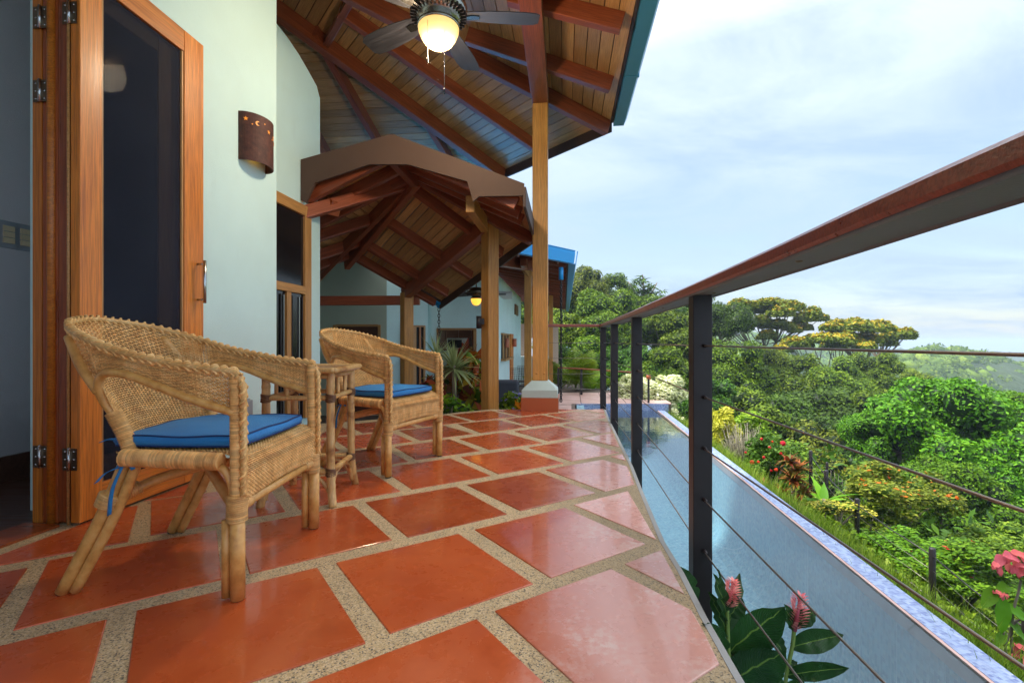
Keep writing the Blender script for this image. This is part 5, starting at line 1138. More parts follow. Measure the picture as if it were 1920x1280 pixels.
def cushion(label):
    t = root('seat_cushion', (0,0,0), label, 'cushion', 'blue seat cushions on the rattan chairs')
    n = 22; V = []; xs_ = np.linspace(-1, 1, n); 
    def outline(u, v):      # superellipse square, narrower at the back
        x = u; y = v; w = 0.235*(1-0.06*(1-x)/2); return (0.060+0.212*x, w*y)
    def z_(u, v): return 0.496+0.012*(1-u**4)*(1-v**4)+0.003*math.sin(5*u+2*v)*math.sin(4*v)
    for u in xs_:
        for v in xs_:
            cu, cv = u*(1-0.04*v*v), v*(1-0.04*u*u); x, y = outline(cu, cv); V.append((x, y, z_(u, v)))
    for u in xs_:
        for v in xs_:
            cu, cv = u*(1-0.04*v*v), v*(1-0.04*u*u); x, y = outline(cu, cv); V.append((x, y, 0.464))
    Q = [(i*n+j, (i+1)*n+j, (i+1)*n+j+1, i*n+j+1) for i in range(n-1) for j in range(n-1)]+[(n*n+i*n+j, n*n+i*n+j+1, n*n+(i+1)*n+j+1, n*n+(i+1)*n+j) for i in range(n-1) for j in range(n-1)]
    ring = [i*n for i in range(n)]+[(n-1)*n+j for j in range(1, n)]+[i*n+n-1 for i in range(n-2, -1, -1)]+[j for j in range(n-2, 0, -1)]
    # bulging side band
    nr = len(ring); base = len(V)
    for r_ in ring:
        a = Vector(V[r_]); b_ = Vector(V[r_+n*n]); m_ = (a+b_)/2; o_ = Vector((m_.x-0.075, m_.y, 0)).normalized(); V.append(tuple(m_+o_*0.007))
    for k in range(nr): k2 = (k+1) % nr; Q += [(ring[k], base+k, base+k2, ring[k2]), (base+k, ring[k]+n*n, ring[k2]+n*n, base+k2)]
    newobj('cover', npmesh('cover', V, Q, smooth=True), 'blue_cloth', t)
    for lv in (0, 1):
        b = MB(); pts = [Vector(V[r_+lv*n*n]) for r_ in ring]; pts.append(pts[0]); b.tube(pts, 0.0032, 6, cap=False); b.build('piping', 'blue_piping', t, world=False)
    def ribbon(pts, w=0.010):
        b = MB(); pts = smoothpts(pts, 5); V_ = []
        for i, p in enumerate(pts): V_ += [p+Vector((w*0.5,0,w*0.25)), p-Vector((w*0.5,0,w*0.25))]
        b.add(V_, [(2*i, 2*i+1, 2*i+3, 2*i+2) for i in range(len(pts)-1)], True); o = b.build('tie', 'blue_cloth', t, world=False); md = o.modifiers.new('s', 'SOLIDIFY'); md.thickness = 0.002; return o
    for s_ in (-1, 1):
        y = 0.245*s_; ribbon([Vector((-0.10,0.215*s_,0.47)), Vector((-0.09,y+0.012*s_,0.44)), Vector((-0.08,y+0.02*s_,0.405))]); ribbon([Vector((-0.08,y+0.02*s_,0.41)), Vector((-0.12,y+0.03*s_,0.395)), Vector((-0.155,y+0.03*s_,0.36))], 0.014); ribbon([Vector((-0.08,y+0.022*s_,0.41)), Vector((-0.105,y+0.028*s_,0.34)), Vector((-0.115,y+0.028*s_,0.26))], 0.013); ribbon([Vector((-0.10,y+0.02*s_,0.405)), Vector((-0.06,y+0.035*s_,0.43)), Vector((-0.045,y+0.02*s_,0.40))], 0.012)
        ribbon([Vector((-0.10,0.21*s_,0.48)), Vector((-0.15,0.225*s_,0.487)), Vector((-0.165,0.245*s_,0.483))], 0.012)
    return t
ch1 = rattan_chair('woven rattan armchair nearest the camera, in front of the open folding door')
ch1.location = (-1.138, 1.765, 0)
cu1 = cushion('bright blue tie-on cushion on the nearer rattan chair'); cu1.location = ch1.location
ch2 = copytree(ch1); ch2.location = (-0.887, 3.20, 0); ch2.rotation_euler = (0, 0, math.radians(-22.9)); ch2['label'] = 'woven rattan armchair further back, beyond the bamboo side table'
cu2 = copytree(cu1); cu2.location = ch2.location; cu2.rotation_euler = ch2.rotation_euler; cu2['label'] = 'deep blue cushion on the farther rattan chair beyond the side table'
# ================================================================== BAMBOO SIDE TABLE
tb_ = root('side_table', (-1.045, 2.50, 0), 'burnt-bamboo side table with a slatted top between the two rattan chairs', 'table'); tb_.rotation_euler = (0,0,math.radians(2))
def bam(P, r, name, par=tb_, nodes=True):
    P = [Vector(p) for p in P]; P = smoothpts(P, 6) if len(P) > 2 else P; Q = arc_resample(P, max(8, int(sum((P[i+1]-P[i]).length for i in range(len(P)-1))/0.012))); L = len(Q)
    rr = [r*(1+(0.10 if (i % 13) == 6 else 0.0)+0.02*math.sin(i*0.9)) for i in range(L)]; b = MB(); b.tube([Vector(q) for q in Q], rr, 12); return b.build(name, 'burnt_bamboo', par, world=False)
for i, (sx, sy) in enumerate(((1,-1),(1,1),(-1,-1),(-1,1))):
    x, y = 0.155*sx, 0.165*sy
    bam([(x,y,0.655), (x,y,0.30), (x+0.004*sx,y+0.006*sy,0.12), (x+0.018*sx,y+0.022*sy,0.0)], 0.0195, 'leg')
    for z in (0.525, 0.165):
        b = MB()
        for k in range(7): a = [Vector((x+0.0225*math.cos(t), y+0.0225*math.sin(t), z+0.004*math.sin(t+k*0.7)-0.015+k*0.005)) for t in np.linspace(0, 6.283, 13)]; b.tube(a, 0.0028, 5, cap=False)
        b.build('binding', 'binding', tb_, world=False)
for sx in (-1, 1):
    bam([(0.155*sx,-0.16,0.525),(0.155*sx,0.16,0.525)], 0.0125, 'stretcher'); bam([(0.155*sx,-0.16,0.165),(0.155*sx,0.16,0.165)], 0.0145, 'stretcher'); bam([(0.158*sx,-0.175,0.632),(0.158*sx,0.175,0.632)], 0.012, 'apron_rail')
    bam([(-0.15,0.165*sx,0.525),(0.15,0.165*sx,0.525)], 0.0125, 'stretcher'); bam([(-0.15,0.165*sx,0.165),(0.15,0.165*sx,0.165)], 0.0145, 'stretcher'); bam([(-0.17,0.168*sx,0.630),(0.17,0.168*sx,0.630)], 0.012, 'apron_rail')
    for k in (-0.055, 0.055):
        bam([(0.155*sx,k,0.535),(0.155*sx,k,0.622)], 0.0095, 'spindle'); bam([(k,0.165*sx,0.535),(k,0.165*sx,0.622)], 0.0095, 'spindle')
    for (p, q) in (((0.158*sx,-0.168,0.03),(0.158*sx,0.168,0.03)),): bam([p, (0.156*sx,-0.135,0.10), (0.155*sx,-0.07,0.148), (0.155*sx,0.07,0.148), (0.156*sx,0.135,0.10), q], 0.0095, 'curved_brace')
    bam([(-0.163,0.166*sx,0.03), (-0.13,0.166*sx,0.10), (-0.065,0.165*sx,0.148), (0.065,0.165*sx,0.148), (0.13,0.166*sx,0.10), (0.163,0.166*sx,0.03)], 0.0095, 'curved_brace')
random.seed(3)
for k in range(16):
    b = MB(); y = -0.205+k*0.0273; b.box((0,0,0), (0.36, 0.0262, 0.013)); o = b.build('slat', 'bamboo_slat', tb_, world=False); o.location = (0, y, 0.662+random.uniform(-0.001,0.001)); bevel(o, 0.003)
for sx in (-1, 1): bam([(0.186*sx,-0.222,0.660),(0.186*sx,0.222,0.660)], 0.0145, 'edge_cane'); bam([(-0.19,0.224*sx,0.661),(0.19,0.224*sx,0.661)], 0.0135, 'edge_cane')
# ================================================================== VEGETATION
rng = np.random.default_rng(7)
def unit(v): return v/(np.linalg.norm(v, axis=-1, keepdims=True)+1e-9)
def leaves(c, n, size, aspect=0.45, droop=0.25, r=None):
    """one folded leaf (2 quads' worth: 4 corner kite) per centre"""
    r = r or rng; k = len(c); t = unit(np.cross(n, r.normal(size=(k, 3)))); s = np.cross(n, t); L = size*(0.5+0.95*r.random((k, 1)))
    a = c-t*L*0.5; d = c+t*L*0.5-n*L*droop*0.5; b_ = c+s*L*aspect*0.5-n*L*0.06+t*L*0.05; e = c-s*L*aspect*0.5-n*L*0.06+t*L*0.05
    V = np.stack([a, b_, d, e], 1).reshape(-1, 3); Q = np.arange(4*k).reshape(-1, 4); return V, Q
ICO = {}
def ico(sub=2):
    if sub not in ICO:
        bm_ = bmesh.new(); bmesh.ops.create_icosphere(bm_, subdivisions=sub, radius=1.0); ICO[sub] = (np.array([v.co[:] for v in bm_.verts]), np.array([[v.index for v in f.verts] for f in bm_.faces])); bm_.free()
    return ICO[sub]
def crown_mesh(name, seed, rad, ncl, nl, lsize, mats, flat=1.0, clr=(0.28, 0.45), aspect=0.5, flow=0.0, core=0.7, bottom=-0.35):
    """mats: [leaf, core, flower]"""
    r = np.random.default_rng(seed); rad = np.array(rad)
    C_ = []
    while len(C_) < ncl:
        d = unit(r.normal(size=3)); 
        if d[2] < bottom: continue
        C_.append(d*rad*(0.55+0.35*r.random())*(1 if r.random() < 0.8 else 0.6))
    C_ = np.array(C_); R_ = r.uniform(clr[0], clr[1], ncl); w = R_**2; idx = r.choice(ncl, nl, p=w/w.sum())
    d = unit(r.normal(size=(nl, 3))+C_[idx]*0.8/rad.max()+np.array([0,0,0.35])); rr = R_[idx][:, None]*(0.80+0.28*r.random((nl, 1)))
    # twiggy raggedness: leaves gather on little shoots
    sh = unit(r.normal(size=(ncl*26, 3))); sidx = r.integers(0, 26, nl)+idx*26; d = unit(d+sh[sidx]*0.55)
    p = C_[idx]+d*rr*np.array([1, 1, flat]); n = unit(d*0.7+np.array([0,0,0.45])+r.normal(size=(nl, 3))*0.45)
    V, Q = leaves(p, n, lsize, aspect, r=r); mi = np.zeros(nl, int)
    if flow: mi[(d[:, 2] > 0.35) & (r.random(nl) < flow) & (p[:, 2] > -0.1*rad[2])] = 2
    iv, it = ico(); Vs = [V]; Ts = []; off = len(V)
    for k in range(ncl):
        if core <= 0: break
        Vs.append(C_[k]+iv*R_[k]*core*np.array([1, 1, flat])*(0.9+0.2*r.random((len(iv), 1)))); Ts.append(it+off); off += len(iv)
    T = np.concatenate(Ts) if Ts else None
    me = npmesh(name, np.concatenate(Vs), Q, T, np.concatenate([mi, np.ones(0 if T is None else len(T), int)]))
    for m in mats: me.materials.append(MAT[m])
    return me, C_
def trunk_mesh(name, C_, h, r0, seed, nb=14, spread=1.0):
    r = random.Random(seed); b = MB(); top = Vector((0, 0, -0.15)); basep = Vector((0, 0, -h))
    pts = [basep+(top-basep)*t+Vector((0.06*math.sin(t*5+seed), 0.05*math.cos(t*4+seed), 0)) for t in (0, 0.25, 0.5, 0.75, 1.0)]
    b.tube(pts, [r0*1.25, r0, r0*0.9, r0*0.8, r0*0.6], 8)
    for k in range(min(nb, len(C_))):
        c = Vector(C_[k]); s = pts[2+k % 3]; m_ = (s+c)*0.5+Vector((0,0,-0.08)); b.tube(smoothpts([s, m_, c*1.04], 4), [r0*0.5-(r0*0.38)*i/8 for i in range(9)], 6)
    me = b.mesh(name); me.materials.append(MAT['bark']); return me
VARS = {}
def variant(key, *a, **k):
    cm, C_ = crown_mesh('crown', *a, **k); VARS[key] = (cm, trunk_mesh('trunk', C_, 2.2, 0.055, hash(key) % 97 if False else len(VARS)+3))
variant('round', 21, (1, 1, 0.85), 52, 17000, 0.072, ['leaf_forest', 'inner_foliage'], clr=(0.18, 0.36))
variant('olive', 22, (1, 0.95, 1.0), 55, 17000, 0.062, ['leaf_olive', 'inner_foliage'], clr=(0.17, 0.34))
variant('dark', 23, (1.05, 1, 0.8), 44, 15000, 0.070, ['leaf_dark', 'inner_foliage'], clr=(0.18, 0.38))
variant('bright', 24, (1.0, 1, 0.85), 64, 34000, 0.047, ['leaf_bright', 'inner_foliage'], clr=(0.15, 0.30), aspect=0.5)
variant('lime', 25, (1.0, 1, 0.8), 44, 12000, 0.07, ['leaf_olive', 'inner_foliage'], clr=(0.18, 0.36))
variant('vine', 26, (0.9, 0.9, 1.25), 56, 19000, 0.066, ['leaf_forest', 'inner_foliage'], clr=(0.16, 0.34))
def tree(name, px, ptop, D, rpx, var, label, cat='tree', sz=1.0, group='hillside trees beyond the pool', rot=None):
    R_ = rpx/F*D; cz = CH+(640-ptop)/F*D-R_*0.95*sz; x = (px-960)/F*D
    t = root(name, (x, D, cz-R_*2.0), label, cat, group)
    rz = random.uniform(0, 6.28) if rot is None else rot
    for nm, me in zip(('crown', 'trunk'), VARS[var]):
        o = bpy.data.objects.new(nm, me); C.objects.link(o); o.parent = t; o.location = (0, 0, R_*2.0); o.scale = (R_, R_, R_*sz); o.rotation_euler = (0, 0, rz)
    return t
random.seed(77)
T_ = [
('forest_tree',1035,515,42,72,'round','tall green tree rising just right of the blue gutter, furthest left of the forest'),
('forest_tree',1092,497,41,62,'olive','highest olive-green crown on the left skyline, beside the blue gutter'),
('forest_tree',1148,517,43,50,'round','round green crown on the skyline between the highest crown and the star-leaved tree'),
('forest_tree',1205,548,39,40,'dark','dark crown just under the star-shaped leaf sprays'),
('forest_tree',1255,548,40,52,'dark','dark crown on the skyline where the handrail crosses the treetops'),
('forest_tree',1308,560,41,48,'vine','crown touching the handrail left of the first big railing post'),
('forest_tree',1062,575,33,62,'olive','brownish olive tree behind the palms at the end of the terrace'),
('forest_tree',1135,560,32,74,'vine','big vine-covered light green tree in the middle of the left forest'),
('forest_tree',1208,560,34,68,'round','vine-hung tree directly below the star-leaved tree'),
('forest_tree',1272,592,31,72,'vine','leafy tree seen between the second and first railing posts, upper part'),
('forest_tree',1352,560,36,52,'dark','dark feathery tree just right of the nearest railing post, on the skyline'),
('forest_tree',1050,640,24,60,'dark','dark tree low behind the tall wood post and palms'),
('forest_tree',1110,635,25,66,'round','green tree low behind the small far railing posts'),
('forest_tree',1180,640,24,62,'dark','shadowy tree above the cream flowering bush'),
('forest_tree',1245,655,23,64,'round','green tree right above the pool end, right of the cream bush'),
('forest_tree',1305,690,22,72,'dark','dark tree directly behind the nearest railing post'),
('forest_tree',1375,655,27,72,'vine','tall grey-green tree with bare limbs right of the nearest post'),
('forest_tree',1432,650,36,50,'lime','yellow-green rounded crown under the umbrella trees'),
('forest_tree',1500,668,34,58,'round','soft green crown in the middle distance under the golden tree, left side'),
('forest_tree',1568,672,33,62,'round','feathery green crown in the centre of the valley canopy'),
('forest_tree',1640,672,35,52,'vine','green crown right of the valley centre, under the golden umbrella tree'),
('forest_tree',1700,690,37,44,'lime','small yellowish crown at the edge of the view to the far hills'),
('forest_tree',1395,735,22,80,'round','green tree low right of the nearest post, above the yellow shrubs'),
('forest_tree',1470,725,25,84,'dark','dark full crown in the left half of the valley'),
('forest_tree',1555,715,26,84,'dark','deep green feathery crown at the heart of the valley'),
('forest_tree',1640,735,24,76,'round','crown tucked left of the bright green tree'),
('bright_tree',1800,690,16,165,'bright','biggest bright green tree at the right, its top nearest the hills'),
('bright_tree',1688,745,17,95,'bright','bright green crown forming the left shoulder of the big bright tree'),
('bright_tree',1905,720,17,95,'bright','bright green crown cut by the right edge of the photo'),
('bright_tree',1750,845,14,120,'bright','lower bright green crown hanging under the big bright tree'),
('bright_tree',1880,845,14,120,'bright','low bright green crown at the right edge above the steel cable'),
('forest_tree',1450,815,18,92,'round','green crown above the red-flowered bush by the pool rim'),
('forest_tree',1545,795,19,96,'lime','broad leafy crown over the wire fence, left of centre'),
('forest_tree',1630,830,17,86,'dark','dark crown above the second wire fence'),
]
for a in T_: tree(*a[:6], a[6])
# a dark wood fills the valley floor between those crowns
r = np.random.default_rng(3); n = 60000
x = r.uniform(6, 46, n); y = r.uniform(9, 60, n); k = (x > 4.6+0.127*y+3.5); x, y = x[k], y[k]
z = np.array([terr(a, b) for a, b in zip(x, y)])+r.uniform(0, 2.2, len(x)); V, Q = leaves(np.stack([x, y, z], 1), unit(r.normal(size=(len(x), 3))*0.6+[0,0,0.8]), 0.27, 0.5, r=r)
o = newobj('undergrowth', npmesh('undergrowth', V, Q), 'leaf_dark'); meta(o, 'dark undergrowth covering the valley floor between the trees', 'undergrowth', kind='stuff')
# star-leaved tree on the skyline
st = root('star_leaved_tree', W(1207, 560, 38), 'tree with star-shaped sprays of long leaves sticking up on the left skyline', 'tree')
V = []; Q = []
rs = random.Random(31)
for q in range(34):
    px, py, s = 1205+rs.gauss(0, 24), 0, rs.uniform(0.45, 0.8); py = 514+abs(px-1205)*0.75+rs.uniform(0, 34)
    c = np.array(W(px, py, 38+rs.uniform(-1, 1)))
    for k in range(13):
        a = 2*math.pi*k/13; el = rs.uniform(-0.15, 0.75); d = np.array([math.cos(a)*math.cos(el), math.sin(a)*math.cos(el), math.sin(el)]); sd_ = unit(np.cross(d, [0,0,1])); L = 0.95*s; w_ = 0.13*s; up_ = np.cross(sd_, d)
        b0 = len(V); V += [c, c+d*L*0.5+sd_*w_, c+d*L-up_*0.25, c+d*L*0.5-sd_*w_]; Q.append([b0, b0+1, b0+2, b0+3])
newobj('crown', npmesh('crown', np.array(V), np.array(Q)), 'leaf_dark', st, world=True)
b = MB(); 
for (px, py) in ((1205,515),(1178,528),(1232,530),(1216,540),(1188,545)): b.tube([W(1210,660,38), W(1208,575,38), W(px,py,38)], [0.16,0.1,0.04], 6)
b.build('trunk', 'bark', st)
# umbrella trees with golden blossom
def umbrella(base, D, pads, flow, label, seed):
    r = random.Random(seed); bp = W(base[0], base[1], D); t = root('umbrella_tree', bp, label, 'tree', 'golden-flowered umbrella trees on the ridge')
    Vs, Qs, Ts, M1, M2 = [], [], [], [], []; off = 0; g = np.random.default_rng(seed); b = MB(); iv, it = ico(); allV = []; qoff = 0; cores = []
    fork = [bp.lerp(W(sum(p[0] for p in pads)/len(pads)+dx, min(p[1] for p in pads)+52, D), 0.55+0.1*i) for i, dx in enumerate((-35, 0, 30))]
    for f_ in fork: b.tube([bp+Vector((r.uniform(-.5,.5),0,-3)), bp.lerp(f_, 0.5)+Vector((r.uniform(-.3,.3), 0, 0)), f_], [0.24, 0.19, 0.14], 7)
    sub = []
    for (px, py, rx, rz) in pads:
        for q in range(5): a_ = r.uniform(0, 6.28); f_r = r.uniform(0.25, 0.75); dx = math.cos(a_)*rx*f_r; sub.append((px+dx, py+abs(dx)*0.22+r.uniform(-4, 5), rx*r.uniform(0.38, 0.6), rz*r.uniform(0.55, 0.85), r.uniform(-2.2, 2.2)))
    for (px, py, rx, rz, dD) in sub:
        c = np.array(W(px, py, D+dD)); R_ = rx/F*D*1.05; H_ = rz/F*D*1.25; n = int(150*rx)
        f_ = min(fork, key=lambda q: (Vector(c)-q).length); b.tube(smoothpts([f_, f_.lerp(Vector(c), 0.5)+Vector((0,0,-0.35)), Vector(c)], 3), [0.07-0.008*i for i in range(7)], 5)
        d = unit(g.normal(size=(n, 3))); d[:, 2] = np.abs(d[:, 2])*1.2-0.25; d = unit(d); lump = 1+0.16*np.sin(d[:, 0]*9+seed)*np.cos(d[:, 1]*8+px)
        p = c+d*np.array([R_, R_, H_])*(lump*(0.62+0.42*g.random(n)))[:, None]; nn = unit(d*0.4+[0,0,0.7]+g.normal(size=(n, 3))*0.35); V, Q = leaves(p, nn, 0.30, 0.55, r=g)
        m = ((d[:, 2] > 0.42) & (g.random(n) < flow)).astype(int); allV.append(V); Qs.append(Q+off); off += len(V); M1.append(m)
        cores.append((c, R_, H_))
    newobj('crown', npmesh('crown', np.concatenate(allV), np.concatenate(Qs), None, np.concatenate(M1)), ['leaf_olive', 'flower_gold'], t, world=True); b.build('trunk', 'bark', t)
umbrella((1432,690), 46, [(1365,590,30,18),(1400,575,34,16),(1440,572,36,16),(1480,580,36,16),(1518,592,30,16),(1385,612,26,13),(1425,603,28,13),(1465,608,26,12),(1500,615,20,11),(1350,618,22,16),(1440,628,18,10)], 0.30, 'tall thin-trunked umbrella tree with open crown, leftmost of the golden-flowered trees', 41)
umbrella((1630,700), 44, [(1555,612,32,14),(1600,610,36,16),(1645,612,34,15),(1682,625,28,14),(1620,632,26,12),(1665,640,24,12),(1585,630,24,12)], 0.42, 'golden-topped umbrella tree furthest right on the ridge', 42)
umbrella((1560,715), 42, [(1500,642,34,14),(1545,632,38,15),(1585,642,34,14),(1470,652,22,10),(1620,650,24,10)], 0.62, 'low spreading tree thick with golden blossom between the two umbrella trees', 43)
# ---- far hills
def hill(name, prof, D, depth, amp, seed):
    n = 160; m_ = 26; V = []
    for j in range(m_):
        for i in range(n):
            t = i/(n-1); px = prof[0][0]+(prof[-1][0]-prof[0][0])*t; py = np.interp(px, [p[0] for p in prof], [p[1] for p in prof]); Dn = D+depth*(j/(m_-1)-0.5)
            h = math.sin(math.pi*j/(m_-1))**0.6; top = CH+(640-py)/F*D; x = (px-960)/F*D; z = -75+(top+75)*h; z += amp*(noise.noise(Vector((x*0.06, Dn*0.06, seed)))+0.8*abs(noise.noise(Vector((x*0.2, Dn*0.2, seed)))))*h
            V.append((x, Dn, z))
    Q = [(j*n+i, j*n+i+1, (j+1)*n+i+1, (j+1)*n+i) for j in range(m_-1) for i in range(n-1)]
    return struct(newobj(name, npmesh(name, V, Q, smooth=False), 'hill_forest'))
hill('hill', [(1560,700),(1640,690),(1700,668),(1745,662),(1790,665),(1840,676),(1900,690),(1990,705),(2150,740)], 190, 120, 1.6, 1.0)
hill('hill', [(1260,660),(1330,648),(1380,640),(1420,633),(1460,640),(1520,652),(1640,668),(1750,690)], 330, 160, 3.0, 5.0)
hill('hill', [(1500,668),(1600,660),(1700,656),(1800,660),(1900,664),(2100,676),(2400,700)], 620, 300, 5.0, 9.0)
for i, (px, py, rp, lab) in enumerate(((1768, 652, 15, 'domed tree standing out on the hazy far hill, left one'), (1808, 654, 9, 'small domed tree on the hazy far hill, beside the larger dome'), (1865, 668, 13, 'flat-topped tree on the hazy far hill, near the right edge'), (1735, 655, 10, 'low tree on the left end of the hazy far hill'))):
    tree('distant_tree', px, py, 186, rp, 'round', lab, group='trees on the far hill')
# ---- forest on the far slopes, seen as one mass
def far_forest(name, fn, n, rr, seed, label):
    g = np.random.default_rng(seed); iv, it = ico(1); Vs, Ts, Qs, mi = [], [], [], []; off = 0; VV = []; 
    for k in range(n):
        c = fn(g)
        if c is None: continue
        R_ = g.uniform(*rr); f_ = np.array([1, 1, g.uniform(0.55, 0.95)]); nz_ = 0.82+0.36*g.random((len(iv), 1)); VV.append(np.array(c)+iv*R_*f_*nz_); Ts.append(it+off); off += len(iv)
    no = off
    for k in range(len(VV)):
        c = VV[k].mean(0); R_ = (VV[k].max(0)-VV[k].min(0))[0]/2; m_ = 120; d = unit(g.normal(size=(m_, 3))+[0,-0.4,0.7]); V, Q = leaves(c+d*R_*np.array([1,1,0.8])*(0.9+0.25*g.random((m_, 1))), unit(d+g.normal(size=(m_, 3))*0.5), R_*0.23, 0.7, r=g); Vs.append(V); Qs.append(Q+off); off += len(V)
    me = npmesh(name, np.concatenate(VV+Vs), np.concatenate(Qs), np.concatenate(Ts), np.concatenate([np.zeros(sum(len(q) for q in Qs), int), np.zeros(sum(len(q) for q in Ts), int)]))
    o = newobj(name, me, 'leaf_forest'); meta(o, label, 'forest', kind='stuff'); return o
def f1(g):
    y = 52+g.random()**1.3*130; x = y*g.uniform(0.28, 1.25); return (x, y, terr(x, y)+g.uniform(-0.5, 2.5))
far_forest('valley_forest', f1, 900, (2.2, 4.2), 5, 'forest filling the valley beyond the nearer trees')
hp1 = [(1560,700),(1640,690),(1700,668),(1745,662),(1790,665),(1840,676),(1900,690),(1990,705),(2150,740)]
def f2(g):
    u = g.random(); px = 1600+u*520; py = np.interp(px, [p[0] for p in hp1], [p[1] for p in hp1]); v = g.random()**0.8; y = 190-60*v; top = CH+(640-py)/F*190; h = math.cos(1.55*v)**0.6; return ((px-960)/F*y, y, -75+(top+75)*h+g.uniform(-0.8, 1.2))
far_forest('hill_forest', f2, 1500, (2.3, 4.3), 6, 'hazy forest covering the far hill at the right')
hp3 = [(1260,660),(1330,648),(1380,640),(1420,633),(1460,640),(1520,652),(1640,668),(1750,690)]
def f3(g):
    u = g.random(); px = 1270+u*470; py = np.interp(px, [p[0] for p in hp3], [p[1] for p in hp3]); v = g.random()*0.7; y = 330-82*v; top = CH+(640-py)/F*330; h = math.cos(1.57*v)**0.6; return ((px-960)/F*y, y, -75+(top+75)*h+g.uniform(-1, 2))
far_forest('ridge_forest', f3, 450, (4, 7), 8, 'far wooded ridge seen between the trunks of the umbrella tree')
# ---- near garden plants
def clump(name, p, rad, n, ls, m, label, cat, aspect=0.45, ncl=14, stems=7, h0=None, flat=1.0, flowers=None, core=None, group=None, clr=(0.3,0.5)):
    """bushy plant standing at p; rad=(rx,ry,rz)"""
    t = root(name, p, label, cat, group); seed = int(abs(p[0]*37+p[1]*91)) % 9999; mats = [m, core or 'leaf_dark']+([flowers[0]] if flowers else [])
    me, C_ = crown_mesh('foliage', seed, (1,1,1), ncl, n, ls/rad[0], mats, clr=clr, aspect=aspect, flow=flowers[1] if flowers else 0, core=0.55 if core != 'none' else 0, bottom=-0.7) if False else crown_mesh('foliage', seed, (1,1,1), ncl, n, ls/rad[0], mats, clr=clr, aspect=aspect, flow=flowers[1] if flowers else 0, core=0.5, bottom=-0.7)
    o = newobj('foliage', me, None, t); o.location = (0, 0, rad[2]*1.0); o.scale = rad
    b = MB(); r_ = random.Random(seed)
    for k in range(stems): c = C_[k % len(C_)]; b.tube([Vector((r_.uniform(-.08,.08)*rad[0], r_.uniform(-.08,.08)*rad[1], -0.15)), Vector((c[0]*rad[0]*0.5, c[1]*rad[1]*0.5, rad[2]*0.5)), Vector((c[0]*rad[0], c[1]*rad[1], rad[2]+c[2]*rad[2]))], [0.02, 0.014, 0.006], 5)
    b.build('stem', 'bark', t, world=False); return t
def blades(name, p, n, L, w, m, label, cat, el=(0.0, 1.4), curve=0.35, parentname='foliage', seed=1, h=0.0, segs=4, stem=True):
    t = root(name, p, label, cat); r_ = random.Random(seed); V = []; Q = []
    for k in range(n):
        a = r_.uniform(0, 6.283); e = r_.uniform(*el); l = L*r_.uniform(0.75, 1.1); d = Vector((math.cos(a), math.sin(a), 0)); s = Vector((-math.sin(a), math.cos(a), 0)); b0 = len(V)
        for i in range(segs+1):
            q = i/segs; ee = e-curve*q*1.6; c = d*(l*q*math.cos(e-curve*q*0.8))+Vector((0,0,h+l*q*math.sin(e-curve*q*0.9)))
            ww = w*(0.55+0.45*math.sin(math.pi*min(1, q*1.1+0.15)))*(1-q**3); V += [c+s*ww*0.5, c+Vector((0,0,-ww*0.18)), c-s*ww*0.5]
        for i in range(segs):
            o_ = b0+3*i; Q += [(o_, o_+1, o_+4, o_+3), (o_+1, o_+2, o_+5, o_+4)]
    newobj(parentname, npmesh('foliage', np.array([v[:] for v in V]), np.array(Q)), m, t)
    if stem: b = MB(); b.tube([Vector((0,0,-0.6)), Vector((0,0,h+0.05))], [0.035, 0.03], 8); b.build('stem', 'bark', t, world=False)
    return t
# courtyard plants between deck and walkway
blades('spiky_dracaena', W(852, 692, 6.35), 95, 0.46, 0.030, 'leaf_spiky', 'large spiky variegated rosette plant just right of the farther chair', 'plant', (-0.5, 1.4), 0.30, seed=4)
blades('spiky_dracaena', W(818, 668, 7.2), 55, 0.42, 0.028, 'leaf_spiky', 'second spiky rosette rising behind the chair arm, partly hidden by the first', 'plant', (0.0, 1.5), 0.25, seed=9)
def broad(name, p, rad, n, ls, m, label, cat='plant', **k): return clump(name, p, rad, n, ls, m, label, cat, aspect=0.42, **k)
broad('croton', W(880, 770, 6.7), (0.34, 0.34, 0.42), 260, 0.19, 'leaf_croton', 'croton with large yellow, red and bronze leaves behind the spiky rosette')
broad('croton', W(818, 770, 6.4), (0.22, 0.22, 0.25), 150, 0.14, 'leaf_croton', 'small mottled croton low at the deck edge below the spiky plant')
broad('garden_shrub', W(903, 735, 6.9), (0.16, 0.16, 0.2), 90, 0.15, 'leaf_yellow', 'yellow-green leaved shrub against the black bench, left of the walkway post')
broad('garden_shrub', W(843, 792, 6.1), (0.22, 0.2, 0.16), 150, 0.11, 'leaf_lime', 'bright green seedling plant at the deck edge under the rosette')
clump('blue_flower_plant', W(960, 800, 6.3), (0.24, 0.22, 0.24), 900, 0.075, 'leaf_forest', 'dark leafy plant with small blue flowers between the two golden posts', 'plant', flowers=('flower_blue', 0.18))
blades('heliconia', W(974, 775, 6.15), 9, 0.24, 0.09, 'flower_orange', 'orange and yellow pointed bracts beside the post plinth', 'flower', (0.9, 1.5), 0.1, seed=2)
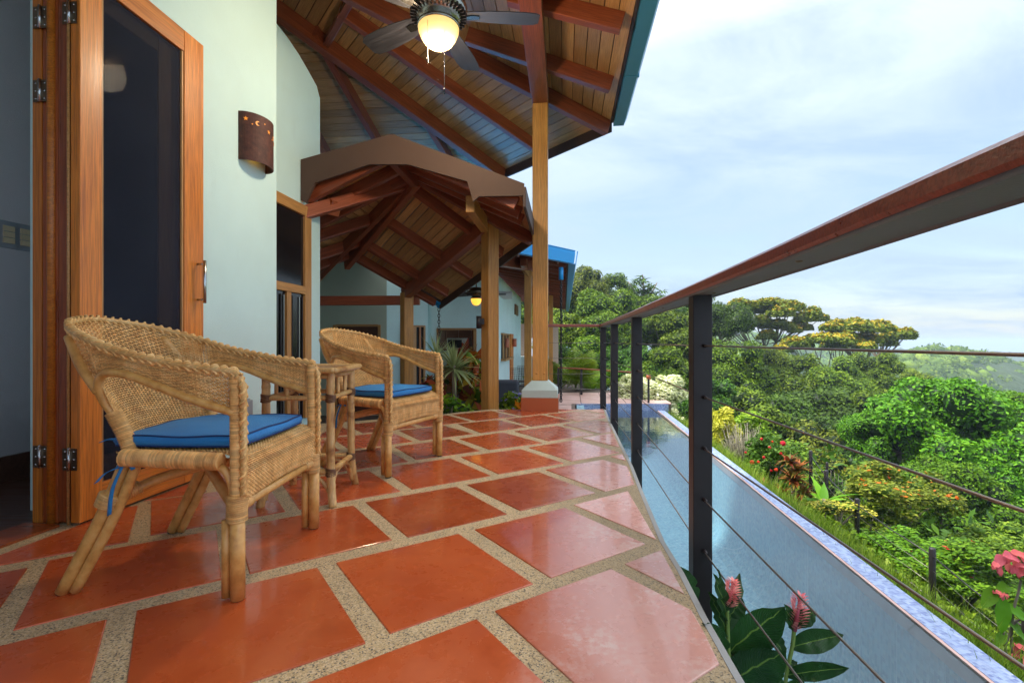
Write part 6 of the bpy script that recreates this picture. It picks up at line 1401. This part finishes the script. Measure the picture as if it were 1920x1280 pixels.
# furniture on the lower terrace
sf = root('outdoor_sofa', (W(915, 740, 8.3).x, 8.3, ZT), 'dark charcoal outdoor sofa behind the golden walkway post', 'sofa')
sx0, sx1 = xa(850,8.3), xa(973,8.3)
for nm, c_, d_ in (('backrest', ((sx0+sx1)/2, 8.45, 0.60), (sx1-sx0, 0.2, 0.85)), ('seat', ((sx0+sx1)/2, 8.0, 0.25), (sx1-sx0, 0.75, 0.32)), ('arm', (sx1-0.1, 8.0, 0.42), (0.2, 0.8, 0.5))):
    b = MB(); b.box((0,0,0), d_); o = b.build(nm, 'sofa_fabric', sf, loc=(c_[0], c_[1], ZT+c_[2])); bevel(o, 0.05, 3)
cp_ = root('red_cushion', W(908, 740, 7.9), 'small red cushion lying on the charcoal sofa', 'cushion'); b = MB(); b.lathe([(0.0,0.07),(0.12,0.06),(0.18,0.0),(0.12,-0.06),(0.0,-0.07)], (0,0,0), 14); b.build('cover', 'red_fabric', cp_, world=False)
bn = root('slatted_bench', (xa(880,7.3), 7.3, ZT), 'black slatted bench low behind the deck edge plants', 'bench')
for k in range(4): boxw('slat', xa(838,7.3), xa(920,7.3), 7.28, 7.31, zy(739+10*k,7.3)-0.025, zy(739+10*k,7.3)+0.028, 'black_metal', bn)
for px in (888, 918): boxw('upright', xa(px-4,7.3), xa(px+4,7.3), 7.25, 7.279, ZT, zy(734,7.3), 'black_metal', bn)
boxw('seat', xa(838,7.3), xa(920,7.3), 7.35, 7.8, ZT+0.38, ZT+0.42, 'black_metal', bn)
for i, (px, D, lab) in enumerate(((972, 14.0, 'dark mesh garden chair seen left of the slim far post'), (984, 15.5, 'second mesh garden chair behind the first, by the white counter'))):
    g_ = root('garden_chair', (xa(px,D), D, ZT), lab, 'chair'); x0 = xa(px,D)
    b = MB()
    for k in range(9): b.tube([(x0-0.2+0.05*k, D+0.02, ZT+0.45), (x0-0.24+0.055*k, D+0.16, ZT+0.92)], 0.006, 4)
    for k in range(9): b.tube([(x0-0.22, D+0.02+0.017*k, ZT+0.47+0.055*k), (x0+0.22, D+0.02+0.017*k, ZT+0.47+0.055*k)], 0.006, 4)
    b.build('backrest', 'black_metal', g_); b = MB(); b.box((x0, D-0.2, ZT+0.43), (0.42, 0.42, 0.03)); b.build('seat', 'black_metal', g_)
    for sx in (-1,1):
        for sy in (0,1): b = MB(); b.tube([(x0+0.2*sx, D-0.38*sy, ZT), (x0+0.19*sx, D-0.36*sy, ZT+0.43)], 0.012, 6); b.build('leg', 'black_metal', g_)
# palms at the far end of the terrace
def palm(p, nf, L, label, seed, m='leaf_lime', lw=0.042):
    t = root('areca_palm', p, label, 'palm', 'palms beyond the terrace'); r_ = random.Random(seed); V = []; Q = []; b = MB()
    for k in range(nf):
        a = r_.uniform(0, 6.283); e0 = r_.uniform(0.95, 1.5); l = L*r_.uniform(0.7, 1.1); d = Vector((math.cos(a), math.sin(a), 0)); s = Vector((-math.sin(a), math.cos(a), 0)); pts = []; c = Vector((0,0,0)); e = e0
        for i in range(13): pts.append(c.copy()); c = c+(d*math.cos(e)+Z*math.sin(e))*(l/12); e -= 0.085*(1.2-0.4*r_.random())
        b.tube(pts, [0.014-0.0009*i for i in range(13)], 4)
        for i in range(3, 12):
            for j in range(2):
                q = pts[i].lerp(pts[min(i+1,12)], j/2)
                tl = l*0.30*math.sin(math.pi*(i/13+0.08)); tang = (pts[min(i+1,12)]-pts[i-1]).normalized()
                for sd_ in (-1, 1):
                    dr = (s*sd_*0.8+tang*0.7+Z*-0.25).normalized(); w_ = tang*lw*0.5; b0 = len(V); V += [q-w_, q+dr*tl*0.5-w_*0.9+Z*0.02, q+dr*tl-Z*tl*0.25, q+dr*tl*0.5+w_*0.9+Z*0.02, q+w_]; Q += [(b0, b0+1, b0+3, b0+4)]; Q.append((b0+1, b0+2, b0+3, b0+3))
    Q = np.array(Q); quad = Q[Q[:, 2] != Q[:, 3]]; tri = Q[Q[:, 2] == Q[:, 3]][:, :3]
    newobj('fronds', npmesh('fronds', np.array([v[:] for v in V]), quad, tri), m, t); b.build('stem', 'stem_green', t, world=False)
palm(W(1078, 738, 17.0), 15, 2.0, 'bright green palm filling the gap right of the porch post plinth', 1); palm(W(1110, 745, 17.2), 11, 1.5, 'lower palm with drooping fronds beside the far railing post', 2); palm(W(1055, 745, 17.6), 9, 2.1, 'palm partly hidden behind the black rain chain', 3)
# cream bush at the end of the pool
clump('cream_flowering_bush', W(1213, 782, 14.6)+Vector((0,0,-0.1)), (1.12, 0.8, 0.78), 8500, 0.125, 'leaf_cream', 'rounded bush covered in cream-white blossom at the far end of the pool', 'bush', flowers=('leaf_cream', 0.5), ncl=46, core='leaf_olive', clr=(0.15,0.28))
clump('cream_flowering_bush', W(1262, 800, 13.6)+Vector((0,0,-0.3)), (0.42, 0.4, 0.40), 1500, 0.10, 'leaf_cream', 'small low spray of cream blossom hanging beside the pool corner', 'bush', ncl=18, core='leaf_olive', clr=(0.16,0.3))
# plants along the outside of the pool rim
def gp_(px, pyb, D): return W(px, pyb, D)
clump('yellow_croton', gp_(1352, 850, 11.0), (0.42, 0.4, 0.55), 1300, 0.15, 'leaf_yellow', 'yellow-leaved shrub just right of the nearest railing post', 'shrub', aspect=0.3, clr=(0.2,0.35), ncl=20)
clump('yellow_shrub', gp_(1400, 845, 11.8), (0.50, 0.5, 0.55), 1300, 0.13, 'leaf_lime', 'tall lime-yellow shrub behind the dry grey twigs', 'shrub', aspect=0.35, clr=(0.2,0.35), ncl=20)
tw = root('dry_twig_bush', gp_(1392, 870, 9.6), 'bare grey twiggy bush between the yellow shrub and the red-flowered bush', 'bush'); b = MB(); r_ = random.Random(5)
for k in range(110):
    a = r_.uniform(0, 6.28); s_ = r_.uniform(0.05, 0.3); p0 = Vector((math.cos(a)*s_*0.5, math.sin(a)*s_*0.5, -0.1)); p1 = p0+Vector((math.cos(a)*s_, math.sin(a)*s_, r_.uniform(0.4, 0.95))); mid = p0.lerp(p1, 0.5)+Vector((r_.uniform(-.05,.05), r_.uniform(-.05,.05), 0)); b.tube([p0, mid, p1], [0.006, 0.004, 0.002], 4)
    for j in range(3): q = p0.lerp(p1, r_.uniform(0.3, 0.95)); b.tube([q, q+Vector((r_.uniform(-.12,.12), r_.uniform(-.12,.12), r_.uniform(0.03,0.15)))], [0.003, 0.0015], 4)
b.build('twigs', 'dry_twig', tw, world=False)
clump('ixora_bush', gp_(1442, 925, 8.9), (0.62, 0.55, 0.55), 3600, 0.075, 'leaf_dark', 'dark green bush dotted with bright red flower heads beside the pool rim', 'bush', ncl=26, clr=(0.22,0.36))
ix = root('ixora_flowers', W(1442, 870, 8.5), 'x', 'x'); bpy.data.objects.remove(ix)
fl = bpy.data.objects[-1] if False else None
ixb = [o for o in C.objects if o.name.startswith('ixora_bush')][0]
for (px, py, s_) in ((1428,823,.05),(1448,828,.04),(1468,831,.09),(1443,839,.05),(1464,850,.05),(1410,866,.07),(1422,866,.05),(1455,880,.06),(1432,857,.05),(1398,848,.04),(1446,882,.04),(1472,862,.05)):
    g = np.random.default_rng(int(px)); d = unit(g.normal(size=(46, 3))+[0,-0.5,0.3]); c = np.array(W(px, py, 8.35)); s_ *= 0.62; V, Q = leaves(c+d*s_*0.8, d, s_*0.7, 0.8, r=g); newobj('flower_head', npmesh('flower_head', V, Q), 'flower_red', ixb, world=True)
blades('cordyline', gp_(1487, 905, 8.0), 60, 0.26, 0.075, 'leaf_cordyline', 'red and bronze leaved cordyline standing at the pool rim', 'plant', (-0.3, 1.4), 0.4, seed=3, h=0.05)
cd = [o for o in C.objects if o.name.startswith('cordyline')][0]
for i, (px, py) in enumerate(((1478, 865), (1496, 880), (1505, 925), (1470, 925), (1492, 945))):
    q = blades('tmp', W(px, py, 7.9), 34, 0.23, 0.07, 'leaf_cordyline', 'x', 'x', (-0.3, 1.4), 0.4, seed=20+i, stem=False, parentname='leaf_rosette'); ch = q.children[0]; ch.parent = None; ch.location = q.location; bpy.data.objects.remove(q); attach(ch, cd)
blades('red_bromeliad', gp_(1428, 905, 8.3), 26, 0.13, 0.03, 'flower_pink', 'small magenta-leaved plant at the foot of the ixora by the rim', 'plant', (0.1, 1.4), 0.2, seed=8, stem=False)
blades('banana_plant', gp_(1545, 940, 8.8), 11, 0.60, 0.15, 'leaf_bright', 'bright lime plant with long banana-like leaves behind the first fence post', 'plant', (0.15, 1.0), 0.35, seed=15)
clump('yellow_groundcover', gp_(1575, 975, 8.3), (0.55, 0.4, 0.16), 900, 0.07, 'leaf_yellow', 'low yellow-green patch under the banana-leaved plant', 'plant')
clump('orange_flower_shrub', gp_(1690, 985, 9.6), (1.15, 0.9, 0.62), 5200, 0.10, 'leaf_olive', 'loose shrub with bronze new leaves and orange blossoms behind the fence', 'shrub', flowers=('flower_orange', 0.07), ncl=30, clr=(0.2,0.34))
clump('lantana_bush', gp_(1690, 1085, 7.9), (0.95, 0.8, 0.40), 6500, 0.085, 'leaf_bright', 'low bright green lantana mound with red and orange flowers, left half behind the fence', 'bush', flowers=('flower_red', 0.012), ncl=36, clr=(0.16,0.3))
clump('lantana_bush', gp_(1810, 1120, 7.4), (1.0, 0.8, 0.42), 6500, 0.085, 'leaf_bright', 'bright green lantana mound right of the nearest fence post, below the bright tree', 'bush', flowers=('flower_red', 0.010), ncl=36, clr=(0.16,0.3))
clump('lantana_bush', gp_(1900, 1100, 8.8), (1.1, 0.9, 0.6), 5200, 0.09, 'leaf_forest', 'tangled green bush at the right edge behind the pink-flowered branch', 'bush', ncl=34, clr=(0.16,0.3))
clump('lantana_bush', gp_(1620, 1010, 9.6), (0.8, 0.7, 0.45), 3200, 0.085, 'leaf_forest', 'green bush under the second wire fence', 'bush', ncl=30, clr=(0.16,0.3))
# pink mussaenda branch, near right
ms = root('mussaenda', W(1893, 1330, 3.6), 'branch with coral-pink blossoms and soft green leaves at the right edge', 'plant')
b = MB(); Dm = 3.6
for P_ in ([(1893,1330),(1884,1200),(1865,1130),(1872,1100)], [(1899,1330),(1897,1170),(1912,1100),(1918,1050),(1905,1035)], [(1885,1210),(1900,1170),(1915,1160)], [(1884,1230),(1895,1260),(1905,1255)]):
    b.tube(smoothpts([W(x, y, Dm) for x, y in P_], 4), 0.009, 6)
b.build('stem', 'bark', ms)
def bigleaf(c, d, L, w, m, parent, nrm=Vector((0,-0.6,0.8)), name='leaf', droop=0.3, n=7):
    d = Vector(d).normalized(); s = d.cross(Vector(nrm)).normalized(); up = s.cross(d); V = []; UV = []
    for i in range(n+1):
        q = i/n; ww = w*math.sin(math.pi*min(1, 0.06+q*0.94))**0.75*(1-0.15*q)*0.5; cc = Vector(c)+d*(L*q)-Vector((0,0,1))*(droop*L*q*q)
        for j, f_ in enumerate((-1, -0.5, 0, 0.5, 1)): V.append(cc+s*ww*f_+up*(abs(f_)*ww*0.25)+up*0.006*math.sin(i*2.3+j)); UV.append((q, 0.5+f_*0.5))
    Q = [(5*i+j, 5*i+j+1, 5*i+j+6, 5*i+j+5) for i in range(n) for j in range(4)]
    return newobj(name, npmesh(name, np.array([v[:] for v in V]), np.array(Q), smooth=True, uv=UV), m, parent, world=True)
for (px, py, dx, dz, L, w) in ((1880,1120,-0.3,-0.9,.20,.11),(1880,1135,0.9,-0.3,.20,.12),(1868,1105,-0.9,-0.4,.17,.10),(1905,1080,0.9,-0.1,.19,.10),(1885,1160,0.8,-0.7,.18,.10),(1893,1100,-0.8,0.2,.16,.09),(1885,1185,-0.8,-0.4,.13,.07),(1899,1200,0.7,0.1,.13,.07),(1910,1070,-0.8,0.4,.13,.08),(1895,1240,-0.9,0.1,.12,.06)):
    bigleaf(W(px, py, Dm), (dx, -0.25, dz), L, w, 'leaf_bright', ms)
for (px, py, s_) in ((1880,1040,.10),(1895,1035,.09),(1912,1040,.10),(1905,1060,.07),(1870,1055,.07),(1918,1065,.08),(1866,1108,.045),(1880,1112,.04),(1905,1210,.075),(1918,1225,.08),(1898,1225,.05)):
    for k in range(4):
        a = random.uniform(0, 6.28); bigleaf(W(px, py, Dm-0.03*k), (math.cos(a), -0.4, math.sin(a)*0.7-0.4), s_, s_*0.72, 'flower_pink', ms, name='blossom', n=4)
# ---- torch gingers between deck and pool
def bract_flower(base, tip, w, parent, pale=False):
    base, tip = Vector(base), Vector(tip); ax = (tip-base).normalized(); s = ax.orthogonal().normalized(); u = ax.cross(s); L = (tip-base).length; V = []; Q = []; rr = random.Random(4)
    k = 0
    for lv in range(13):
        q = lv/12; R_ = w*0.5*math.sin(math.pi*(0.18+0.74*q))**0.8
        for j in range(6):
            a = 2*math.pi*(j/6+lv*0.19); d = (s*math.cos(a)+u*math.sin(a)); c = base+ax*(L*q*0.86)+d*R_*0.55; out = (d*0.85+ax*0.75).normalized(); sd_ = ax.cross(d); bl = L*0.22*(1-0.35*q); bw = w*0.22*(1-0.3*q); b0 = len(V)
            V += [c-sd_*bw*0.4, c+out*bl*0.55-sd_*bw*0.62, c+out*bl+d*0.006, c+out*bl*0.55+sd_*bw*0.62, c+sd_*bw*0.4]; Q += [(b0, b0+1, b0+3, b0+4), (b0+1, b0+2, b0+3, b0+3)]
    Q = np.array(Q); o = newobj('flower', npmesh('flower', np.array([v[:] for v in V]), Q[Q[:,2]!=Q[:,3]], Q[Q[:,2]==Q[:,3]][:, :3]), 'ginger_bract', parent, world=True)
    b = MB(); b.tube([base-ax*0.01, base+ax*L*0.85], [w*0.16, w*0.07], 8); b.build('flower_core', 'ginger_core', o if False else parent); return o
def ginger(label, stem, D, flower, lv, top_extra=()):
    t = root('pink_ginger', W(*stem[0], D), label, 'ginger plant', 'pink gingers at the deck edge'); b = MB(); b.tube(smoothpts([W(x, y, D) for x, y in stem], 4), 0.0065, 8); b.build('stem', 'stem_green', t)
    if flower: bract_flower(W(*flower[0], D), W(*flower[1], D), flower[2]/F*D, t)
    for (x0, y0, x1, y1, wpx, dy) in lv:
        a, c = W(x0, y0, D), W(x1, y1, D-dy); bigleaf(a, c-a, (c-a).length*1.02, wpx/F*D*1.25, 'ginger_leaf', t, nrm=Vector((0.1,-0.8,0.6)), droop=0.06, n=10)
ginger('pink ginger nearest the railing post, its flower level with the lower steel cable', [(1372,1330),(1366,1230),(1363,1130)], 1.45, ((1364,1135),(1377,1082),30), [(1364,1160,1340,1070,24,.05),(1366,1180,1386,1070,26,-.1),(1365,1190,1330,1105,26,0.0),(1366,1235,1320,1160,38,.1),(1362,1250,1335,1175,30,.0),(1368,1155,1392,1120,30,0),(1365,1170,1347,1062,14,0)])
ginger('low pink ginger with two broad dark leaves reaching right across the pool', [(1376,1330),(1372,1280),(1371,1250)], 1.5, ((1374,1262),(1391,1212),28), [(1370,1218,1470,1130,60,.10),(1372,1275,1472,1212,62,.12),(1368,1260,1338,1190,36,0),(1405,1205,1440,1240,20,0),(1380,1230,1345,1225,16,0)])
ginger('pale peach-pink ginger furthest out over the pool, with long thin leaves', [(1468,1330),(1475,1260),(1486,1210),(1489,1170)], 1.62, ((1490,1176),(1503,1108),30), [(1485,1212,1580,1184,34,.05),(1474,1265,1590,1245,26,.1),(1488,1180,1472,1130,22,0),(1492,1170,1528,1142,26,0),(1470,1230,1442,1170,22,-.05),(1478,1240,1500,1252,14,0)])
ginger('leaf of a ginger showing just left of the nearest railing post', [(1330,1330),(1312,1180),(1300,1120)], 1.75, None, [(1305,1130,1266,1055,36,0),(1318,1210,1290,1140,26,-.05)])
ginger('short ginger shoots at the bottom edge under the pink flowers', [(1440,1330),(1430,1290)], 1.55, None, [(1425,1300,1395,1235,24,0),(1440,1300,1415,1262,20,0),(1455,1310,1500,1270,18,0),(1495,1300,1504,1265,12,0),(1400,1300,1350,1262,24,0),(1465,1300,1452,1215,16,0)])
# ---- grass along the bank
r = np.random.default_rng(9); n = 26000
y = 1.2+r.random(n)**1.2*12; s_ = 0.03+np.abs(r.normal(size=n))*0.55; x = 2.83+SL*(y-2.7)+s_; k = s_ < 2.2; x, y, s_ = x[k], y[k], s_[k]; n = len(x)
z = np.array([terr(a, b_) for a, b_ in zip(x, y)]); a = r.uniform(0, 6.28, n); h = r.uniform(0.22, 0.70, n)*(1-0.28*np.minimum(s_, 2)); lean = r.uniform(0.05, 0.5, n); w_ = 0.006
d = np.stack([np.cos(a), np.sin(a), 0*a], 1); sd_ = np.stack([-np.sin(a), np.cos(a), 0*a], 1)*w_; p0 = np.stack([x, y, z-0.03], 1); up = np.array([0,0,1.0])
p1 = p0+up*(h*0.6)[:, None]+d*(lean*h*0.3)[:, None]; p2 = p0+up*h[:, None]+d*(lean*h)[:, None]
V = np.stack([p0-sd_, p0+sd_, p1+sd_*0.8, p1-sd_*0.8, p2], 1).reshape(-1, 3); base = np.arange(n)*5
Q = np.stack([base, base+1, base+2, base+3], 1); T = np.stack([base+3, base+2, base+4], 1)
o = newobj('grass', npmesh('grass', V, Q, T), 'grass_blade'); meta(o, 'long green grass on the bank along the pool rim', 'grass', kind='stuff')
r = np.random.default_rng(10); n = 52000; y = r.uniform(2, 17, n); s_ = 1.3+r.random(n)**1.3*9; x = 2.83+SL*(y-2.7)+s_
z = np.array([terr(a, b_) for a, b_ in zip(x, y)])+r.random(n)*0.28; V, Q = leaves(np.stack([x, y, z], 1), unit(r.normal(size=(n, 3))*0.8+[0,-0.2,0.8]), 0.10, 0.55, r=r)
o = newobj('ground_cover', npmesh('ground_cover', V, Q), 'leaf_forest'); meta(o, 'leafy ground cover on the slope behind the wire fence', 'ground cover', kind='stuff')
# ================================================================== AIR
b = MB(); b.box((0, 3750, -31.5), (18400, 11900, 89)); o = b.build('haze', 'dark_void', world=False); o.data.materials.clear()
hm = bpy.data.materials.new('haze_air'); hm.use_nodes = True; t = hm.node_tree; t.nodes.clear()
pv_ = t.nodes.new('ShaderNodeVolumePrincipled'); pv_.inputs['Density'].default_value = 0.0008; pv_.inputs['Color'].default_value = (0.60,0.74,0.90,1); pv_.inputs['Anisotropy'].default_value = 0.1
om = t.nodes.new('ShaderNodeOutputMaterial'); t.links.new(pv_.outputs[0], om.inputs['Volume']); o.data.materials.append(hm); o['kind'] = 'stuff'
